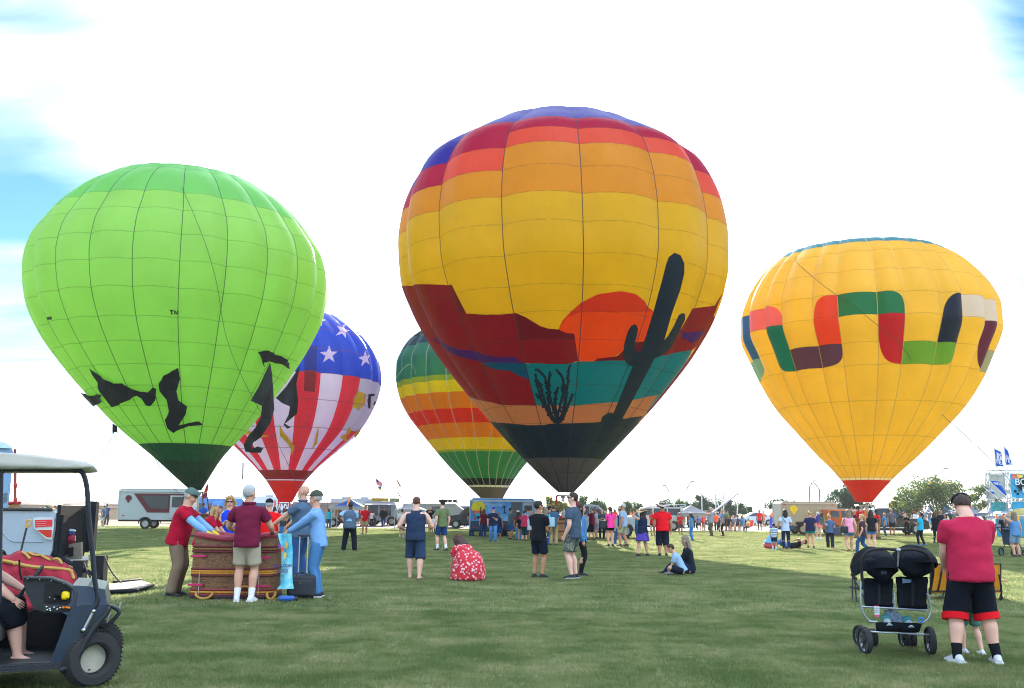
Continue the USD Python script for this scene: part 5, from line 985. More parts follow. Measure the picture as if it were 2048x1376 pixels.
    tr = [R(-.13, .045, .045), R(-.07, hipw * .82 * b, .06 * b), R(0, hipw * b, .068 * bb, -.006), R(.14, (hipw * .6 + wa * .4) * b, .066 * bb), R(.36, wa * b, .060 * bb * (1.0 if b < 1.1 else 1.12), .01 * (b - 1)), R(.58, (shw * .5 + wa * .42) * b ** .9, .064 * bb), R(.74, shw * .94 * b ** .7, .066 * b), R(.86, shw * .84 * b ** .5, .055 * b ** .6), R(.94, shw * .56 * b ** .4, .046), R(1.0, .042 * b ** .3, .040)]
    ha = lean * .65 + nod * .75; hc = T(1.0) + np.array([0, math.sin(ha), math.cos(ha)]) * (.094 - .03 * max(0, nod - .3)) * H
    if pose == 'lie': hc = T(1.0) + sp * .095 * H + np.array([0, 0, .05 * H])
    pitch = nod if pose != 'lie' else -.9
    Mh = trimesh.transformations.euler_matrix(-pitch, 0, turn, 'sxyz'); S = H * hs * 1.07
    def head(m): m = m.copy(); m.vertices *= S; m.apply_transform(Mh); m.apply_translation(hc); return m
    q = 2 if near else 1
    hd = [ball((0, -.006, .014), 1, q, (.044, .054, .050)), ball((0, .012, -.022), 1, q, (.037, .042, .044)),
          hull([(0, .050, .012), (-.009, .052, -.016), (.009, .052, -.016), (0, .066, -.013), (0, .045, -.02), (-.007, .04, .012), (.007, .04, .012)])]
    for s in (-1, 1): hd.append(ball((s * .0445, -.004, -.004), 1, 1, (.007, .014, .019)))
    if beard: hd += []
    hd = [mani(head(m)) for m in hd]
    arms_m = []
    for k in (0, 1):
        s = (-1, 1)[k]; m1 = sho[k] * .55 + el[k] * .45; m2 = el[k] * .68 + wr[k] * .32; g = (b ** .55) * (.9 if fem else 1.0)
        arms_m.append(mani(tube([sho[k] + (T(.8) - sho[k]) * .12, sho[k] * .9 + el[k] * .1, m1, el[k], m2, wr[k]], np.array([.032, .033, .031 * g, .0245 * g, .0255 * g, .0165]) * H, NS)))
        d = wr[k] - el[k]; nr = np.array([-s * 1., 0, 0]) if abs(d[2]) > abs(d[1]) * .8 else np.array([0, 0, -1.])
        arms_m += [x for x in hand(wr[k] - d / np.linalg.norm(d) * .01, d, nr + [0, .01, 0], H / 1.75 * (1.0 if not fem else .9), 5 if near else 4)]
    legs_m = []
    for k in (0, 1):
        g = b ** .6; c1 = kn[k] * .68 + an[k] * .32 + np.array([0, -.012 * H, 0]) * (pose == 'stand')
        legs_m.append(mani(tube([hipj[k], hipj[k] * .6 + kn[k] * .4, kn[k], c1, kn[k] * .35 + an[k] * .65, an[k], an[k] - [0, 0, .02 * H]], np.array([.051 * g, .047 * g, .034 * g, .037 * g, .028 * g, .0205, .02]) * H, NS)))
    body = [mani(loft(tr, NS + 4, .85)), mani(tube([T(.93), T(1.0), T(1.0) * .3 + hc * .7], np.array([.040 * b ** .8, .037 * b ** .5, .034 * b ** .3]) * H, NS))] + hd + arms_m + legs_m
    yaw = [(.18, -.18)[k] for k in (0, 1)]
    bare = shoes is None or shoes == 'sandal'
    def foot(k, o=0., zs=0.):
        c = feet[k]; sc = H / 1.75; m = [ball((0, -.045, .035), 1, 1, (.034 + o, .04 + o, .036)), ball((0, .06, .028), 1, 1, (.044 + o, .06 + o, .028)), ball((.008 * (1 if k else -1), .135, .022), 1, 1, (.038 + o, .05 + o, .022)), ball((0, -.01, .075), 1, 1, (.032 + o, .036 + o, .03))]
        v = np.vstack([x.vertices for x in m]); v[:, 2] = np.maximum(v[:, 2], .004 + zs); h_ = hull(v * sc)
        if lift[k]: h_ = xf(h_, rx=-.7)
        return xf(h_, c, rz=yaw[k] + (0 if pose not in ('lie',) else 0))
    if bare: body += [mani(foot(0, -.004, .012)), mani(foot(1, -.004, .012))]
    B_ = add(body)
    if near: obj('body', soften(B_, .022 * H, 0, seed, 4), skinmat(skin), p, smooth=True)
    else: obj('body', B_, skinmat(skin), p, smooth=50)
    # --- shoes
    if shoes == 'sandal':
        for k in (0, 1): obj('sandal', [xf(bx((0, .05 * H / 1.75, .008), (.085 * H / 1.75, .26 * H / 1.75, .014), .004), feet[k], rz=yaw[k]), xf(tube([(-.04, .06, .02), (0, .05, .075), (.04, .06, .02)], .008, 5), feet[k], rz=yaw[k], s=None)], mat(BLK, .6), p)
    elif shoes is not None:
        for k in (0, 1):
            sp_ = obj('shoe', foot(k, .006), mat(shoes, .6, var=.05), p, smooth=50)
            if near:
                so = hull(np.vstack([np.c_[m[:, :2], np.full(len(m), z)] for z in (0, .026) for m in [np.array([(-.04, -.085), (.04, -.085), (.052, .05), (.05, .13), (.025, .19), (-.02, .19), (-.047, .13), (-.05, .05)]) * H / 1.75]]))
                if lift[k]: so = xf(so, rx=-.7)
                obj('sole', xf(so, feet[k], rz=yaw[k]), mat(srgb(215, 215, 215) if sum(shoes) > .6 or seed % 2 else BLK, .6), sp_)
    if socks is not None:
        for k in (0, 1): obj('sock', tube([an[k] * .72 + kn[k] * .28, an[k], an[k] - [0, 0, .015 * H]], np.array([.031, .026, .026]) * H, NS), clothmat(socks), p)
    # --- lower clothing
    kind, col = low[0], low[1]; lm = low[2] if len(low) > 2 else clothmat(col); o = .012 * H / 1.7
    if kind != 'none':
        hipr = [R(-.17, .05, .05, o=o), R(-.1, hipw * .85 * b, .064 * b, o=o), R(0, hipw * b, .069 * bb, -.008, o=o), R(.10, (hipw * .75 + wa * .25) * b, .067 * bb, o=o * .8), R(.17, (hipw * .5 + wa * .5) * b, .065 * bb, o=o * .7)]
        ps = [mani(loft(hipr, NS + 4, .85))]
        for k in (0, 1):
            g = b ** .6; h_, n_, a_ = hipj[k], kn[k], an[k]
            if kind in ('shorts', 'long', 'mini', 'capri'):
                e = {'mini': .48, 'shorts': .86, 'long': 1.0, 'capri': 1.0}[kind]
                pt = [h_, h_ * .65 + n_ * .35]; rr = [.060 * g, .058 * g]
                if kind == 'mini': pt += [h_ * .55 + n_ * .45]; rr += [.057 * g]
                else:
                    pt += [h_ * .35 + n_ * .65, h_ * (1 - min(e, .97)) + n_ * min(e, .97)]; rr += [.055 * g, .053 * g + .004]
                    if kind == 'long': pt += [n_ * .85 + a_ * .15]; rr += [.053 * g + .004]
                    if kind == 'capri': pt += [n_ * .6 + a_ * .4]; rr += [.045 * g]
                ps.append(mani(tube(pt, np.array(rr) * H + o * .7, NS, cap=False)))
            elif kind in ('jeans', 'pants', 'slim', 'leggings'):
                q = {'jeans': (.058, .054, .044, .042, .036, .036), 'pants': (.060, .057, .048, .046, .042, .043), 'slim': (.057, .050, .038, .037, .028, .025), 'leggings': (.055, .047, .034, .034, .024, .021)}[kind]
                ps.append(mani(tube([h_, h_ * .6 + n_ * .4, n_, n_ * .65 + a_ * .35 + np.array([0, -.006 * H, 0]), n_ * .2 + a_ * .8, a_ - np.array([0, 0, .012 * H])], np.array(q) * g ** .8 * H + o * .6, NS, cap=False)))
            elif kind == 'skirt': pass
        if kind == 'skirt':
            e = low[3] if len(low) > 3 else .30; bz = hip[2] - e * H
            ps = [mani(loft([((hip[0], hip[1] + (kn[0][1] + kn[1][1]) * .2, bz), (hipw + .05) * H * b, (.068 + .055) * H * b), ((hip[0], hip[1], bz * .5 + hip[2] * .5), (hipw + .028) * H * b, (.068 + .03) * H * b), R(0, hipw * b, .068 * bb, o=o * 1.3), R(.2, wa * b, .06 * bb, o=o)], NS + 8))]
        m = add(ps); nm = {'jeans': 'jeans', 'skirt': 'skirt', 'pants': 'trousers', 'slim': 'trousers', 'leggings': 'leggings', 'capri': 'trousers'}.get(kind, 'shorts')
        obj(nm, soften(m, .028 * H, .006, seed + 1, 5) if near else m, lm, p, smooth=True if near else 50)
    # --- shirt
    if shirt:
        kind, col = shirt[0], shirt[1]; sm = shirt[2] if len(shirt) > 2 else clothmat(col); o = .016 * H / 1.7
        if pose == 'lie' or pose in ('ground', 'tailor'): hem = -.05
        else: hem = -.16 if kind not in ('crop', 'tuck') else .02
        rg = [R(hem, (hipw * 1.03) * b, .070 * bb, -.004, o=o * 1.2), R(.02, hipw * 1.0 * b, .069 * bb, -.004, o=o * 1.2), R(.16, (hipw * .6 + wa * .42) * b, .067 * bb, o=o * 1.3), R(.36, wa * 1.03 * b, .062 * bb * (1.0 if b < 1.1 else 1.12), .01 * (b - 1), o=o * 1.2), R(.58, (shw * .5 + wa * .44) * b ** .9, .066 * bb, o=o), R(.74, shw * .96 * b ** .7, .067 * b, o=o * .8), R(.855, shw * .93 * b ** .45, .057 * b ** .6, o=o * .6), R(.925, shw * .72 * b ** .4, .051, o=o * .5), R(.955, shw * .58 * b ** .4, .047, o=o * .5), R(.99, .044 * b ** .3, .041, o=o * .4)]
        if kind in ('tank', 'sleeveless'): rg = rg[:-3] + [R(.86, shw * (.68 if kind == 'tank' else .80) * b ** .4, .056 * b ** .6, o=o * .6), R(.95, shw * .52 * b ** .3, .046, o=o * .5), R(.985, .044, .04, o=o * .3)]
        if rg[0][0][2] > rg[1][0][2] + 1 : rg = rg[1:]
        ps = [mani(loft(rg, NS + 6, .85))]
        if kind in ('tee', 'polo', 'tuck', 'crop', 'long', 'hoodie'):
            for k in (0, 1):
                g = b ** .55; e = sho[k] * .38 + el[k] * .62; c0 = sho[k] + (T(.8) - sho[k]) * .3
                if kind in ('long', 'hoodie'): ps.append(mani(tube([c0, sho[k], sho[k] * .5 + el[k] * .5, el[k], el[k] * .5 + wr[k] * .5, wr[k]], np.array([.040, .041, .037 * g, .031 * g, .029 * g, .024]) * H + o * .5, NS, cap=False)))
                else: ps.append(mani(tube([c0, sho[k], sho[k] * .7 + el[k] * .3, e], np.array([.037, .039, .040 * g, .041 * g]) * H + o * .4, NS, cap=False)))
        m = add(ps); nm = {'tee': 'tee_shirt', 'polo': 'polo_shirt', 'tuck': 'tee_shirt', 'long': 'long_sleeved_shirt', 'hoodie': 'sweatshirt', 'crop': 'top', 'tank': 'tank_top', 'sleeveless': 'sleeveless_top'}[kind]
        sp_ = obj(nm, soften(m, .022 * H, .015, seed, 3, 8.) if near else m, sm, p, smooth=True if near else 50)
        if kind == 'polo': obj('collar', tube([T(.985, x * .052 * H, y * .045 * H) + sp * (.012 * H) for x, y in ((math.sin(a), math.cos(a)) for a in np.linspace(.3, 2 * math.pi - .3, 14))], .012 * H, 6), sm, sp_)
    if sleeves is not None:
        for k in (0, 1): obj('sleeve', soften(mani(tube([sho[k] * .5 + el[k] * .5, el[k], el[k] * .5 + wr[k] * .5, wr[k]], np.array([.039, .037, .036, .029]) * H, NS, cap=False)), .03, .006, seed + k, 3), clothmat(sleeves), p, smooth=True)
    if gloves is not None:
        for k in (0, 1): d = wr[k] - el[k]; d /= np.linalg.norm(d); obj('glove', tube([wr[k] - d * .02, wr[k] + d * .05, wr[k] + d * .12, wr[k] + d * .17 - [0, 0, .03]], [.034, .043, .045, .030], 10), clothmat(gloves), p, smooth=True)
    if hem_band is not None:
        for k in (0, 1): q = kn[k] * .86 + an[k] * .14; u = an[k] - kn[k]; u /= np.linalg.norm(u); obj('hem_band', tube([q - u * .055 * H / 1.75, q + u * .012], np.array([.053 * b ** .6 + .004] * 2) * H + .0135, 18, cap=False), clothmat(hem_band), p, smooth=30)
    if vest:
        o = .026 * H / 1.7; rg = [R(-.16, hipw * 1.05 * b, .072 * bb, -.004, o=o), R(.02, hipw * 1.02 * b, .071 * bb, -.004, o=o), R(.3, (wa * 1.05) * b, .064 * bb, o=o), R(.58, (shw * .5 + wa * .46) * b ** .9, .068 * bb, o=o), R(.74, shw * .93 * b ** .7, .068 * b, o=o * .8), R(.86, shw * .82 * b ** .5, .057 * b ** .6, o=o * .7), R(.945, shw * .56 * b ** .4, .048, o=o * .5), R(.985, .05, .045, o=o * .3)]
        obj('vest', soften(mani(loft(rg, NS + 6, .85)), .03 * H, .008, seed, 4, 7.), clothmat(vest), p, smooth=True)
    # --- hair
    st, hcol = hair; hm = mat(HAIRC.get(hcol, HAIRC['dark']) if isinstance(hcol, str) else hcol, .55, var=.25, scale=30, spec=.4, bump=.6, bscale=90)
    capped = hat in ('cap', 'capback') or (isinstance(hat, tuple) and hat[0] in ('cap', 'visor'))
    if st != 'bald':
        th = {'buzz': 1.035, 'short': 1.09, 'long': 1.13, 'pony': 1.08, 'bun': 1.08, 'curly': 1.30, 'bob': 1.15}[st]
        e = ball((0, -.006, .014), 1, 3 if near else 2, (.044 * th, .054 * th, .050 * th + .002)); hmf = mani(e).trim_by_plane((0, -.72, .69), .001 if st != 'curly' else -.004)
        hs_ = [hmf]
        if st in ('long', 'curly', 'bob'):
            L_ = {'long': .19, 'curly': .12, 'bob': .06}[st] / hs; w_ = {'long': .047, 'curly': .066, 'bob': .052}[st]
            back = -math.sin(lean - pitch * 0) if pose != 'lie' else 0
            hs_.append(mani(loft([((0, -.030, -L_), w_ * .75, .018), ((0, -.040, -L_ * .6), w_ * 1.05, .026), ((0, -.034, -.03), w_ * 1.08, .034), ((0, -.022, .03), w_ * .92, .034)], 14)))
            if st == 'long' or st == 'bob':
                for s in (-1, 1): hs_.append(mani(tube([(s * .038, .012, .03), (s * .049, .008, -.02), (s * .050, .008, -L_ * .45), (s * .046, .0, -L_ * .8)], [.012, .014, .014, .008], 7)))
        if st == 'pony': hs_.append(mani(tube([(0, -.055, .02), (0, -.085, .005), (0, -.082, -.06), (0, -.070, -.14)], [.016, .018, .017, .006], 8)))
        if st == 'bun': hs_.append(mani(ball((0, -.045, .062), .024, 2)))
        m = tm(add(hs_)); m = head(m)
        if near or st == 'curly':
            m = tm(mani(m).refine_to_length(.010 * S if near else .02 * S)); n = m.vertex_normals; m.vertices = m.vertices + n * ((meshkit.fbm(m.vertices * np.array([60, 60, 14 if st in ('long', 'pony') else 50]), 2, seed) - .5) * (.009 if st != 'curly' else .04) * S)[:, None]
        if capped and st in ('short', 'buzz'): pass
        obj('hair', m, hm, p, smooth=50)
    if beard:
        m = mani(ball((0, .026, -.042), 1, 2, (.030, .030, .032))) + mani(ball((0, .042, -.040), 1, 2, (.022, .014, .024)))
        obj('beard', head(tm(m)), mat(HAIRC[beard], .8, var=.2, scale=40, bump=.6), p, smooth=50)
    if hat:
        kind, col = hat if isinstance(hat, tuple) else (hat, BLK); cm = clothmat(col)
        if kind in ('cap', 'capback', 'visor'):
            e = mani(ball((0, -.006, .018), 1, 3 if near else 2, (.051, .061, .056))).trim_by_plane((0, .05, 1), .018)
            if kind == 'visor': e = e.trim_by_plane((0, 0, -1), -.045)
            hp = obj('cap' if kind != 'visor' else 'visor', head(tm(e)), cm, p, smooth=50); sg = -1 if kind == 'capback' else 1
            br = hull([(x * .044, sg * (.038 + .058 * math.sqrt(max(0, 1 - x * x))), .022 + z - .012 * math.sqrt(max(0, 1 - x * x)) + (.010 * (1 - x * x))) for x in np.linspace(-1, 1, 9) for z in (0, .004)] + [(x * .044, sg * .035, .022 + z) for x in (-1, 1) for z in (0, .004)])
            obj('brim', head(br), cm, hp, smooth=30)
        if kind in ('straw', 'bucket'):
            w = .125 if kind == 'straw' else .085
            m = trimesh.creation.revolve(np.array([(0, .082), (.034, .080), (.045, .06), (.049, .028), (w * .8, .024), (w, .016), (w, .011), (.05, .018), (0, .02)]), sections=28); a = np.arctan2(m.vertices[:, 1], m.vertices[:, 0]); rr = np.hypot(m.vertices[:, 0], m.vertices[:, 1]); m.vertices[:, 2] += np.maximum(rr - .05, 0) * .35 * np.sin(2 * a + seed)
            hp = obj('straw_hat' if kind == 'straw' else 'sun_hat', head(m), mat(col, .9, var=.15, scale=60, bump=.5), p, smooth=50)
            obj('hat_band', head(xf(lathe([(.046, 0), (.0515, 0), (.0505, .018), (.046, .018)], 24), (0, 0, .028))), mat(BLK, .8), hp)
        if kind == 'headband': obj('headband', head(xf(lathe([(.044, -.008), (.052, -.008), (.051, .008), (.044, .008)], 24), (0, -.006, .036), s=(1, 1.16, 1), rx=.12)), cm, p)
        if kind == 'bandana': obj('bandana', head(tm(mani(ball((0, -.006, .016), 1, 2, (.049, .059, .055))).trim_by_plane((0, -.3, .95), .012))), cm, p, smooth=50)
    if glasses:
        z = .006 if glasses != 'head' else .05; y = .044 if glasses != 'head' else .030
        g = [hull([(s * x, y + .006 - abs(x) * .1 + q, z + zz) for x in (.006, .030, .036) for zz in (-.009, .008) for q in (0, .004)]) for s in (-1, 1)] + [tube([(s * .034, y, z + .004), (s * .047, .0, z + .004)], .0025, 4) for s in (-1, 1)] + [tube([(-.008, y + .008, z + .004), (.008, y + .008, z + .004)], .002, 4)]
        obj('sunglasses', [head(k) for k in g], mat((.01, .012, .02), .15, var=0), p)
    elif near and rot != 0:
        for s in (-1, 1): obj('eye', head(ball((s * .017, .0455, .004), .0062, 1, (1.3, .6, .8))), mat((.02, .015, .012), .2, var=0), p)
    if near: obj('mouth', head(ball((0, .0535, -.034), 1, 1, (.014, .004, .0035))), mat(srgb(150, 80, 76), .5, var=0), p)
    return p, dict(wr=wr, el=el, hc=hc, T=T, hip=hip, H=H, loc=loc, rot=rot, sho=sho, kn=kn, an=an, S=S, head=head)
def world(info, q):                     # local point -> world
    c, s = math.cos(info['rot']), math.sin(info['rot']); x, y, z = q
    return np.array([info['loc'][0] + c * x - s * y, info['loc'][1] + s * x + c * y, z])
def bag(info, where, label, col, size=(.30, .12, .26), strap=True, name='shoulder_bag', catg='bag', back=False):
    """bag hanging by its strap; where: local point of its centre"""
    lc = world(info, where); p = thing(name, label, catg, lc, info['rot'])
    obj('bag_body', soften(mani(bx((0, 0, 0), size, .03)), .04, .008, 3, 2), mat(col, .6, var=.1), p, smooth=50)
    if strap:
        top = np.array(info['sho'][0 if where[0] > 0 and strap == 'cross' else (1 if where[0] > 0 else 0)]) - np.array(where) + [0, 0, .05 * info['H']]
        dy = -.085 if back or strap == 'cross' else .06
        for s in (-1, 1): obj('strap', tube(spline([(s * size[0] * .4, 0, size[2] * .45), np.array([s * size[0] * .2, (dy if s < 0 else -dy) * info['H'], 0]) * .8 + top * .55, top]), .012, 6), mat(col, .7), p)
    return p
# ---------------- the crowd, from the photo's left to right; px, feet row, head-top row
def Q(d): return d * math.pi / 180
FLOWER = usdkit.material(stage, '/World/Looks/flower_cloth', {'tc': ('texture_coordinate', {}), 'v': ('voronoi_texture', {'scale': 17.0, 'randomness': 1.0}), 'n': ('noise_texture', {'scale': 30.0}), 'a': ('math', {'math_type': 'multiply_add', 'value2': .28}), 'r': ('rgb_ramp', {'interpolate': False, 'ramp': [(0, (.72, .66, .72)), (.46, (.52, .015, .03))]}), 'p': ('principled_bsdf', {'roughness': .8})},
    [('tc.object', 'v.vector'), ('tc.object', 'n.vector'), ('n.fac', 'a.value1'), ('v.distance', 'a.value3'), ('a.value', 'r.fac'), ('r.color', 'p.base_color')], surface='p.BSDF')
def camo(name, cols, sc=9.):
    return usdkit.material(stage, '/World/Looks/' + name, {'tc': ('texture_coordinate', {}), 'n': ('noise_texture', {'scale': sc, 'detail': 3.0, 'roughness': .6}), 'r': ('rgb_ramp', {'interpolate': False, 'ramp': [(0, cols[0]), (.42, cols[1]), (.52, cols[2]), (.62, cols[0])]}), 'p': ('principled_bsdf', {'roughness': .9})}, [('tc.object', 'n.vector'), ('n.fac', 'r.fac'), ('r.color', 'p.base_color')], surface='p.BSDF')
def stripes(name, c1, c2, sc):
    return usdkit.material(stage, '/World/Looks/' + name, {'tc': ('texture_coordinate', {}), 'w': ('wave_texture', {'bands_direction': 'z', 'scale': sc}), 'r': ('rgb_ramp', {'interpolate': False, 'ramp': [(0, c1), (.55, c2)]}), 'p': ('principled_bsdf', {'roughness': .9})}, [('tc.object', 'w.vector'), ('w.fac', 'r.fac'), ('r.color', 'p.base_color')], surface='p.BSDF')
CAMO = camo('camouflage_cloth', (srgb(92, 100, 92), srgb(60, 68, 66), srgb(120, 124, 112))); CAMO2 = camo('purple_print', (srgb(54, 40, 130), srgb(90, 60, 170), srgb(40, 34, 100)), 14)
PLAID = camo('grey_plaid', (srgb(104, 108, 130), srgb(80, 84, 104), srgb(130, 132, 146)), 20)
RED, CRIM = srgb(196, 22, 40), srgb(160, 10, 44)
pp = person
# crew round the wicker basket
pp(348, 1192, 'man in red tee over blue sleeves, khaki trousers and yellow gloves leaning on basket', top=1.84, face='R', lean=.22, nod=.25, b=1.22, shirt=('tee', CRIM), low=('pants', srgb(122, 104, 88)), hair=('short', 'grey'), hat=('cap', srgb(84, 108, 104)), glasses=True, arms=((.05, .26, .62), (.14, .30, .60)), shoes=BLK, sleeves=srgb(120, 165, 210), gloves=srgb(214, 190, 60))
pp(396, 1181, 'woman in blue cap and red tee with long hair bending over basket', top=1.66, face='R', fem=True, lean=.42, nod=.1, shirt=('tee', CRIM), low=('jeans', DENIM_L), hair=('long', 'blonde'), hat=('cap', srgb(84, 130, 186)), arms=((.04, .26, .58), (.10, .28, .58)), gloves=srgb(170, 205, 215))
pp(452, 1150, 'woman with curly fair hair, sunglasses and bright blue sleeveless top behind basket', top=1.74, face=Q(190), fem=True, b=1.15, shirt=('sleeveless', srgb(20, 60, 200)), low=('jeans', DENIM_D), hair=('curly', 'blonde'), glasses=True, arms=('hold', 'hold'), near=True)
pp(488, 1203, 'grey haired man in maroon polo and beige cargo shorts, back turned, at basket', top=1.86, face='B', b=1.12, shirt=('polo', srgb(104, 24, 54)), low=('shorts', srgb(166, 156, 138)), hair=('short', 'grey'), turn=-.55, arms=((.17, .20, .60), (.17, .20, .60)), shoes=srgb(205, 208, 214), socks=srgb(215, 215, 220), legs='stand')
pp(532, 1150, 'heavy man in bright red tee and black cap behind the basket', top=1.70, face='B', b=1.3, shirt=('tee', srgb(214, 14, 24)), low=('shorts', BLK), hair=('buzz', 'grey'), hat=('cap', BLK), near=True)
pp(599, 1168, 'bald man with white goatee, slate polo and sunglasses pushed up', top=964, face=Q(75), b=1.18, shirt=('polo', srgb(74, 96, 122)), low=('jeans', DENIM), hair=('bald', 'grey'), beard='white', glasses='head', arms=((.1, .28, .60), (.1, .24, .56)), near=True)
pp(633, 1194, 'man in pale blue shirt, jeans and camouflage cap leaning hands on basket rim', top=1.80, face='L', lean=.12, shirt=('long', srgb(116, 160, 210)), low=('jeans', DENIM_L), hair=('buzz', 'grey'), hat=('cap', srgb(70, 76, 66)), arms=((.03, .30, .60), (.08, .32, .60)))
# middle ground
pp(698, 1102, 'heavy man in slate vest and black trousers, hand on hip', top=1004, face='B', b=1.35, skin='d', shirt=('tee', srgb(130, 170, 210)), low=('pants', srgb(14, 18, 28)), hair=('buzz', 'black'), arms=('hip', 'front'), legs='wide', near=True, vest=srgb(74, 92, 112))
pp(829, 1158, 'man in navy tank top and denim shorts with head bowed', top=992, face='B', b=1.22, skin='p', shirt=('tank', srgb(38, 52, 78)), low=('long', srgb(44, 62, 92)), hair=('buzz', 'brown'), nod=.35, arms=((.17, .12, .60), (.17, .16, .60)), shoes='sandal', legs='step')
pq, inf = pp(931, 1160, 'woman with dark curly hair crouching in red dress with white flowers', top=1.68, face=Q(35), fem=True, b=1.45, pose='squat', lean=.75, nod=.6, shirt=('tee', RED, FLOWER), low=('none', RED), hair=('curly', 'auburn'), arms=((.05, .25, .55), (.05, .25, .55)), shoes='sandal')
dm = mani(loft([((0, -.08, .02), .40, .36), ((0, -.12, .25), .37, .35), ((0, -.12, .45), .32, .30), ((0, -.05, .62), .24, .20)], 26))
hm_ = mani(hull(np.vstack([ball(inf['hc'] + np.array(q), r_, 1).vertices for q, r_ in (((0, 0, .02), .12), ((.0, -.06, -.02), .13))]))) + mani(hull(np.vstack([ball(inf['hc'] + np.array(q), r_, 1).vertices for q, r_ in (((.0, -.06, -.02), .13), ((.02, -.20, -.12), .13), ((.0, -.30, -.24), .09))]))) + mani(hull(np.vstack([ball(inf['hc'] + np.array(q), r_, 1).vertices for q, r_ in (((0.07, 0, .0), .09), ((.10, .02, -.18), .07), ((.10, .03, -.30), .04))])))
obj('loose_hair', soften(hm_, .025, .03, 3, 2, 16.), mat(srgb(58, 36, 34), .55, var=.35, scale=30, bump=.8, bscale=60), pq, smooth=True)
obj('dress_skirt', soften(dm, .04, .028, 5, 3, 8.), FLOWER, pq, smooth=True)
pp(883, 1101, 'bearded man in olive tee, navy shorts and black cap', top=999, face=Q(35), shirt=('tee', srgb(96, 110, 74)), low=('shorts', srgb(34, 62, 108)), hair=('short', 'dark'), hat=('cap', srgb(26, 26, 28)), beard='dark', skin='p', socks=srgb(210, 214, 220), shoes=BLK, near=True, legs='step')
pp(729, 1069, 'man in red printed tee and khaki shorts facing the camera', top=1011, face='F', skin='t', shirt=('tee', RED), low=('shorts', KHAKI), hair=('short', 'black'), arms=('down', 'front'), b=1.1)
pp(657, 1057, 'woman in turquoise tee and jeans with one arm raised', top=1016, face='B', fem=True, b=1.2, shirt=('tee', srgb(30, 150, 180)), low=('jeans', DENIM), hair=('long', 'brown'), arms=('down', 'up'))
pp(1077, 1155, 'slim man in black tee and black shorts with hands held in front', top=1002, face=Q(-35), skin='t', shirt=('tee', srgb(16, 20, 26)), low=('shorts', srgb(18, 26, 44)), hair=('short', 'black'), glasses=True, arms=('front', 'front'), shoes=srgb(20, 20, 24), turn=-.5)
pp(1146, 1157, 'tall man in slate tee, camouflage shorts and dark sunglasses', top=985, face=Q(62), b=1.12, skin='p', shirt=('tee', srgb(62, 78, 98)), low=('shorts', KHAKI, CAMO), hair=('short', 'dark'), glasses=True, arms=('pocket', 'pocket'), shoes=BLK, turn=.3)
pp(1163, 1151, 'woman in denim jacket and black leggings hidden behind the tall man', top=1.66, face='R', fem=True, shirt=('long', DENIM_L), low=('leggings', BLK), hair=('long', 'dark'), near=True)
pp(986, 1083, 'man in blue cap, navy tee and jeans holding a coffee cup', top=1014, face='F', b=1.15, shirt=('tee', srgb(24, 36, 62)), low=('jeans', DENIM_L), hair=('short', 'brown'), hat=('cap', srgb(28, 50, 170)), arms=('hold', 'down'), legs='step')
pp(943, 1072, 'man in black shirt, dark cap and blue jeans beside the blue trailer', top=1013, face=Q(-40), b=1.15, shirt=('tee', srgb(24, 30, 38)), low=('jeans', DENIM), hair=('short', 'dark'), hat=('cap', srgb(50, 50, 52)))
pp(967, 1074, 'woman with curly brown hair, maroon top and dark jeans', top=1018, face=Q(20), fem=True, b=1.2, shirt=('tee', srgb(100, 20, 46)), low=('jeans', srgb(40, 64, 104)), hair=('long', 'brown'), shoes=srgb(90, 110, 130))
pp(961, 1072, 'man in white cap and dark clothes half hidden by woman in maroon', top=1017, face='R', shirt=('tee', BLK), low=('pants', BLK), hair=('short', 'dark'), hat=('cap', NAVY), skin='t')
pp(997, 1079, 'woman in navy sleeveless top and blue shorts behind the coffee drinker', top=1025, face='F', fem=True, skin='t', shirt=('sleeveless', srgb(30, 44, 84)), low=('long', srgb(30, 62, 110)), hair=('pony', 'dark'), b=1.15)
pp(1021, 1079, 'man in grey-green tee with pale blue face mask and blue shorts', top=1016, face=Q(-70), skin='t', shirt=('tee', srgb(70, 92, 96)), low=('shorts', srgb(36, 84, 150)), hair=('short', 'black'), arms=('hold', 'hold'), b=1.05)
pp(1036, 1080, 'girl in white cap, plum top and jeans in the queue', top=1021, face=Q(-20), fem=True, shirt=('tee', srgb(96, 40, 66)), low=('jeans', DENIM_L), hair=('long', 'dark'), hat=('cap', srgb(210, 214, 222)), skin='t')
pp(1041, 1081, 'child in black top and tan trousers beside girl in white cap', top=1030, face='B', shirt=('tee', BLK), low=('pants', KHAKI), hair=('short', 'dark'), skin='t')
pq, inf = pp(1049, 1082, 'woman in rose top and dark green capri trousers looking up', top=1020, face=Q(-25), fem=True, b=1.2, shirt=('tee', srgb(168, 46, 82)), low=('capri', srgb(26, 54, 62)), hair=('short', 'dark'), nod=-.35, arms=('hold', 'hold'))
bag(inf, (.30, .0, .80), 'pale grey tote bag on shoulder of woman in rose', srgb(180, 186, 196), (.32, .10, .55), name='tote_bag')
pp(1056, 1077, 'man in pale blue shirt at trailer counter', top=1015, face='B', shirt=('tee', srgb(120, 160, 205)), low=('pants', BLK), hair=('short', 'dark'))
pp(1062, 1079, 'fair haired girl in pink top by trailer counter', top=1022, face='F', fem=True, shirt=('tee', srgb(205, 130, 150)), low=('shorts', BLK), hair=('long', 'blonde'))
pq, inf = pp(1091, 1091, 'woman with long brown hair, teal top and dark jeans', top=1015, face=Q(-15), fem=True, shirt=('tee', srgb(40, 130, 160)), low=('slim', srgb(24, 60, 110)), hair=('long', 'ash'))
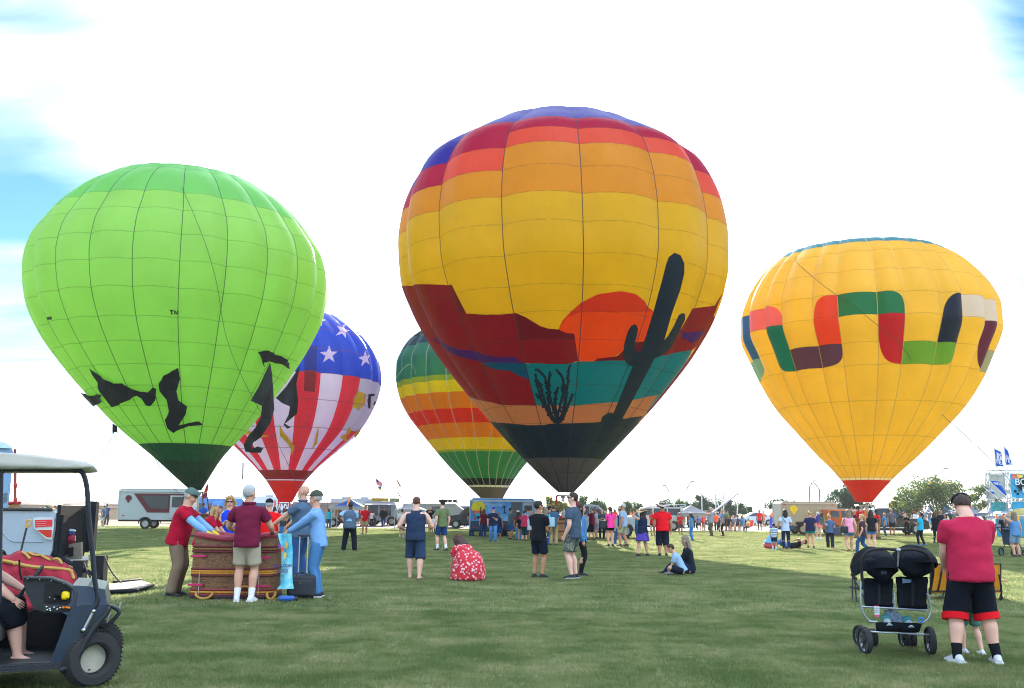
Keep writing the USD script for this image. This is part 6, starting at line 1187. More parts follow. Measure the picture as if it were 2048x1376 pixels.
bag(inf, (.24, -.06, 1.0), 'pale blue tote bag on shoulder of woman with teal top', srgb(150, 178, 196), (.34, .12, .42), name='tote_bag')
pp(1107, 1090, 'man in slate polo and beige trousers, back turned', top=1010, face='B', shirt=('polo', srgb(60, 88, 112)), low=('pants', srgb(150, 134, 98)), hair=('short', 'brown'), arms=('front', 'front'))
pp(1099, 1082, 'man in navy cap and red tee behind man in slate polo', top=1013, face=Q(-60), shirt=('tee', RED), low=('shorts', BLK), hair=('short', 'dark'), hat=('cap', NAVY), beard='dark')
pp(1117, 1081, 'older woman in red blouse and pale trousers by balloon basket', top=1020, face=Q(-60), fem=True, shirt=('tee', srgb(200, 26, 40)), low=('pants', srgb(190, 186, 196)), hair=('short', 'dark'), arms=('reach', 'reach'))
pp(1184, 1080, 'man in maroon tee and black shorts steadying the balloon basket', top=1014, face=Q(75), b=1.1, shirt=('tee', srgb(96, 22, 44)), low=('long', BLK), hair=('short', 'brown'), hat=('capback', srgb(110, 112, 118)), beard='brown', arms=((.15, .34, .70), 'down'), shoes=srgb(70, 56, 44), legs='step')
pp(1193, 1077, 'man in pale grey shirt behind the one in maroon', top=1018, face=Q(70), shirt=('tee', srgb(160, 170, 190)), low=('shorts', srgb(130, 130, 140)), hair=('short', 'brown'))
pp(1204, 1078, 'woman with auburn hair looking up in slate tee and black trousers', top=1018, face='F', fem=True, shirt=('tee', srgb(62, 76, 92)), low=('slim', BLK), hair=('long', 'auburn'), nod=-.4, arms=('hold', 'hold'), skin='p')
pp(1212, 1078, 'fair haired child standing behind woman in hot pink', top=1024, face='F', shirt=('tee', srgb(60, 60, 80)), low=('shorts', BLK), hair=('short', 'blonde'))
pq, inf = pp(1221, 1092, 'woman in hot pink tee and black shorts with ponytail', top=1014, face=Q(25), fem=True, shirt=('tee', srgb(232, 60, 150)), low=('mini', BLK), hair=('pony', 'brown'), arms=('hold', 'down'))
bag(inf, (-.30, .06, .92), 'black shoulder bag on strap of woman in hot pink', BLK, (.36, .14, .36))
pp(1247, 1092, 'older man in pale grey tee and khaki shorts looking left', top=1007, face=Q(65), b=1.15, shirt=('tee', srgb(134, 156, 184)), low=('shorts', srgb(150, 152, 120)), hair=('short', 'grey'), skin='t', glasses=True, shoes=srgb(80, 56, 50), legs='step')
pp(1241, 1088, 'person in dark jacket and jeans behind the older man', top=1016, face=Q(70), shirt=('long', srgb(44, 60, 96)), low=('jeans', DENIM), hair=('short', 'dark'), shoes=srgb(90, 110, 150), legs='stride')
pp(1275, 1078, 'woman in teal tee photographing beside the white pickup', top=1020, face='L', fem=True, shirt=('tee', srgb(30, 110, 150)), low=('jeans', DENIM), hair=('bun', 'dark'), arms=('eyes', 'eyes'), skin='t')
pp(1286, 1112, 'woman in straw hat, navy sleeveless top and purple skirt', top=1018, face=Q(30), fem=True, b=1.15, shirt=('sleeveless', srgb(24, 34, 60)), low=('skirt', srgb(60, 40, 140), CAMO2, .20), hair=('long', 'dark'), hat=('straw', srgb(190, 160, 120)), arms=('eyes', 'eyes'), legs='wide', shoes=BLK, near=True)
pp(1306, 1071, 'woman in red tee with blue face mask and black shorts', top=1020, face=Q(150), fem=True, shirt=('tee', srgb(200, 24, 40)), low=('mini', BLK), hair=('short', 'blonde'), arms=('hold', 'hold'), b=1.1)
pp(1326, 1112, 'man in wide straw hat, two-tone red shirt and black long shorts', top=1005, face='B', b=1.25, skin='t', shirt=('tee', srgb(216, 20, 34)), low=('capri', srgb(26, 30, 44)), hair=('short', 'dark'), hat=('straw', srgb(170, 160, 150)), near=True)
pp(1361, 1069, 'boy in red printed tee and grey shorts holding something', top=1026, face='F', skin='t', shirt=('tee', RED), low=('shorts', srgb(70, 74, 88)), hair=('short', 'dark'), arms=('hold', 'hold'), b=1.1)
pp(1352, 1058, 'person in teal hoodie near white canopy', top=1022, face='R', shirt=('hoodie', srgb(20, 120, 140)), low=('pants', NAVY), hair=('short', 'black'), skin='t')
pp(1384, 1081, 'girl in denim jacket and jeans looking down at her phone', top=1026, face=Q(65), fem=True, shirt=('long', srgb(76, 126, 166)), low=('slim', srgb(40, 110, 190)), hair=('long', 'black'), nod=.5, arms=('hold', 'hold'), skin='t')
pp(1408, 1061, 'woman in red vest top and black shorts, back turned', top=1026, face='B', fem=True, b=1.1, shirt=('tank', srgb(220, 40, 40)), low=('mini', BLK), hair=('bun', 'dark'), skin='t')
pp(1398, 1060, 'boy in blue and white tee beside woman in red vest', top=1030, face='F', shirt=('tee', srgb(90, 110, 160)), low=('shorts', NAVY), hair=('short', 'dark'), skin='t', legs='stride')
pp(1418, 1060, 'person in grey jacket and black trousers by the canopy', top=1024, face='R', shirt=('long', srgb(96, 104, 120)), low=('pants', BLK), hair=('short', 'dark'), hat=('cap', BLK))
pp(1423, 1072, 'white haired woman in pale grey vest and olive trousers', top=1015, face=Q(70), fem=True, b=1.1, shirt=('tank', srgb(140, 160, 184)), low=('pants', srgb(84, 84, 66)), hair=('bob', 'grey'), glasses=True, arms=('phone', 'phone'))
pp(1446, 1072, 'woman with grey ponytail in slate tee and dark leggings', top=1018, face=Q(70), fem=True, shirt=('tee', srgb(110, 126, 154)), low=('leggings', srgb(30, 34, 44)), hair=('pony', 'grey'), shoes=srgb(100, 40, 60))
pp(1433, 1061, 'man in orange tee and jeans near poles', top=1026, face=Q(160), shirt=('tee', srgb(250, 100, 50)), low=('jeans', DENIM_D), hair=('short', 'brown'))
pp(1439, 1064, 'child in black shorts walking behind woman with grey ponytail', top=1036, face='L', shirt=('tee', BLK), low=('shorts', BLK), hair=('short', 'dark'), skin='d')
# seated on folding chairs
for px, top, lab, kw in ((1450, 1036, 'dark haired child seated at left end of lawn chairs', dict(shirt=('tee', BLK), low=('shorts', BLK), hair=('short', 'black'), skin='d')), (1458, 1034, 'woman in sunglasses and dark top seated on lawn chair', dict(shirt=('tee', NAVY), low=('shorts', BLK), hair=('bun', 'dark'), fem=True, glasses=True, skin='t')),
        (1467, 1032, 'heavy balding man in plaid shirt seated on lawn chair', dict(shirt=('tee', KHAKI, PLAID), low=('shorts', KHAKI), hair=('bald', 'grey'), b=1.4, skin='w')), (1476, 1036, 'person in grey cap seated behind man in plaid', dict(shirt=('tee', srgb(60, 70, 100)), low=('shorts', NAVY), hair=('short', 'dark'), hat=('cap', NAVY), skin='t')),
        (1485, 1030, 'dark haired woman in denim shirt seated on lawn chair', dict(shirt=('long', srgb(80, 130, 170)), low=('shorts', srgb(100, 150, 200)), hair=('long', 'dark'), fem=True, skin='t'))):
    pp(px, 1062, lab, top=1.62, face=Q(160), pose='chair', arms=('lap', 'lap'), group=None, **kw)
pp(1496, 1064, 'child in pale yellow top and jeans on red chair', top=1.25, face=Q(120), pose='chair', shirt=('tee', srgb(200, 214, 140)), low=('slim', DENIM_D), hair=('short', 'dark'), arms=('lap', 'lap'), skin='t')
pp(1510, 1050, 'marshal in yellow-green high visibility vest by white car', top=1027, face='F', shirt=('tee', srgb(150, 210, 30)), low=('pants', NAVY), hair=('short', 'dark'), skin='d')
pp(1502, 1050, 'man in dark shirt and jeans next to high visibility vest', top=1028, face='F', shirt=('tee', srgb(50, 44, 66)), low=('jeans', DENIM_D), hair=('short', 'dark'), skin='t', arms=('cross', 'cross'))
pq, inf = pp(1573, 1099, 'woman with long black hair, white tee and navy jeans', top=1019, face=Q(-8), fem=True, skin='t', shirt=('tee', srgb(170, 186, 210)), low=('slim', srgb(24, 32, 74)), hair=('long', 'black'), arms=('out' if 0 else (.2, .02, .52), 'down'), shoes='sandal')
bag(inf, (.22, -.03, .86), 'dark crossbody bag on woman in white tee', srgb(34, 48, 70), (.26, .10, .22), strap='cross')
pp(1549, 1099, 'small boy in striped tee and dark shorts', top=1047, face=Q(-20), skin='t', shirt=('tee', NAVY, stripes('striped_tee', srgb(90, 130, 170), srgb(190, 196, 200), 3.2)), low=('shorts', srgb(34, 40, 60)), hair=('short', 'black'), shoes=srgb(120, 170, 220), socks=srgb(200, 205, 215))
pp(1575, 1097, 'man in black tee lying on the grass holding up a phone', top=1.72, face=Q(90), pose='lie', skin='t', shirt=('tee', srgb(20, 24, 34)), low=('jeans', DENIM_L), hair=('short', 'black'), arms=((.08, .28, .78), 'cross'))
pp(1622, 1096, 'woman in navy tee and teal shorts with hair in a bun', top=1022, face=Q(-5), fem=True, b=1.25, shirt=('tee', srgb(24, 30, 66)), low=('mini', srgb(0, 128, 128)), hair=('bun', 'blonde'), legs='step')
pq, inf = pp(1638, 1081, 'man in white cap, pink tee and pale shorts with backpack', top=1024, face='B', shirt=('tee', srgb(232, 120, 140)), low=('shorts', srgb(190, 186, 170)), hair=('short', 'grey'), hat=('cap', srgb(200, 204, 214)), socks=srgb(210, 214, 222), shoes=srgb(130, 160, 210))
bag(inf, (0, -.19, 1.18), 'royal blue backpack on back of man in pink', srgb(26, 34, 130), (.32, .14, .40), strap=False, name='backpack')
pq, inf = pp(1661, 1096, 'woman in slate blue tunic and dark trousers carrying a child', top=1029, face=Q(-15), fem=True, b=1.15, shirt=('tee', srgb(66, 94, 130)), low=('pants', srgb(30, 36, 54)), hair=('bun', 'blonde'), legs='step', arms=('hold', 'down'), shoes='sandal')
bag(inf, (.33, .0, .72), 'slate tote bag hanging beside woman in tunic', srgb(52, 60, 84), (.34, .14, .36), name='tote_bag')
pc = G(1649, 1096); pp(1649, 1096, 'curly haired toddler in green top carried on the hip', top=.9, face=Q(-60), shirt=('tee', srgb(86, 110, 92)), low=('shorts', srgb(180, 160, 190)), hair=('curly', 'brown'), skin='t', pose='chair', loc=(pc[0], pc[1], 0), z0=.72, shoes='sandal')
pq, inf = pp(1700, 1104, 'woman with long fair hair, pink sleeveless top and denim shorts', top=1017, face=Q(-10), fem=True, b=1.12, shirt=('sleeveless', srgb(224, 150, 180)), low=('mini', DENIM_L), hair=('long', 'ash'), legs='stride2', shoes='sandal', near=True)
bag(inf, (-.20, -.14, .86), 'black crossbody bag on woman in pink sleeveless top', srgb(18, 20, 26), (.30, .10, .26), strap='cross')
pp(1727, 1109, 'girl with fair ponytail, brown tee and blue jeans walking left', top=1027, face=Q(55), fem=True, shirt=('tee', srgb(54, 40, 48)), low=('jeans', DENIM), hair=('pony', 'blonde'), legs='stride', near=True, turn=.2)
pp(1745, 1101, 'woman with long black hair, black top and denim shorts', top=1020, face=Q(-10), fem=True, shirt=('tee', srgb(20, 22, 30)), low=('mini', DENIM_L), hair=('long', 'black'), skin='p', near=True)
pp(1717, 1074, 'crew man in red shirt reaching over the yellow balloon basket', top=1012, face=Q(-40), b=1.2, shirt=('tee', srgb(206, 20, 40)), low=('shorts', BLK), hair=('short', 'black'), arms=('reach', 'up'))
pp(1711, 1076, 'man in white cap and dark shirt beside red crew shirt', top=1020, face='R', shirt=('tee', srgb(60, 30, 50)), low=('shorts', KHAKI), hair=('short', 'grey'), hat=('cap', srgb(214, 218, 224)))
pp(1754, 1072, 'man in black cap, red tee with back print and jeans', top=1021, face='B', shirt=('tee', srgb(216, 30, 36)), low=('jeans', DENIM), hair=('short', 'dark'), hat=('cap', BLK))
pp(1771, 1072, 'fair haired woman in bright blue tee and jeans', top=1026, face=Q(70), fem=True, b=1.15, shirt=('tee', srgb(20, 140, 214)), low=('jeans', DENIM), hair=('bob', 'blonde'))
pp(1785, 1071, 'man in grey shirt and black shorts with camera on chest', top=1017, face='F', shirt=('tee', srgb(90, 98, 124)), low=('shorts', srgb(30, 32, 44)), hair=('short', 'grey'), skin='t')
pp(1815, 1073, 'woman in black tee with grey shirt tied at waist', top=1027, face=Q(150), fem=True, shirt=('tee', srgb(26, 28, 36)), low=('slim', BLK), hair=('pony', 'dark'), skin='t', arms=('hold', 'hold'), shoes=srgb(230, 60, 130))
pq, inf = pp(1843, 1091, 'woman in turquoise tee and black trousers gazing upward', top=1024, face=Q(50), fem=True, b=1.1, skin='t', shirt=('tee', srgb(24, 160, 196)), low=('slim', srgb(20, 24, 34)), hair=('pony', 'black'), nod=-.4, arms=('hold', 'down'), shoes=srgb(60, 90, 190), legs='step')
bag(inf, (.27, .05, 1.02), 'dark red handbag of woman in turquoise', srgb(120, 24, 50), (.36, .14, .26))
pp(1873, 1086, 'woman with curly brown hair in black sweatshirt and dark jeans', top=1025, face=Q(-50), fem=True, shirt=('hoodie', srgb(18, 20, 28)), low=('slim', srgb(34, 42, 56)), hair=('curly', 'brown'), arms=('hold', 'hold'))
pp(1885, 1077, 'tall man in black tee and dark trousers near canopies', top=1020, face='F', shirt=('tee', srgb(26, 30, 44)), low=('pants', NAVY), hair=('buzz', 'brown'), skin='t')
pp(1894, 1078, 'woman in pale denim top beside tall man in black', top=1029, face=Q(120), fem=True, shirt=('tank', srgb(130, 170, 205)), low=('skirt', DENIM_L), hair=('long', 'dark'), skin='t')
pp(2034, 1114, 'woman with long fair hair in blue vest at right edge', top=1024, face=Q(10), fem=True, b=1.1, shirt=('tank', srgb(84, 130, 180)), low=('shorts', srgb(120, 146, 170)), hair=('long', 'ash'), arms=('high', 'down'), near=True)
pp(2010, 1088, 'man in dark tee and sunglasses near right edge', top=1029, face='F', shirt=('tee', srgb(24, 26, 34)), low=('shorts', BLK), hair=('short', 'dark'), glasses=True, skin='t')
pp(2022, 1090, 'man in grey tee bending over a baby stroller', top=1026, face=Q(60), b=1.1, lean=.35, shirt=('tee', srgb(84, 80, 90)), low=('shorts', KHAKI), hair=('buzz', 'dark'), skin='t')
# left background
pp(205, 1056, 'woman in pale visor, slate tee and white shorts by trailer', top=1010, face='L', fem=True, b=1.15, shirt=('tee', srgb(84, 100, 130)), low=('shorts', srgb(200, 206, 216)), hair=('short', 'dark'), hat=('visor', srgb(190, 220, 230)), shoes=srgb(210, 220, 230))
pp(212, 1050, 'man in dark clothes behind woman in visor', top=1008, face='B', shirt=('tee', srgb(60, 80, 120)), low=('pants', srgb(60, 66, 80)), hair=('short', 'dark'))
pp(166, 1052, 'man in bright blue tee beyond the pickup', top=1010, face=Q(100), b=1.15, shirt=('tee', srgb(20, 90, 190)), low=('jeans', NAVY), hair=('short', 'grey'))
for px, lab, kw in ((186, 'person with sunglasses crouching near woman in visor', dict(shirt=('tank', BLK), low=('shorts', BLK), hair=('bun', 'dark'), skin='t', glasses=True)), (194, 'person in white sitting on a low chair by field edge', dict(shirt=('tee', srgb(200, 200, 205)), low=('shorts', KHAKI), hair=('short', 'dark'), skin='t'))):
    pp(px, 1049, lab, top=1.6, face='F', pose='chair', arms=('lap', 'lap'), **kw)
for px, lab, sh, hr, ht in ((64, 'dark haired man whose head shows above pickup bed', srgb(90, 60, 60), ('short', 'dark'), None), (77, 'balding man whose head shows above pickup bed', srgb(120, 120, 140), ('bald', 'grey'), None), (87, 'man in white cap seen above the pickup bed', srgb(200, 200, 200), ('short', 'grey'), ('cap', srgb(216, 216, 220))), (101, 'woman in violet top beyond the pickup', srgb(110, 70, 190), ('short', 'blonde'), None), (107, 'man in grey cap and navy top beyond the pickup', srgb(30, 40, 70), ('short', 'grey'), ('cap', srgb(60, 66, 80)))):
    pp(px, 1052, lab, top=1012 + (px < 90) * 3, face='F', shirt=('tee', sh), low=('jeans', DENIM_D), hair=hr, hat=ht)
# by the green balloon and behind the basket crew
pe = (EG.base[0], EG.base[1])
pp(386, 1070, 'pilot in white hooded top and grey cap in the green balloon basket', top=1.72, face='F', shirt=('hoodie', srgb(200, 208, 220)), low=('jeans', DENIM), hair=('short', 'grey'), hat=('bandana', srgb(130, 150, 140)), arms=('front', 'front'), loc=(pe[0] - .2, pe[1] + .1, 0), z0=.14)
pp(404, 1062, 'man in royal blue tee beside the green balloon basket', top=1.78, face='B', shirt=('tee', srgb(20, 90, 200)), low=('jeans', DENIM), hair=('short', 'dark'))
for px, pyf, top, lab, kw in ((547, 1062, 1013, 'woman with long dark hair and white top behind basket crew', dict(shirt=('long', srgb(196, 204, 220)), low=('pants', BLK), hair=('long', 'black'), face='B')), (566, 1062, 1016, 'woman with long sunlit brown hair in white tee', dict(shirt=('tee', srgb(190, 200, 220)), low=('slim', BLK), hair=('long', 'auburn'), face='B')),
        (577, 1060, 1014, 'dark haired woman in teal top under the starry balloon', dict(shirt=('tee', srgb(20, 90, 110)), low=('slim', BLK), hair=('long', 'black'), face='L', skin='t')), (557, 1056, 1016, 'woman in black top near the starry balloon basket', dict(shirt=('tee', BLK), low=('pants', BLK), hair=('long', 'black'), face='F', skin='t')), (585, 1058, 1012, 'man with brown hair beyond the goateed man', dict(shirt=('tee', srgb(90, 80, 90)), low=('jeans', DENIM), hair=('short', 'brown'), face='F')), (436, 1060, 1016, 'person in bright red top seen behind woman in blue cap', dict(shirt=('tee', RED), low=('jeans', DENIM), hair=('short', 'dark'), face='B'))):
    pp(px, pyf, lab, top=top, fem='woman' in lab, **kw)
# far crowd on the road
for px, pyf, top, lab, kw in ((718, 1053, 1019, 'woman in beige shorts and grey top on the road', dict(shirt=('tank', srgb(120, 104, 110)), low=('shorts', srgb(190, 170, 160)), hair=('pony', 'brown'), fem=True, face='B')), (743, 1052, 1021, 'man in white tee and black trousers on the road', dict(shirt=('tee', srgb(214, 206, 220)), low=('pants', BLK), hair=('short', 'black'), skin='d', face='B')),
        (749, 1051, 1020, 'man in orange tee and tan shorts on the road', dict(shirt=('tee', srgb(244, 84, 20)), low=('shorts', KHAKI), hair=('short', 'grey'), face='B')), (757, 1045, 1019, 'person in dark grey dress on the far road', dict(shirt=('tee', srgb(50, 54, 60)), low=('pants', BLK), hair=('long', 'dark'), fem=True, face='F', skin='t')), (762, 1045, 1027, 'girl in pink top holding pink bag on far road', dict(shirt=('tee', srgb(238, 110, 160)), low=('slim', BLK), hair=('long', 'dark'), fem=True, face='F', skin='t')),
        (770, 1046, 1021, 'man in grey-blue tee and blue shorts facing camera on road', dict(shirt=('tee', srgb(84, 98, 130)), low=('shorts', srgb(60, 90, 150)), hair=('short', 'brown'), face='F', glasses=True)), (779, 1050, 1019, 'man in black jacket and jeans striding along road', dict(shirt=('long', srgb(34, 38, 46)), low=('jeans', DENIM_D), hair=('short', 'dark'), face='L', legs='stride')), (784, 1049, 1023, 'person in plum top behind striding man', dict(shirt=('tee', srgb(90, 50, 70)), low=('jeans', DENIM), hair=('short', 'dark'), face='L', skin='t')),
        (790, 1049, 1022, 'boy in brown hat with blue jacket round waist', dict(shirt=('tee', srgb(50, 70, 90)), low=('shorts', srgb(20, 90, 200)), hair=('short', 'brown'), hat=('bucket', srgb(140, 110, 80)), face='F')), (797, 1055, 1021, 'girl in mint green tee and grey leggings', dict(shirt=('tee', srgb(40, 190, 170)), low=('leggings', srgb(120, 140, 170)), hair=('long', 'auburn'), face='R', fem=True)), (793, 1050, 1017, 'man in blue cap beyond girl in mint', dict(shirt=('tee', srgb(80, 110, 180)), low=('shorts', NAVY), hair=('short', 'grey'), hat=('cap', srgb(60, 80, 170)), face='F')),
        (860, 1063, 1017, 'woman in black dress filming with her phone', dict(shirt=('long', BLK), low=('mini', BLK), hair=('bun', 'blonde'), face='F', fem=True, arms=('eyes', 'eyes'), legs='step', skin='t')), (867, 1064, 1032, 'small girl in white jacket beside woman in black dress', dict(shirt=('long', srgb(190, 200, 214)), low=('leggings', BLK), hair=('long', 'dark'), face='F', fem=True)), (803, 1074, 1018, 'person mostly hidden behind man in navy tank top', dict(shirt=('tee', srgb(200, 205, 214)), low=('mini', BLK), hair=('short', 'brown'), face='B', fem=True, shoes=srgb(214, 218, 226))),
        (1340, 1050, 1024, 'person in white tee under the white canopy', dict(shirt=('tee', srgb(200, 204, 214)), low=('shorts', NAVY), hair=('short', 'dark'), face='F')), (1377, 1055, 1023, 'man in dark blue tee under the white canopy', dict(shirt=('tee', srgb(34, 44, 80)), low=('pants', NAVY), hair=('short', 'black'), face='L', skin='t')), (1391, 1056, 1024, 'person in grey cardigan near canopy', dict(shirt=('long', srgb(120, 124, 140)), low=('pants', BLK), hair=('short', 'dark'), face='F')),
        (1403, 1054, 1027, 'boy in pale blue tee near canopy', dict(shirt=('tee', srgb(150, 180, 210)), low=('shorts', srgb(120, 80, 60)), hair=('short', 'dark'), face='F', skin='t')), (1860, 1050, 1026, 'man in dark top at a canopy stall', dict(shirt=('tee', srgb(40, 44, 60)), low=('jeans', DENIM), hair=('short', 'dark'), face='F')), (1903, 1055, 1027, 'person in black top among canopy stalls', dict(shirt=('tee', BLK), low=('pants', BLK), hair=('long', 'dark'), face='B')), (1832, 1049, 1025, 'woman in white blouse at a canopy stall', dict(shirt=('tee', srgb(200, 200, 208)), low=('pants', NAVY), hair=('long', 'dark'), face='F', fem=True))):
    pp(px, pyf, lab, top=top, **kw)
TOPC = [('red', srgb(200, 40, 50)), ('navy', srgb(30, 40, 80)), ('white', srgb(190, 196, 206)), ('green', srgb(70, 120, 80)), ('pink', srgb(220, 120, 150)), ('black', BLK), ('sky blue', srgb(90, 150, 210)), ('orange', srgb(230, 110, 50)), ('purple', srgb(90, 60, 130)), ('grey', srgb(120, 126, 136))]
LOWC = [('jeans', 'blue jeans', DENIM), ('shorts', 'tan shorts', KHAKI), ('pants', 'black trousers', BLK), ('shorts', 'dark shorts', NAVY), ('slim', 'grey trousers', srgb(90, 94, 104))]
for k, px in enumerate((706, 713, 724, 735, 753, 766, 774, 787, 807, 812, 838, 846, 853, 931, 1012, 1030, 1072, 1128, 1138, 1170, 1230, 1262, 1330, 1347, 1367, 1396, 1413, 1428, 1442, 1455, 1520, 1528, 1592, 1649, 1672, 1802, 1825, 1849, 1868, 1910, 1921, 1996, 2018, 600, 612, 570, 506)):
    tc, lw = TOPC[(k * 7) % 10], LOWC[(k * 3 + k // 10) % 5]; hz = HZ(px); yf = hz + 26 + (k * 37 % 11)
    near_ = min(((706, 'behind the man in printed red tee'), (800, 'left of navy tank top'), (930, 'by the off-road car'), (1030, 'by the blue trailer'), (1150, 'by the white pickup'), (1350, 'by the white canopy'), (1440, 'by the trampoline poles'), (1600, 'by the cream trailer'), (1840, 'by the black pickup'), (1930, 'by the canopies at right'), (2010, 'by the drinks booth'), (560, 'behind the basket crew')), key=lambda q: abs(q[0] - px))[1]
    pp(px, yf, f'distant figure in {tc[0]} top and {lw[1]} {near_}', top=[1.72, 1.62, 1.78, 1.55, 1.68][k % 5], face=[0, math.pi, 1.2, -1.3, 2.6][(k * 2) % 5], fem=k % 2 == 0, shirt=(('tee', 'tee', 'long')[k % 3], tc[1]), low=(lw[0], lw[2]), hair=(('long', 'short', 'pony', 'short')[k % 4], ('dark', 'brown', 'black', 'blonde')[(k // 2) % 4]), skin='wtdw'[k % 4], legs=('stand', 'step', 'stride')[k % 3], b=1 + .1 * (k % 3))
# seated on the grass in the middle
pp(1381, 1148, 'long haired woman in black sitting on the grass behind boy', top=1.66, face=Q(70), fem=True, pose='ground', lean=.15, shirt=('long', srgb(20, 24, 36)), low=('jeans', DENIM_D), hair=('long', 'ash'), arms=('lap', 'lap'), nod=.2)
pp(1366, 1150, 'boy in pale grey and blue tee sitting on the grass', top=1.45, face=Q(75), pose='tailor', lean=.45, nod=.5, shirt=('tee', srgb(140, 170, 200)), low=('shorts', srgb(20, 26, 40)), hair=('short', 'dark'), arms=('lap', 'lap'), shoes=srgb(110, 116, 126))
# foreground right
pp(1953, 1326, 'large man in crimson tee and black shorts with red hems, back turned', top=1.76, face='B', b=1.30, skin='p', shirt=('tee', srgb(176, 34, 70)), low=('long', srgb(12, 16, 28)), hair=('short', srgb(58, 42, 36)), hat=('headband', srgb(14, 20, 30)), nod=.9, arms=((.07, .19, .55), (.07, .19, .55)), shoes=srgb(190, 196, 206), socks=srgb(14, 16, 22), legs='wide', beard='black', turn=-.25, hem_band=srgb(206, 18, 30))
pp(1946, 1308, 'small child in green shorts standing behind the crimson man', top=.98, face=Q(10), skin='p', shirt=('tee', srgb(24, 28, 34)), low=('shorts', srgb(70, 120, 108)), hair=('short', 'brown'), shoes=srgb(200, 214, 226), legs='step')
# ---------------- wicker basket on the ground with its crew
WICK2 = wicker_mat('wicker_brown', srgb(168, 122, 84), srgb(112, 70, 46), .8)
d0 = 17.15; cb = P(482, 1020, d0); t = thing('wicker_basket', 'large brown wicker balloon basket with maroon padded rim and pink straps', 'basket', (cb[0], d0, 0), .03)
bw, bd, bh = 1.36, 1.02, 1.08
def sq(a, w, d, e=.34): return np.stack([w * np.sign(np.cos(a)) * np.abs(np.cos(a)) ** e, d * np.sign(np.sin(a)) * np.abs(np.sin(a)) ** e], 1)
aa = np.linspace(0, 2 * np.pi, 48, endpoint=False)
def sag(xy): return -.07 * np.cos(xy[:, 0] / bw * 2 * np.pi * .5) ** 2 * 1.0
R_ = []
for z, k in ((.05, .985), (.12, 1.0), (.35, 1.012), (.6, 1.015), (.85, 1.0), (1.0, .975)):
    q = sq(aa, bw / 2 * k, bd / 2 * k); R_.append(np.c_[q, np.full(48, z) + (sag(q) + .02) * (z / 1.0) ** 2])
inn = [np.c_[sq(aa, bw / 2 - .05, bd / 2 - .05), np.full(48, z)] for z in (.12, 1.3)]
obj('basket_wall', mani(ringmesh(np.array(R_))) - mani(ringmesh(np.array(inn))), WICK2, t, smooth=40)
a2 = np.linspace(0, 2 * np.pi, 73)
def band(z, r, off=0., e=1.0, dz=0.): q = sq(a2, bw / 2 * e + off, bd / 2 * e + off); return tube(np.c_[q, np.full(73, z) + sag(q) * dz], r, 8, cap=False)
obj('padded_rim', band(1.045, .055, -.02, .98, 1.0), mat(srgb(138, 44, 62), .75, bump=.5, bscale=20), t)
for z, col in ((.86, srgb(104, 34, 44)), (.775, srgb(104, 34, 44)), (.815, srgb(120, 84, 40)), (.49, srgb(96, 34, 42)), (.455, srgb(190, 130, 40)), (.42, srgb(190, 130, 40)), (.385, srgb(96, 34, 42)), (.155, srgb(130, 50, 50)), (.115, srgb(190, 136, 44)), (.075, srgb(128, 44, 48))): obj('woven_band', band(z, .018, .004, 1.012), mat(col, .75, var=.3, scale=40, bump=.6, bscale=60), t)
obj('base_skid', band(.035, .04, .0, 1.0), mat(srgb(40, 26, 34), .8), t)
PK = mat(srgb(180, 24, 84), .6, var=.05)
for x0, x1, z, dz in ((-.66, -.40, .70, 0), (.26, .66, .68, -.02), (-.68, -.42, .235, -.01), (.22, .67, .22, .01)):
    s_ = obj('strap', [bx(((x0 + x1) / 2, -bd / 2 - .028, z), (x1 - x0, .012, .035), .004, 0)], PK, t); obj('buckle', bx((x1 if x0 < 0 else x0, -bd / 2 - .032, z), (.03, .018, .05), .005), mat(srgb(90, 16, 40), .5), s_)
TAN = mat(srgb(176, 128, 50), .6)
for x, up_, w in ((-.40, -1, .14), (.27, 1, .13), (.70, -1, .07)): obj('rope_handle', tube([(x - w * math.cos(a), -bd / 2 - .05 + (.02 if abs(math.cos(a)) > .9 else -.01), .115 + up_ * .10 * math.sin(a)) for a in np.linspace(0, np.pi, 13)], .022, 8), TAN, t)
for x in (-.50, .48): obj('cord', tube([(x, -bd / 2 - .022, .08), (x, -bd / 2 - .026, .45)], .007, 5), mat(srgb(160, 160, 160), .6), t)
o = np.array([cb[0], d0, 0])
# banner on the corner
BAN = usdkit.material(stage, '/World/Looks/banner_print', {'tc': ('texture_coordinate', {}), 'n': ('noise_texture', {'scale': 5.0, 'detail': 4.0}), 'r': ('rgb_ramp', {'ramp': [(.35, srgb(60, 170, 205)), (.52, srgb(120, 205, 225)), (.68, srgb(200, 225, 236))]}), 'p': ('principled_bsdf', {'roughness': .5})}, [('tc.object', 'n.vector'), ('n.fac', 'r.fac'), ('r.color', 'p.base_color')], surface='p.BSDF')
bn = thing('banner', 'pale blue printed banner hanging on right end of wicker basket', 'banner', (P(570, 1020, 16.5)[0], 16.5, 0)); ob = np.array([P(570, 1020, 16.5)[0], 16.5, 0]); V = []
for k in range(13):
    s = k / 12; l = 555 + (566 - 555) * s + 4 * math.sin(s * 5) - (8 if s > .93 else 0); r_ = 581 + (588 - 581) * s + 2 * math.sin(s * 6); y = 1067 + (1178 - 1067) * s
    for j in range(7): u = j / 6; V.append(P(l + (r_ - l) * u, y, 16.5 + .05 * math.sin(u * 5 + s * 3)) - ob)
V = np.array(V); Fq = np.array([[i * 7 + j, i * 7 + j + 1, i * 7 + j + 8, i * 7 + j + 7] for i in range(12) for j in range(6)])
obj('cloth', (np.vstack([V, V + [0, .012, 0]]), np.vstack([Fq, Fq[:, ::-1] + len(V)])), BAN, bn, smooth=True)
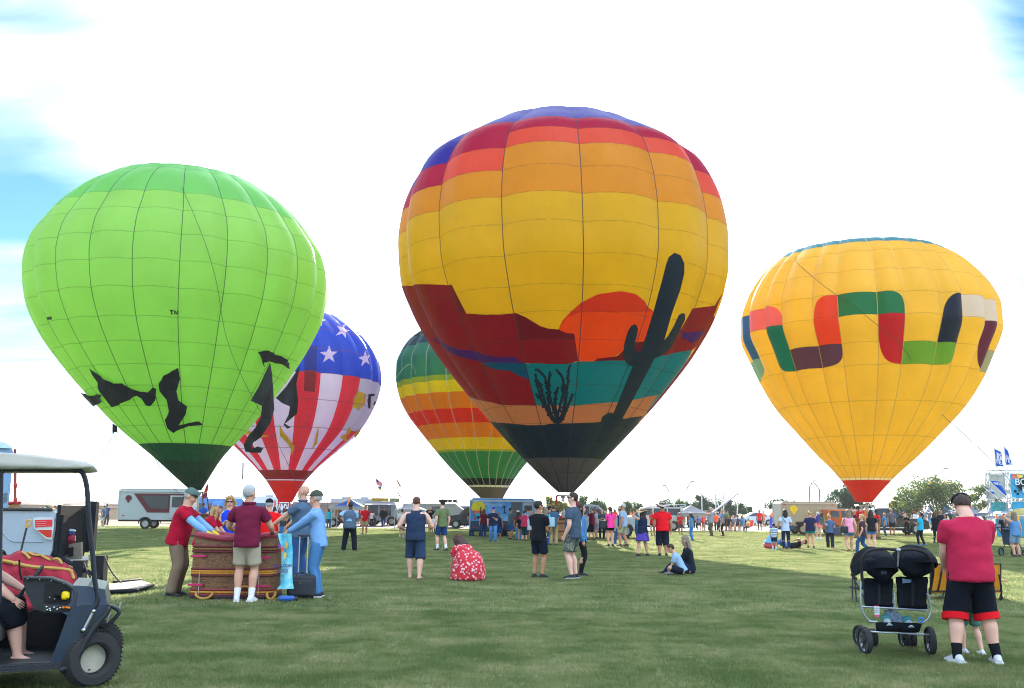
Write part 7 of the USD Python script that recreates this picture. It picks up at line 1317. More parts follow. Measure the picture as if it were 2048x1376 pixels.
for z, h_, s_, cc in ((.60, .075, 'BALLOON', srgb(60, 50, 110)), (.50, .075, 'RIDES', srgb(60, 50, 110)), (.42, .04, 'AZ', srgb(50, 90, 150))): lettering(bn, s_, h_ * .62, (.02, -.065, z * .84 + .04), mat(cc, .6), True)
mini = [(.0, .83), (.07, .90), (-.05, .88), (.05, .74)]
for k, (x, z) in enumerate(mini): obj('balloon_picture', prism(Polygon([(x + a * .025, z + b * .04) for a, b in balloon_out]), .006, -.062), mat([srgb(220, 80, 60), srgb(220, 160, 60), srgb(120, 60, 130), srgb(226, 190, 60)][k], .6), bn)
# white cloth sheet at left corner
bn = thing('sheet', 'pale grey sheet hanging on left end of wicker basket', 'sheet', (P(408, 1020, 16.75)[0], 16.75, 0)); ob = np.array([P(408, 1020, 16.75)[0], 16.75, 0]); V = []
for k in range(11):
    s = k / 10; l = 408 - 9 * math.sin(s * 2.6) - 3 * s; r_ = 413 - 6 * s; y = 1064 + 118 * s
    for j in range(5): u = j / 4; V.append(P(l + (r_ - l) * u, y, 16.75 + .03 * math.sin(u * 4 + s * 5)) - ob)
V = np.array(V); Fq = np.array([[i * 5 + j, i * 5 + j + 1, i * 5 + j + 6, i * 5 + j + 5] for i in range(10) for j in range(4)])
obj('cloth', (np.vstack([V, V + [0, .012, 0]]), np.vstack([Fq, Fq[:, ::-1] + len(V)])), mat(srgb(150, 176, 206), .7, trans=.2), bn, smooth=True)
# trolley case, bottle, mug
g = G(599, 1199); t = thing('trolley_case', 'black trolley case with raised silver handle beside the basket', 'suitcase', (g[0], g[1] + .12, 0), .06); CASE = mat((.014, .018, .026), .7, var=.15, bump=.3, bscale=60)
obj('case_body', soften(mani(bx((0, 0, .21), (.46, .22, .36), .04)), .04, .006, 3, 2), CASE, t); obj('front_pocket', soften(mani(bx((0, -.12, .19), (.40, .05, .26), .02)), .04, .004, 4, 2), CASE, t)
obj('telescopic_handle', [tube([(x, .06, .36), (x, .06, 1.03)], .011, 8) for x in (-.075, .065)], mat(srgb(206, 208, 210), .3, .8, var=0), t); obj('handle_grip', tube([(-.10, .06, 1.04), (.09, .06, 1.04)], .018, 8), RUB, t); obj('carry_handle', tube(spline([(-.09, 0, .39), (-.05, 0, .425), (.05, 0, .425), (.09, 0, .39)]), .012, 8), RUB, t); obj('badge', xf(trimesh.creation.cylinder(.014, .008, sections=14), (0, -.148, .27), rx=math.pi / 2), CHROME, t)
for x in (-.18, .18): obj('case_wheel', xf(trimesh.creation.cylinder(.03, .03, sections=14), (x, .06, .03), ry=math.pi / 2), RUB, t)
g = G(576, 1203); t = thing('water_bottle', 'blue bottle lying on the grass before the trolley case', 'bottle', (g[0], g[1] + .03, 0)); obj('bottle_body', xf(lathe([(0, -.14), (.042, -.14), (.045, -.12), (.045, .09), (.03, .11), (0, .11)], 20, 'x'), (-.01, 0, .045)), mat(srgb(24, 80, 160), .3, coat=.4), t); obj('bottle_cap', xf(lathe([(0, .11), (.034, .11), (.034, .16), (0, .16)], 16, 'x'), (-.01, 0, .045)), RUB, t)
q = P(564, 1049, 17.2); t = thing('travel_mug', 'tall black and blue travel mug standing on the basket rim', 'mug', (q[0], q[1], 1.085)); obj('mug_body', lathe([(0, 0), (.036, 0), (.042, .1), (0, .1)], 18), mat(srgb(40, 110, 170), .3, coat=.5), t); obj('mug_lid', lathe([(0, .1), (.043, .1), (.043, .185), (.038, .20), (0, .20)], 18), mat((.02, .022, .03), .3), t)
# cooler bag on grass, coffee cup, folding chairs
g = G(1541, 1097); t = thing('cooler_bag', 'blue and red backpack lying on grass beside small boy', 'backpack', (g[0], g[1], 0)); obj('upper_bag', soften(mani(hull([(x, y, z) for x, y in ((-.25, -.15), (.25, -.15), (-.25, .15), (.25, .15)) for z in (.22,)] + [(-.02, 0, .6), (.2, .1, .62), (.22, -.1, .58), (-.2, 0, .36)])), .06, .02, 3, 2), mat(srgb(96, 160, 206), .6), t); obj('base_panel', bx((0, 0, .12), (.52, .32, .22), .05), mat(srgb(170, 60, 70), .6), t)
q = world(info_coffee, info_coffee['wr'][0]) if 'info_coffee' in globals() else P(978, 1030, 46)
CHB = mat(srgb(30, 34, 44), .8)
def chair(px, pyf, rot, label, m, s=1.0):
    g = G(px, pyf); t = thing('folding_chair', label, 'chair', (g[0], g[1], 0), rot, None); w = .27 * s
    obj('seat', hull([(x, y, z + dz) for x, y, z in ((-w, -.24, .38), (w, -.24, .38), (-w, .22, .44), (w, .22, .44)) for dz in (0, .02)]), m, t); obj('backrest', hull([(x, y, z) for x, y, z in ((-w, -.24, .42), (w, -.24, .42), (-w, -.38, .88), (w, -.38, .88), (-w, -.26, .42), (w, -.26, .42), (-w, -.40, .88), (w, -.40, .88))]), m, t)
    for sx in (-1, 1):
        obj('leg', tube([(sx * w, -.30, 0), (sx * w, .24, .44)], .013, 5), STEEL, t); obj('leg', tube([(sx * w, .26, 0), (sx * w, -.26, .44)], .013, 5), STEEL, t); obj('armrest', bx((sx * w, 0, .62), (.05, .42, .03), .01), m, t)
chair(1467, 1062, Q(160), 'dark folding chair under heavy man in plaid', CHB, 1.3); chair(1458, 1062, Q(160), 'dark folding chair under woman in sunglasses', CHB); chair(1450, 1062, Q(160), 'dark folding chair at left end of the seated row', CHB); chair(1476, 1062, Q(160), 'dark folding chair under person in grey cap', CHB); chair(1485, 1062, Q(160), 'dark folding chair under woman in denim shirt', CHB); chair(1496, 1064, Q(120), 'small red folding chair at right end of seated row', mat(srgb(214, 50, 50), .7), .9)

# ---------------- yellow camp chair and wooden arm chair
g = G(1884, 1199); t = thing('camp_chair', 'yellow folding camp seat with black backpack straps, seen from behind', 'camp chair', (g[0], g[1], 0)); o = np.array([g[0], g[1], 0])
def Z(px, py, dd=0.): return P(px, py, g[1] + dd) - o
YC = mat(srgb(236, 168, 30), .6, var=.06, trans=.35)
for k, (a, b) in enumerate(((1861, 1907), (1909, 2000))):
    q = [Z(a, 1129), Z(b, 1129), Z(b, 1181, .02), Z(a, 1180, .02)]; obj('back_panel', hull(np.vstack([q, np.array(q) + [0, .015, 0]])), YC, t); q = [Z(a, 1181, .03), Z(b, 1181, .03), Z(b, 1184, .5), Z(a, 1184, .5)]; obj('seat_panel', hull(np.vstack([q, np.array(q) - [0, 0, .015]])), YC, t)
for px in (1861, 1908, 2001): obj('back_post', tube([Z(px, 1128), Z(px, 1182, .03)], .014, 6), RUB, t)
obj('rear_bar', [tube([Z(1858, 1182, .02), Z(2003, 1182, .02)], .014, 6), tube([Z(1860, 1128), Z(2002, 1128)], .012, 6)], RUB, t)
for a, b in ((1883, 1200), (1890, 1182), (1960, 1200), (1998, 1200)): obj('leg', tube([Z(a + 6 if b > 1190 else a, 1182, .03), Z(a, b, .03)], .012, 6), RUB, t)
for px in (1884, 1899): obj('shoulder_strap', tube(spline([Z(px, 1130, -.03), Z(px - 2, 1150, -.07), Z(px - 3 + (px - 1890), 1183, -.04)]), .018, 6), BLACK, t)
obj('hanging_strap', [tube(spline([Z(1998, 1150, -.04), Z(2003, 1185, -.1), Z(2001, 1210, -.1)]), .016, 6), tube(spline([Z(2000, 1180, -.05), Z(2005, 1195, -.08), Z(2008, 1207, -.08)]), .008, 5), bx(Z(2001, 1218, -.1), (.05, .03, .12), .01)], BLACK, t); obj('arm_rest', bx(Z(2001, 1160, .25), (.05, .45, .03), .01), mat(srgb(190, 150, 100), .6), t)
g = G(1708, 1204); t = thing('folding_chair', 'folding chair with wooden arm half hidden left of the stroller', 'chair', (g[0], g[1], 0)); o = np.array([g[0], g[1], 0]); obj('wooden_arm', hull(np.vstack([[Z(1701, 1147), Z(1712, 1157), Z(1714, 1156), Z(1705, 1146)], np.array([Z(1701, 1147), Z(1712, 1157), Z(1714, 1156), Z(1705, 1146)]) - [0, 0, .03]])), mat(srgb(186, 134, 84), .6), t)
for a, b in (((1705, 1150), (1705, 1198)), ((1709, 1153), (1713, 1203)), ((1704, 1176), (1716, 1176)), ((1704, 1150), (1730, 1200))): obj('leg', tube([Z(*a), Z(*b)], .013, 6), RUB, t)
obj('seat', bx(Z(1735, 1176, .2), (.5, .4, .03), .01), CHB, t)

# ---------------- double stroller seen from behind
ds = 10.9; c = P(1790, 1020, ds); t = thing('double_stroller', 'black double stroller with silver frame, seen from behind', 'stroller', (c[0], ds, 0)); o = np.array([c[0], ds, 0])
def S5(x, y, dd=0.): return P(1690 + x / 5.983, 1070 + y / 5.983, ds + dd) - o
BK = mat((.004, .006, .012), .85, spec=.15, var=.2, scale=10, bump=.5, bscale=50); BK2 = mat((.004, .006, .010), .85, spec=.15, var=.2, bump=.4, bscale=70); SIL = mat(srgb(176, 186, 198), .3, .85, var=.03); FOAM = mat((.010, .011, .013), .8, var=.1)
obj('handlebar', tube(spline([S5(200, 640), S5(196, 420, -.04), S5(215, 270, -.10), S5(262, 205, -.12), S5(345, 172, -.13), S5(620, 176, -.13), S5(890, 186, -.13), S5(980, 235, -.12), S5(1038, 330, -.10), S5(1052, 460, -.04), S5(1020, 700)], 5), .016, 10), FOAM, t)
obj('bar_bracket', [tube([S5(641, 172, -.14), S5(632, 370, -.08)], .011, 8), bx(S5(641, 178, -.14), (.05, .03, .03), .008)], SIL, t)
for pts in ([(190, 560), (188, 720), (195, 860), (300, 1035)], [(985, 700), (1008, 790), (1024, 890), (920, 1055)]): obj('frame_tube', tube(spline([S5(*p) for p in pts], 6), .012, 8), SIL, t)
obj('frame_tube', tube([S5(590, 700), S5(600, 880)], .012, 8), SIL, t); obj('cross_bar', [tube([S5(195, 856), S5(470, 872)], .011, 8), tube([S5(440, 870), S5(975, 904)], .011, 8)], SIL, t); obj('axle_bar', [tube([S5(330, 1160), S5(520, 1170)], .010, 8), tube([S5(750, 1182), S5(945, 1192)], .010, 8), tube([S5(230, 1150), S5(1015, 1192)], .008, 8)], SIL, t); obj('frame_corner', tube([S5(290, 1036), S5(380, 1036)], .014, 8), SIL, t)
for k, (x0, x1, y0, y1) in enumerate(((225, 585, 520, 835), (625, 995, 500, 850))):
    q = [S5(x0, y0, .10), S5(x1, y0, .10), S5(x1 - 15, y1, -.02), S5(x0 + 20, y1, -.02)]; m = mani(hull(np.vstack([q, np.array(q) + [0, .05, 0]]))); s_ = obj('seat_back', soften(m, .05, .010, 5 + k, 2), BK2, t)
    xm = (x0 + x1) / 2; obj('centre_strap', hull(np.vstack([[S5(xm - 15, y0 + 60, .05), S5(xm + 20, y0 + 60, .05), S5(xm + 20, y1, -.04), S5(xm - 15, y1, -.04)], np.array([S5(xm - 15, y0 + 60, .06), S5(xm + 20, y0 + 60, .06), S5(xm + 20, y1, -.03), S5(xm - 15, y1, -.03)])])), BLACK, s_)
    q = [S5(x0 + 10, y1 - 20, 0), S5(x1 - 10, y1 - 20, 0), S5(x1 - 10, y1 - 20, .38), S5(x0 + 10, y1 - 20, .38)]; obj('seat', hull(np.vstack([q, np.array(q) - [0, 0, .05]])), BK2, t)
for k, (cx, cy, rx, ry, dx) in enumerate(((345, 400, 236, 250, -.02), (815, 345, 232, 218, .02))):
    cc = S5(cx, cy, .28); sx = rx / 5.983 / F * ds; sz = ry / 5.983 / F * ds; e = ball((0, 0, 0), 1, 4, (sx, .42, sz)); m = mani(e).trim_by_plane((0, .25, 1), -sz * .30); inn = mani(ball((0, .02, -.01), 1, 3, (sx * .94, .41, sz * .94))); m = soften((m - inn), .045, .012, 9 + k, 2, 8.); m.apply_translation(cc); obj('canopy', m, BK, t, smooth=True)
    for q in (-.12, .05): a = np.linspace(-1.35, 1.35, 15); obj('canopy_rib', tube([cc + np.array([sx * 1.01 * math.sin(b) * math.sqrt(1 - (q / .42) ** 2), q, sz * 1.01 * math.cos(b) * math.sqrt(1 - (q / .42) ** 2)]) for b in a], .006, 5), BLACK, t)
for k, pts in enumerate(([(240, 290), (300, 258), (480, 252), (560, 270), (612, 310), (590, 470), (520, 560), (462, 585), (380, 545), (300, 480), (250, 420)], [(690, 260), (720, 215), (900, 210), (985, 250), (1022, 330), (1040, 440), (960, 480), (880, 510), (800, 520), (700, 480), (650, 400)])):
    ce = np.mean(pts, 0); m = mani(hull([S5(*p, .02) for p in pts] + [S5(*p, .16) for p in pts] + [S5(*(ce + (np.array(p) - ce) * .62), -.055) for p in pts])); obj('hood_flap', soften(m, .03, .016, 20 + k, 2, 11.), BK, t)
obj('clear_label', hull([S5(430, 430, -.062), S5(500, 430, -.062), S5(500, 470, -.06), S5(430, 470, -.06), S5(430, 430, -.05), S5(500, 470, -.05)]), mat(srgb(40, 50, 66), .4), t); obj('seat_patch', hull([S5(x, y, z) for x, y in ((682, 520), (795, 535), (790, 570), (690, 578)) for z in (.05, .06)]), mat(srgb(110, 140, 170), .6), t)
q = [(365, 1040), (925, 1055), (890, 1165), (372, 1150)]; obj('storage_basket', soften(mani(hull([S5(*p, -.02) for p in q] + [S5(*p, .45) for p in q])) - mani(hull([S5(385, 1000, .01), S5(905, 1010, .01), S5(870, 1140, .01), S5(390, 1130, .01), S5(385, 1000, .43), S5(905, 1010, .43), S5(870, 1140, .43), S5(390, 1130, .43)])), .06, .004, 3, 1), BK2, t)
for k, (a, b) in enumerate(((262, 1136), (985, 1184))):
    pass
def swheel(x, y, r, dd, yaw=0.):
    cc = S5(x, y, dd); cc[2] = r; w = obj('wheel', xf(lathe([(r * .80, -.028), (r * .93, -.03), (r, -.014), (r, .014), (r * .93, .03), (r * .80, .028), (r * .80, -.028)], 30, 'x'), cc, rz=yaw), TYRE, t); obj('rim', [xf(lathe([(r * .81, -.012), (r * .81, .012), (r * .74, .012), (r * .74, -.012), (r * .81, -.012)], 26, 'x'), cc, rz=yaw)] + [xf(bx((0, 0, 0), (.014, .018, r * 1.56), .004), cc, rx=k * math.pi / 5 * 1, rz=yaw) for k in range(5)] + [xf(lathe([(0, -.035), (.03, -.035), (.03, .035), (0, .035)], 14, 'x'), cc, rz=yaw)], mat((.03, .032, .036), .4), w); obj('rim_ring', xf(lathe([(r * .76, -.0135), (r * .76, .0135), (r * .73, .0135), (r * .73, -.0135), (r * .76, -.0135)], 26, 'x'), cc, rz=yaw), SIL, w)  # thin silver ring set just inside the dark rim
swheel(232, 1152, .145, 0, .10); swheel(1015, 1190, .148, 0, -.12); swheel(175, 1085, .12, .62, .2); swheel(330, 1150, .10, .62, 0); swheel(705, 1180, .10, .62, .1); swheel(800, 1180, .10, .62, -.1)
tb = lambda n, l, c_, m, mt, sub=None: obj(n, m, mt, thing(n, l, c_, o))
bl = hull([S5(*p, z) for p in ((472, 905), (560, 895), (640, 925), (705, 985), (700, 1045), (520, 1045), (500, 960)) for z in (.08, .22)]); bt = thing('blanket', 'grey patterned blanket stuffed in the stroller basket', 'blanket', o); obj('folded_cloth', soften(mani(bl), .03, .016, 3, 2, 14.), mat(srgb(130, 150, 176), .9, var=.5, scale=45), bt)
for k, (x, y) in enumerate(((495, 1000), (752, 1020))): bt = thing('baby_bottle', ['teal topped container at left in the stroller basket', 'teal topped container at right in the stroller basket'][k], 'container', o); obj('container_lid', xf(lathe([(0, .05), (.045, .05), (.05, .03), (.05, 0), (0, 0)], 18), S5(x, y + 20, .06), rx=-.9), mat(srgb(70, 150, 160), .5), bt); obj('container_body', xf(lathe([(0, 0), (.042, 0), (.04, -.1), (0, -.1)], 16), S5(x, y + 22, .07), rx=-.9), mat(srgb(150, 170, 180), .4), bt)
bt = thing('paper_tag', 'white and pink paper tag hanging from the stroller bar', 'tag', o); obj('tag_sheet', hull([S5(x, y, z) for x, y in ((343, 852), (410, 852), (415, 955), (355, 955)) for z in (-.03, -.026)]), mat(srgb(190, 200, 210), .6), bt); obj('pink_strip', [hull([S5(x, y, z) for x, y in ((356, 955), (414, 955), (415, 978), (358, 978)) for z in (-.03, -.026)]), hull([S5(x, y, z) for x, y in ((345, 846), (400, 846), (400, 853), (345, 853)) for z in (-.03, -.026)])], mat(srgb(220, 60, 120), .6), bt); obj('printed_lines', [hull([S5(x, y + dy, -.032) for x in (352, 400) for dy in (0, 6)] + [S5(x, y + dy, -.0305) for x in (352, 400) for dy in (0, 6)]) for y in (880, 900, 920)], mat(srgb(110, 116, 126), .6), bt)
bt = thing('blue_clip', 'bright blue clip dangling at right of stroller frame', 'clip', o); obj('clip_ring', tube(spline([S5(880, 1025, -.03), S5(905, 990, -.04), S5(935, 1000, -.04), S5(925, 1030, -.03), S5(890, 1040, -.03)]), .009, 6), mat(srgb(60, 140, 220), .4), bt)
# small stroller at right edge
g = G(2026, 1112); t = thing('baby_stroller', 'blue-grey baby stroller by woman with long fair hair', 'stroller', (g[0], g[1], 0), .5)
for x, y, r in ((-.30, -.25, .15), (-.30, .25, .15), (.38, -.18, .11), (.38, .18, .11)): w_ = obj('wheel', xf(lathe([(r * .75, -.025), (r, -.02), (r, .02), (r * .75, .025), (r * .75, -.025)], 22, 'y'), (x, y, r)), TYRE, t); obj('rim', [xf(lathe([(r * .76, -.01), (r * .76, .01), (r * .66, .01), (r * .66, -.01), (r * .76, -.01)], 20, 'y'), (x, y, r))] + [xf(bx((0, 0, 0), (.02, .015, r * 1.4), .004), (x, y, r), ry=k * math.pi / 3) for k in range(3)], mat(srgb(70, 110, 150), .4), w_)
obj('frame_tube', [tube([(-.30, s * .25, .15), (.1, s * .25, .55), (-.45, s * .25, 1.02)], .014, 6) for s in (-1, 1)] + [tube([(.38, s * .18, .11), (-.1, s * .25, .62)], .014, 6) for s in (-1, 1)] + [tube([(-.45, -.25, 1.02), (-.45, .25, 1.02)], .016, 6)], BLACK, t); obj('seat', hull([(-.12, s * .2, .45) for s in (-1, 1)] + [(.2, s * .2, .5) for s in (-1, 1)] + [(-.28, s * .2, .9) for s in (-1, 1)] + [(-.22, s * .2, .4) for s in (-1, 1)]), mat(srgb(46, 62, 88), .8), t); obj('canopy', tm(mani(ball((-.15, 0, .82), 1, 2, (.3, .24, .26))).trim_by_plane((.3, 0, 1), .80)), mat(srgb(44, 66, 100), .8), t, smooth=50); obj('foot_tray', bx((.32, 0, .3), (.25, .34, .04), .015), mat(srgb(80, 100, 130), .7), t)

# ---------------- silver pickup with lift gate at left
dt = 19.0; c = P(70, 1020, dt); t = thing('pickup_truck', 'silver pickup at left edge with large red tail lamp', 'pickup', (c[0], dt, 0)); o = np.array([c[0], dt, 0]); SILV = mat(srgb(150, 164, 182), .28, .35, var=.03, coat=.6)
def K(px, py, dd=0.): return P(px, py, dt + dd) - o
def plate(px_pts, d0_, th): a = np.array([K(x, y, d0_) for x, y in px_pts]); return hull(np.vstack([a, a + [0, th, 0]]))
side = Polygon([(K(x, y)[0], K(x, y)[2]) for x, y in ((-330, 1016), (104, 1019), (112, 1026), (109, 1050), (104, 1100), (96, 1118), (20, 1116), (8, 1100), (-330, 1100))]); obj('bed_side', prism(side, .10, .05), SILV, t)
obj('bed_side', prism(side, .10, 1.40), SILV, t, label='far side panel of the truck bed'); obj('bed_rail', bx(((K(-330, 1017)[0] + K(106, 1017)[0]) / 2, .03, K(60, 1019)[2]), (K(106, 1017)[0] - K(-330, 1017)[0], .14, .06), .02), RUB, t)
obj('bed_floor', bx(((K(-330, 1090)[0] + K(104, 1090)[0]) / 2, .72, K(50, 1095)[2]), (K(104, 1017)[0] - K(-330, 1017)[0], 1.3, .06), .01), RUB, t); obj('bumper', [plate([(40, 1118), (112, 1118), (112, 1134), (40, 1134)], -.03, 1.45)], SILV, t)
cr = obj('character_crease', tube([K(0, 1058, -.01), K(18, 1078, -.01), K(28, 1083, -.01), K(86, 1083, -.01)], .012, 6), SILV, t)
tl = obj('tail_lamp', plate([(66, 1038), (74, 1034), (107, 1035), (108, 1050), (104, 1079), (92, 1078), (68, 1056)], -.05, .09), mat(srgb(196, 204, 214), .2, .6, var=0), t)
obj('upper_lens', plate([(70, 1040), (104, 1039), (104, 1053), (70, 1055)], -.062, .03), mat(srgb(196, 24, 44), .12, var=0, coat=1.), tl); obj('lower_lens', plate([(74, 1060), (103, 1060), (102, 1075), (93, 1074)], -.062, .03), mat(srgb(176, 8, 20), .12, var=0, coat=1.), tl)
for y in (1043, 1047, 1050.5): obj('lens_rib', plate([(71, y), (92, y), (92, y + .8), (71, y + .8)], -.068, .01), mat(srgb(230, 130, 150), .2, var=0), tl)
wheel(t, K(-60, 1100)[0], .25, .40, .28)
wheel(t, K(-60, 1100)[0], 1.65, .40, .28)
# lift gate and ramp
lg = thing('lift_gate', 'black steel lift gate frame behind silver pickup, with chains', 'lift gate', o); LB = mat((.008, .010, .015), .6, var=.2, scale=4, spec=.2)
obj('side_post', plate([(108, 1029), (128, 1030), (119, 1118), (98, 1118)], .06, .16), LB, lg); xr = K(113, 1060)[0]; obj('side_post', bx((xr + .06, 1.42, 1.1), (.2, .16, 1.0), .01), LB, lg); obj('back_panel', bx((xr, .75, 1.05), (.07, 1.44, .95), .01), LB, lg); obj('inner_post', plate([(151, 1029), (170, 1030), (162, 1120), (150, 1120)], 1.1, .14), LB, lg); obj('bolt', [ball(K(x, y, 1.24), .03, 1) for x, y in ((132, 1033), (131, 1047), (160, 1033))], STEEL, lg); obj('placard', plate([(112, 1036), (120, 1036), (120, 1040), (112, 1040)], .05, .02), WHITE_D, lg)
obj('timber_board', plate([(121, 1091), (163, 1084), (163, 1118), (121, 1120)], .5, .05), mat(srgb(112, 104, 96), .8, var=.25, scale=7), lg); obj('board_slot', plate([(136, 1096), (146, 1094), (146, 1112), (136, 1113)], .48, .03), BLACK, lg)
for a in ((145, 1121, 167, 1172), (190, 1112, 208, 1172)): obj('gate_post', plate([(a[0], a[1]), (a[2], a[1]), (a[2] - 3, a[3]), (a[0] + 1, a[3])], -.1, .2), LB, lg)
obj('gate_arm', tube([K(110, 1112, .2), K(150, 1130, 0), K(200, 1155, -.1)], .045, 8), LB, lg)
for pts in ([(168, 1126), (172, 1138), (180, 1153), (186, 1162)], [(209, 1113), (216, 1130), (228, 1150), (243, 1166)]):
    q = spline([K(x, y, -.1) for x, y in pts], 7); 
    for i in range(0, len(q) - 1): u = q[i + 1] - q[i]; obj('chain_link', tube([q[i], q[i + 1]], .017 if i % 2 else .011, 6), RUB, lg)
g1, g2, g3, g4, g5 = G(172, 1180), G(280, 1168), G(307, 1176), G(272, 1187), G(200, 1190)
rp = thing('loading_ramp', 'pale wooden loading platform lowered on the grass behind pickup', 'ramp', o); rm = hull(np.vstack([np.array([q + [0, 0, z] for q in (g1, g2, g3, g4, g5)]) for z in (.05, .075)]) - o); obj('platform', rm, mat(srgb(168, 158, 140), .8, var=.25, scale=6), rp); obj('steel_edge', [tube([g5 - o + [0, 0, .05], g4 - o + [0, 0, .05]], .04, 6), tube([g4 - o + [0, 0, .05], g3 - o + [0, 0, .05]], .02, 6), tube([(g2 + g1) / 2 - o + [0, 0, .08], g2 - o + [0, 0, .08]], .04, 6)], LB, rp)
sb = thing('gear_bag', 'crimson gear bag with blue strap lying in the pickup lift gate', 'bag', K(138, 1078, .55) + o); obj('bag_body', soften(mani(ball((0, 0, 0), .135, 3, (1.0, .8, .75))), .03, .02, 4, 1, 12.), mat(srgb(128, 16, 44), .8), sb, smooth=True); obj('blue_strap', bx((-.02, 0, .105), (.18, .2, .03), .01), mat(srgb(20, 60, 170), .6), sb); obj('silver_cover', soften(mani(ball((0, 0, .16), .11, 3, (1.1, .8, .4))), .03, .015, 5, 1, 14.), mat(srgb(130, 150, 170), .5, .3), sb, smooth=True)
# camper with plaque and basket carried in the bed
cm = thing('camper_van', 'tall pale blue-white camper side at left edge with dark plaque', 'van', (P(26, 1020, 24)[0], 24, 0), .50); oc = np.array([P(26, 1020, 24)[0], 24, 0])
def Kc(px, py, dd=0.): return P(px, py, 24 + dd) - oc
pf = Polygon([(Kc(x, y)[0], Kc(x, y)[2]) for x, y in ((-500, 888), (8, 884), (24, 892), (28, 905), (20, 1000), (16, 1016), (-500, 1016))]).union(Polygon([(Kc(x, y)[0], Kc(x, y)[2]) for x, y in ((-500, 1010), (10, 1010), (0, 1120), (-500, 1120))])); obj('body', prism(pf, 2.2, 1.2), mat(srgb(104, 140, 176), .4, var=.03), cm); obj('plaque', hull([Kc(x, y, q) for x, y in ((4, 991), (20, 985), (19, 1003), (4, 1008)) for q in (.08, .12)]), mat(srgb(70, 84, 104), .6, var=.5, scale=30), cm); obj('roof_cap', hull([Kc(x, y, q) for x, y in ((-500, 888), (8, 884), (26, 893), (26, 897), (-500, 894)) for q in (.05, 2.35)]), mat(srgb(180, 206, 230), .4), cm)
wheel(cm, Kc(-150, 1100)[0], .3, .42)
tb_ = thing('wicker_basket', 'small wicker basket with crimson rim and upright carried in pickup bed', 'basket', K(28, 1016, 1.0) + o); ob = K(28, 1016, 1.0) + o
def Kb(px, py, dd=0.): return P(px, py, dt + 1.0 + dd) - ob
obj('basket_body', hull([Kb(x, y, q) for x, y in ((19, 1008), (39, 1008), (38, 1050), (20, 1050)) for q in (-.1, .5)]), WICKER, tb_); obj('padded_rim', tube([Kb(19, 1006.5, -.1), Kb(39, 1006.5, -.1), Kb(39, 1006.5, .5), Kb(19, 1006.5, .5)], .035, 8), RED_PAD, tb_); obj('upright', tube([Kb(30.5, 1003), Kb(30, 900)], .028, 8), mat(srgb(120, 50, 40), .7), tb_); [obj('upright_sleeve', tube([Kb(30.5, y), Kb(30.5, y + 6)], .036, 8), RED_PAD, tb_) for y in (915, 968, 997)]

# ---------------- golf cart in the left foreground
AN = .36; fx, fy = math.cos(AN), math.sin(AN); Wp = P(190, 1315, 8.5); nrm_ = np.array([-fy, fx])
def C(px, py, off=0.):                  # photo point on the cart's side plane, off metres further in
    r = ray(px, py); w0 = Wp[:2] + nrm_ * off; k = (w0 @ nrm_) / (r[:2] @ nrm_); return np.array([0, 0, EYE]) + r * k
cart = thing('golf_cart', 'dark blue golf cart cut off by the left edge, roof overhead', 'golf cart', (Wp[0], Wp[1], 0)); oc = np.array([Wp[0], Wp[1], 0])
def C3(x, y, off=0.): return C(x / 3.976, 1030 + y / 3.976, off) - oc
lat = np.array([nrm_[0], nrm_[1], 0.]); fwd = np.array([fx, fy, 0.])
def slab(pts, o0, o1): return hull([C3(x, y, o0) + lat * 0 for x, y in pts] + [C3(x, y, o0) + lat * (o1 - o0) for x, y in pts])
def shape(pts, o0, o1):                 # concave outline on the side plane, extruded inward
    p3 = np.array([C3(x, y, o0) for x, y in pts]); u = p3 @ fwd; q = Polygon(np.c_[u, p3[:, 2]]); q = q if q.is_valid else q.buffer(0)
    m = trimesh.creation.extrude_polygon(q, o1 - o0, engine='earcut'); v = m.vertices; base = p3[0] - fwd * (p3[0] @ fwd); base[2] = 0
    m.vertices = base + fwd * v[:, :1] + np.array([0, 0, 1.]) * v[:, 1:2] + lat * v[:, 2:3]
    if m.volume < 0: m.invert()
    return m
CB_ = mat((.012, .020, .040), .16, var=.04, coat=1.); CBK = mat((.010, .012, .017), .5, var=.15, scale=8); CSH = mat((.035, .05, .085), .4, .0, var=.05, coat=.25)
obj('cowl', shape([(575, 560), (700, 566), (835, 592), (850, 690), (862, 715), (700, 720), (600, 745), (540, 800), (470, 760), (560, 700)], .10, 1.10), CSH, cart)
obj('cowl_side', shape([(540, 790), (575, 735), (650, 715), (760, 715), (850, 716), (838, 775), (790, 830), (735, 895), (690, 970), (650, 1055), (610, 1130), (585, 1180), (480, 1236), (400, 1170), (470, 980)], .02, .30), CB_, cart)
obj('fender_flare', tube([C3(*p, -.02) for p in ((488, 1232), (560, 1205), (605, 1160), (650, 1070), (700, 975), (745, 905), (800, 835), (845, 790), (862, 745))], .022, 8), CBK, cart)
obj('dash', shape([(180, 520), (200, 500), (400, 505), (520, 545), (590, 590), (605, 640), (560, 775), (350, 775), (270, 745), (215, 640)], .12, .40), CBK, cart); obj('dash_rim', tube([C3(*p, .10) for p in ((195, 498), (400, 503), (520, 543), (590, 588), (606, 640), (585, 720), (560, 775))], .012, 8), mat((.03, .035, .045), .4), cart)
obj('recess_shade', slab([(365, 545), (520, 565), (575, 620), (545, 695), (350, 690)], .105, .12), mat((.003, .003, .004), .9, var=0), cart); obj('knob_panel', slab([(350, 712), (570, 722), (555, 775), (345, 765)], .10, .12), mat((.02, .024, .03), .4), cart)  # near-black slab on the dash front, painted as the shade of a recess
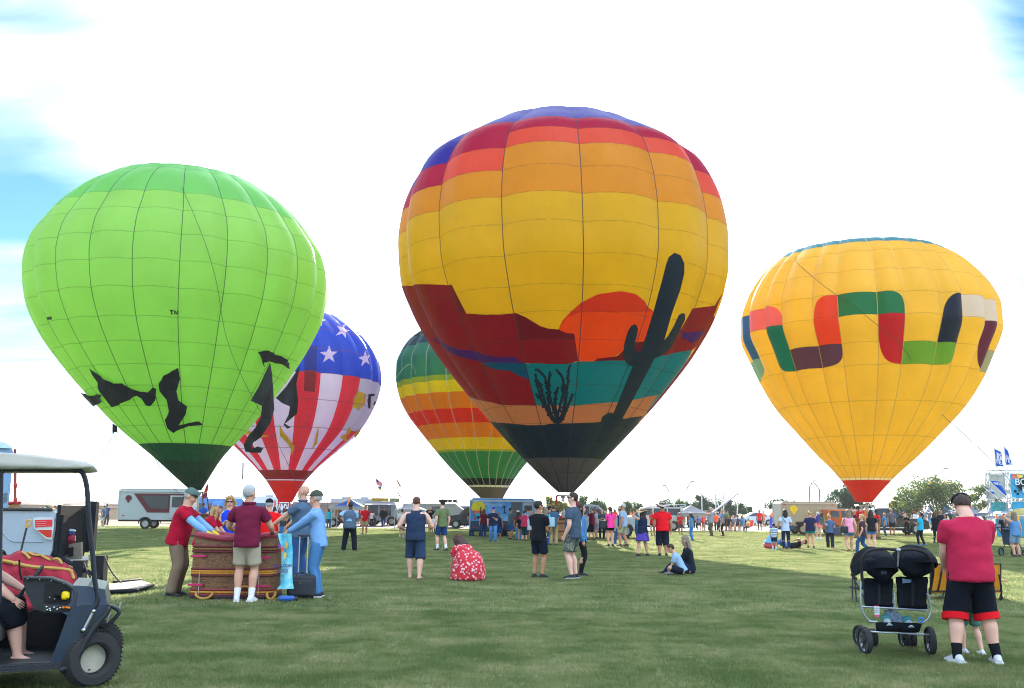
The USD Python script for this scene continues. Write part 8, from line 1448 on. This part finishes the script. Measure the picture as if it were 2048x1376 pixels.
for k, (x, y) in enumerate(((370, 730), (395, 745), (430, 735), (455, 750), (480, 738), (505, 735), (530, 735), (550, 738), (375, 755), (400, 760))): obj('knob', ball(C3(x, y, .09), .011, 1), AMBER if 4 < k < 8 else CHROME, cart)
for x, y in ((220, 508), (315, 512), (408, 524), (508, 545), (625, 722), (395, 655), (435, 668)): obj('screw', ball(C3(x, y, .095), .007, 1), CHROME, cart)
obj('steering_column', tube([C3(260, 640, .35), C3(225, 560, .45)], .03, 8), CBK, cart); obj('steering_wheel', tube([C3(225, 560, .55) + (fwd * .10 + np.array([0, 0, .16])) * math.cos(a) + lat * .18 * math.sin(a) for a in np.linspace(0, 2 * np.pi, 28)], .014, 7, cap=False), RUB, cart); obj('control_box', slab([(215, 560), (300, 555), (325, 600), (315, 650), (240, 655)], .2, .5), CBK, cart); obj('aerial', tube([C3(172, 515, .3), C3(158, 455, .3), C3(152, 360, .3)], .008, 6), BLACK, cart)
obj('bulkhead', slab([(270, 750), (560, 775), (430, 1165), (200, 1195), (0, 1200), (0, 900)], 1.0, 1.08), mat((.004, .005, .008), .8), cart); obj('toe_board', hull([C3(540, 790, .15), C3(420, 1160, .15), C3(540, 790, .15) + lat * .9, C3(420, 1160, .15) + lat * .9, C3(560, 800, .15), C3(440, 1165, .15), C3(560, 800, .15) + lat * .9, C3(440, 1165, .15) + lat * .9]), mat((.005, .006, .009), .7), cart)
obj('floor', slab([(-1500, 1205), (500, 1165), (500, 1180), (-1500, 1222)], .06, 1.06), mat((.010, .012, .014), .7), cart); obj('running_board', slab([(-1500, 1235), (505, 1168), (505, 1215), (480, 1228), (-1500, 1345)], .0, .06), CBK, cart)
studs = []
for i in range(22):
    for j in range(3): x = 480 - i * 24 - (j % 2) * 12; y0 = 1170 + (505 - x) * .036 + 14 + j * 16 * (1 + (505 - x) / 1100); studs.append(xf(bx((0, 0, 0), (.030, .006, .010), .003), C3(x, y0, -.002), ry=.6 if (i + j) % 2 else -.6, rz=AN) if 0 else tube([C3(x - 5, y0 + (4 if (i + j) % 2 else -4), -.003), C3(x + 5, y0 - (4 if (i + j) % 2 else -4), -.003)], .005, 5))
obj('tread_studs', studs, mat((.05, .055, .065), .35, .5), cart); prim(cart + '/tread_studs').SetCustomDataByKey('kind', 'stuff')
obj('seat', slab([(-900, 880), (-10, 850), (20, 900), (10, 1000), (-900, 1010)], .05, 1.05), CBK, cart)
obj('bumper_bar', [tube(spline([C3(*p, of) for p in ((810, 745), (835, 728), (925, 745), (948, 772), (930, 802), (850, 875), (800, 890))], 5), .017, 8) for of in (.15, .95)] + [tube([C3(948, 772, .15), C3(948, 772, .15) + lat * .8], .017, 8), tube([C3(850, 875, .15), C3(850, 875, .15) + lat * .8], .015, 8)], mat((.02, .022, .028), .25, .3), cart)
POST = mat((.014, .018, .028), .25, .3, var=.05)
for of in (.03, 1.07): obj('roof_post', tube(spline([C3(590, -355, of), C3(640, -352, of), C3(676, -290, of), C3(700, -80, of), C3(738, 330, of), C3(768, 600, of), C3(775, 690, of), C3(748, 745, of), C3(690, 850, of), C3(655, 925, of)], 4), .021, 10), POST, cart)
obj('post_brace', tube([C3(745, 762, -.01), C3(665, 920, -.01)], .014, 8), STEEL, cart); obj('post_bolt', [ball(C3(745, 765, -.02), .018, 2), ball(C3(665, 915, -.02), .020, 2), ball(C3(626, 724, .09), .012, 1)], CHROME, cart)
for of in (.03, 1.07): obj('roof_post', tube([C3(25, -355, of), C3(8, -330, of), C3(2, 0, of), C3(-8, 700, of)], .020, 10), POST, cart)
obj('roof_frame', [tube([C3(-1400, -362, of), C3(620, -358, of)], .016, 8) for of in (.03, 1.07)], POST, cart)
RF = mat(srgb(178, 176, 170), .45, var=.05)
rp_ = [(-1500, -365), (640, -365), (735, -372), (738, -398), (690, -425), (600, -440), (480, -450), (300, -480), (0, -500), (-1500, -520)]
obj('roof', soften(mani(shape(rp_, -.06, 1.16)), .12, 0, 1, 1), RF, cart, smooth=40)
def cwheel(c, rad, w, yaw, name='wheel'):
    a = lambda m: xf(m, c, rz=yaw)
    prof = [(rad * .52, -w * .42), (rad * .62, -w / 2), (rad * .88, -w * .48), (rad * .97, -w * .36), (rad, -w * .2), (rad, w * .2), (rad * .97, w * .36), (rad * .88, w * .48), (rad * .62, w / 2), (rad * .52, w * .42), (rad * .52, -w * .42)]
    t_ = obj(name, a(lathe(prof, 48, 'y')), TYRE, cart, smooth=40)
    obj('tread_block', [a(xf(bx((0, y, rad - .002), (.013, w * .16, .007), .002), ry=k * 2 * math.pi / 44 + (j % 2) * .07)) for k in range(44) for j, y in enumerate((-w * .34, -w * .14, w * .06, w * .26))], TYRE, t_); prim(t_ + '/tread_block').SetCustomDataByKey('kind', 'stuff')
    obj('rim', a(lathe([(rad * .50, -w * .46), (rad * .55, -w * .48), (rad * .55, -w * .38), (rad * .47, -w * .30), (rad * .44, -w * .05), (rad * .20, -w * .02), (rad * .18, -w * .06), (0, -w * .06), (0, w * .1), (rad * .5, w * .1), (rad * .50, -w * .46)], 40, 'y')), mat(srgb(176, 172, 158), .45, var=.08, scale=12), t_, smooth=35)
    obj('hub_cap', a(lathe([(0, -w * .30), (rad * .10, -w * .28), (rad * .12, -w * .10), (rad * .12, -w * .04), (0, -w * .04)], 20, 'y')), mat((.05, .06, .07), .35, .5), t_); obj('axle_nut', a(lathe([(0, -w * .40), (rad * .07, -w * .39), (rad * .08, -w * .28), (0, -w * .28)], 14, 'y')), mat(srgb(120, 160, 170), .3, .6), t_)
    for k in range(4): obj('wheel_nut', a(xf(ball((0, -w * .07, rad * .30), rad * .04, 1), ry=k * math.pi / 2 + .5)), STEEL, t_)
    obj('valve', a(xf(tube([(0, -w * .2, rad * .40), (0, -w * .34, rad * .38)], .006, 6), ry=3.5)), RUB, t_)
cw = C(182, 1315, .12) - oc; cwheel(np.array([cw[0], cw[1], .232]), .232, .215, AN + .42)
cw2 = cw + lat * .86; cwheel(np.array([cw2[0], cw2[1], .232]), .232, .215, AN + .42)
for of in (0., .86): cw3 = cw + lat * of - fwd * 1.68; cwheel(np.array([cw3[0], cw3[1], .232]), .232, .215, AN)
obj('rear_body', slab([(-1500, 1000), (-300, 1000), (-300, 1200), (-1500, 1230)], .06, 1.06), CB_, cart)
rd = thing('hand_radio', 'yellow and black device lying in the golf cart glove box', 'device', C3(520, 640, .09) + oc); obj('yellow_case', soften(mani(bx((0, 0, 0), (.07, .05, .07), .015)), .02, 0, 1, 1), mat(srgb(226, 196, 10), .4), rd); obj('black_lens', xf(lathe([(0, 0), (.026, 0), (.030, .05), (0, .05)], 18, 'x'), (-.075, -.01, .012)), BLACK, rd); obj('strap_loop', tube(spline([(.03, -.03, -.02), (.045, -.04, -.05), (.0, -.035, -.055)]), .006, 6), BLACK, rd)
# driver
hp = C(-62, 1240, .45); fl = C3(60, 1200, .3)[2]
dr, inf = person(-62, 1240, 'person in black capri trousers and flip-flops sitting in golf cart', top=1.66, face=-(math.pi / 2 - AN), b=1.3, fem=True, pose='chair', shirt=('tee', srgb(170, 196, 226)), low=('capri', srgb(12, 16, 26)), hair=('short', 'brown'), arms=((.06, .30, .58), (.12, .30, .52)), shoes='sandal', skin='p', loc=(hp[0], hp[1], 0), z0=float(fl), near=True)
# big red bag behind the cart
db = 12.2; c = P(78, 1020, db); t = thing('gear_bag', 'big crimson canvas envelope bag with tan webbing behind golf cart', 'bag', (c[0], db, 0)); ob = np.array([c[0], db, 0])
def Kg(px, py, dd=0.): return P(px, py, db + dd) - ob
H_ = Kg(78, 1104)[2]; m = mani(hull([Kg(x, y, q) for x, y in ((-20, 1135), (5, 1115), (40, 1104), (62, 1107), (92, 1113), (118, 1122), (138, 1134), (154, 1152), (154, 1180), (140, 1225), (-10, 1225), (-30, 1180)) for q in (.12, .6)] + [Kg(x, y, -.02) for x, y in ((0, 1150), (60, 1130), (120, 1145), (140, 1175), (120, 1215), (0, 1215))]))
bm = soften(m, .045, .03, 31, 3, 6.); n_ = bm.vertex_normals; bm.vertices = bm.vertices + n_ * (.014 * np.sin(bm.vertices[:, 0] * 34 + bm.vertices[:, 2] * 12))[:, None]; obj('bag_body', bm, mat(srgb(150, 26, 50), .85, var=.15, bump=.4, bscale=30), t, smooth=True)
TANW = mat(srgb(176, 140, 70), .8, var=.1)
def on(px, py, lift=.012):
    r = ray(px, py); o_ = np.array([0, 0, EYE]) - ob; loc_, _, _ = bm.ray.intersects_location([o_ + r * (db - 2)], [r], multiple_hits=False); return (loc_[0] if len(loc_) else Kg(px, py, .1)) - np.array([0, lift, -lift])
def web(pts, w=.022): return tube(spline([on(*p) for p in pts], 4), w, 5)
obj('webbing', [web([(6, 1123), (40, 1130), (72, 1136), (105, 1138), (144, 1144)])], TANW, t)
for pts in ([(46, 1106), (54, 1111), (60, 1118)], [(60, 1107), (72, 1112), (80, 1112)], [(84, 1112), (92, 1117), (100, 1121)], [(108, 1121), (118, 1120), (124, 1128)], [(138, 1140), (144, 1148), (148, 1158)], [(40, 1130), (34, 1127), (30, 1130)]): obj('webbing', [web(pts, .018)], TANW, t)
sp2 = thing('shovel', 'shovel with tan D handle standing behind the red bag', 'shovel', (c[0], db + .75, 0)); os_ = np.array([c[0], db + .75, 0]); Ks = lambda x, y: P(x, y, db + .75) - os_
obj('shaft', tube([Ks(53, 1056), Ks(40, 1110), Ks(36, 1200)], .014, 8), mat((.02, .025, .03), .5), sp2); obj('grip', [tube([Ks(53, 1056), Ks(52, 1044), Ks(55, 1040), Ks(63, 1041), Ks(62, 1048), Ks(55, 1055)], .014, 7)], mat(srgb(186, 150, 84), .6), sp2); obj('blade', hull([Ks(36, 1200), Ks(30, 1215), Ks(44, 1215), Ks(28, 1250), Ks(46, 1250), Ks(37, 1262)] + [Ks(37, 1230) + np.array([0, .03, 0])]), STEEL, sp2)
bb_ = thing('duffel_bag', 'bright blue duffel peeping out left of the red bag', 'bag', (P(18, 1020, db + .4)[0], db + .4, 0)); obj('duffel_body', soften(mani(ball((0, 0, .62), .22, 3, (1.1, .8, .9))), .05, .02, 3, 1), mat(srgb(20, 90, 180), .5), bb_, smooth=True); obj('duffel_base', soften(mani(bx((0, 0, .28), (.4, .3, .54), .06)), .08, .02, 3, 1), mat(srgb(16, 70, 150), .5), bb_, smooth=True); obj('carry_loop', tube(spline([(-.02, -.16, .74), (.1, -.2, .84), (.26, -.15, .82), (.34, -.12, .66)]), .014, 7), BLACK, bb_)
# ---------------- grass blades over the nearer field
bladem = usdkit.material(stage, '/World/Looks/grass_blade', {'g': ('geometry', {}), 'r': ('rgb_ramp', {'ramp': [(0, (.24, .34, .12)), (.36, (.47, .53, .24)), (.66, (.70, .66, .38)), (1, (.94, .84, .60))]}), 'n': ('noise_texture', {'scale': .8, 'detail': 8.0, 'roughness': .74}), 'q': ('math', {'math_type': 'multiply_add', 'value2': .55}), 'nn': ('map_range', {'from_min': .3, 'from_max': .7, 'to_min': -.30, 'to_max': .74}),
    'p': ('principled_bsdf', {'roughness': .6, 'specular_ior_level': .25}), 't': ('translucent_bsdf', {}), 'm': ('mix_closure', {'fac': .5})},
    [('g.position', 'n.vector'), ('n.fac', 'nn.value'), ('g.random_per_island', 'q.value1'), ('nn.result', 'q.value3'), ('q.value', 'r.fac'), ('r.color', 'p.base_color'), ('r.color', 't.color'), ('p.BSDF', 'm.closure1'), ('t.BSDF', 'm.closure2')], surface='m.closure')
lawn = UsdGeom.PointInstancer.Define(stage, '/World/grass_blades'); lawn.GetPrim().SetCustomDataByKey('kind', 'stuff'); tag(lawn, 'short dry green turf blades covering the nearer field', 'grass')
r = np.random.default_rng(5); protos = []
def turf(name, n, hmax, wid, size):
    x = r.uniform(-size / 2, size / 2, (n, 2)); h = hmax * r.uniform(.35, 1.0, n); a = r.uniform(0, 6.28, n); le = r.normal(0, .55, (n, 2)) * h[:, None]; w = wid * r.uniform(.6, 1.3, n)
    d = np.stack([np.cos(a), np.sin(a)], 1) * w[:, None]; z0 = np.zeros(n)
    V = np.stack([np.c_[x - d, z0], np.c_[x + d, z0], np.c_[x + le * .45 + d * .6, h * .62], np.c_[x + le * .45 - d * .6, h * .62], np.c_[x + le, h]], 1).reshape(-1, 3); i = np.arange(n) * 5
    Fc = np.vstack([np.stack([i, i + 1, i + 2], 1), np.stack([i, i + 2, i + 3], 1), np.stack([i + 3, i + 2, i + 4], 1)])
    p = f'/World/grass_blades/{name}'; nz = np.tile([0, 0, 1.], (len(V), 1)) + r.normal(0, .22, (n, 3)).repeat(5, 0); put(p, V, Fc, nz / np.linalg.norm(nz, axis=1, keepdims=True), bladem); lawn.GetPrototypesRel().AddTarget(p)
for k in range(3): turf('near_tuft' + '_abc'[k + 1], 2600, .034, .0028, .62)
for k in range(2): turf('far_tuft' + '_ab'[k + 1], 1500, .034, .0065, 1.25)
pos, idx, ori = [], [], []
turf('farther_tuft', 2200, .034, .012, 2.6)
for d0_, d1_, st, ks in ((6.2, 15, .58, (0, 1, 2)), (15, 40, 1.17, (3, 4)), (40, 77.6, 2.4, (5,))):
    for y in np.arange(d0_, d1_, st):
        for x in np.arange(-.56 * y - 1, .56 * y + 1, st): pos.append((x + r.normal(0, .04), y + r.normal(0, .04), 0)); idx.append(int(r.choice(ks))); ori.append(r.integers(0, 4) * 90 + r.normal(0, 8))
lawn.CreatePositionsAttr(Vt.Vec3fArray.FromNumpy(np.array(pos, np.float32))); lawn.CreateProtoIndicesAttr(Vt.IntArray(idx))
lawn.CreateOrientationsAttr(Vt.QuathArray([Gf.Quath(float(math.cos(math.radians(a) / 2)), 0, 0, float(math.sin(math.radians(a) / 2))) for a in ori]))
# ---------------- thin dusty air
HAZE = .00022
usdkit.material(stage, '/World/Looks/air_haze', {'v': ('principled_volume', {'color': (.86, .92, 1.0), 'density': HAZE, 'anisotropy': .35})}, [], volume='v.volume')
bxm = trimesh.creation.box((9000, 6000, 60.0)); bxm.apply_translation((0, 2200, 27.0))
hz = usdkit.mesh(stage, '/World/haze', bxm, '/World/Looks/air_haze'); tag(hz, 'thin pale haze lying over the whole field', 'haze', kind='stuff')
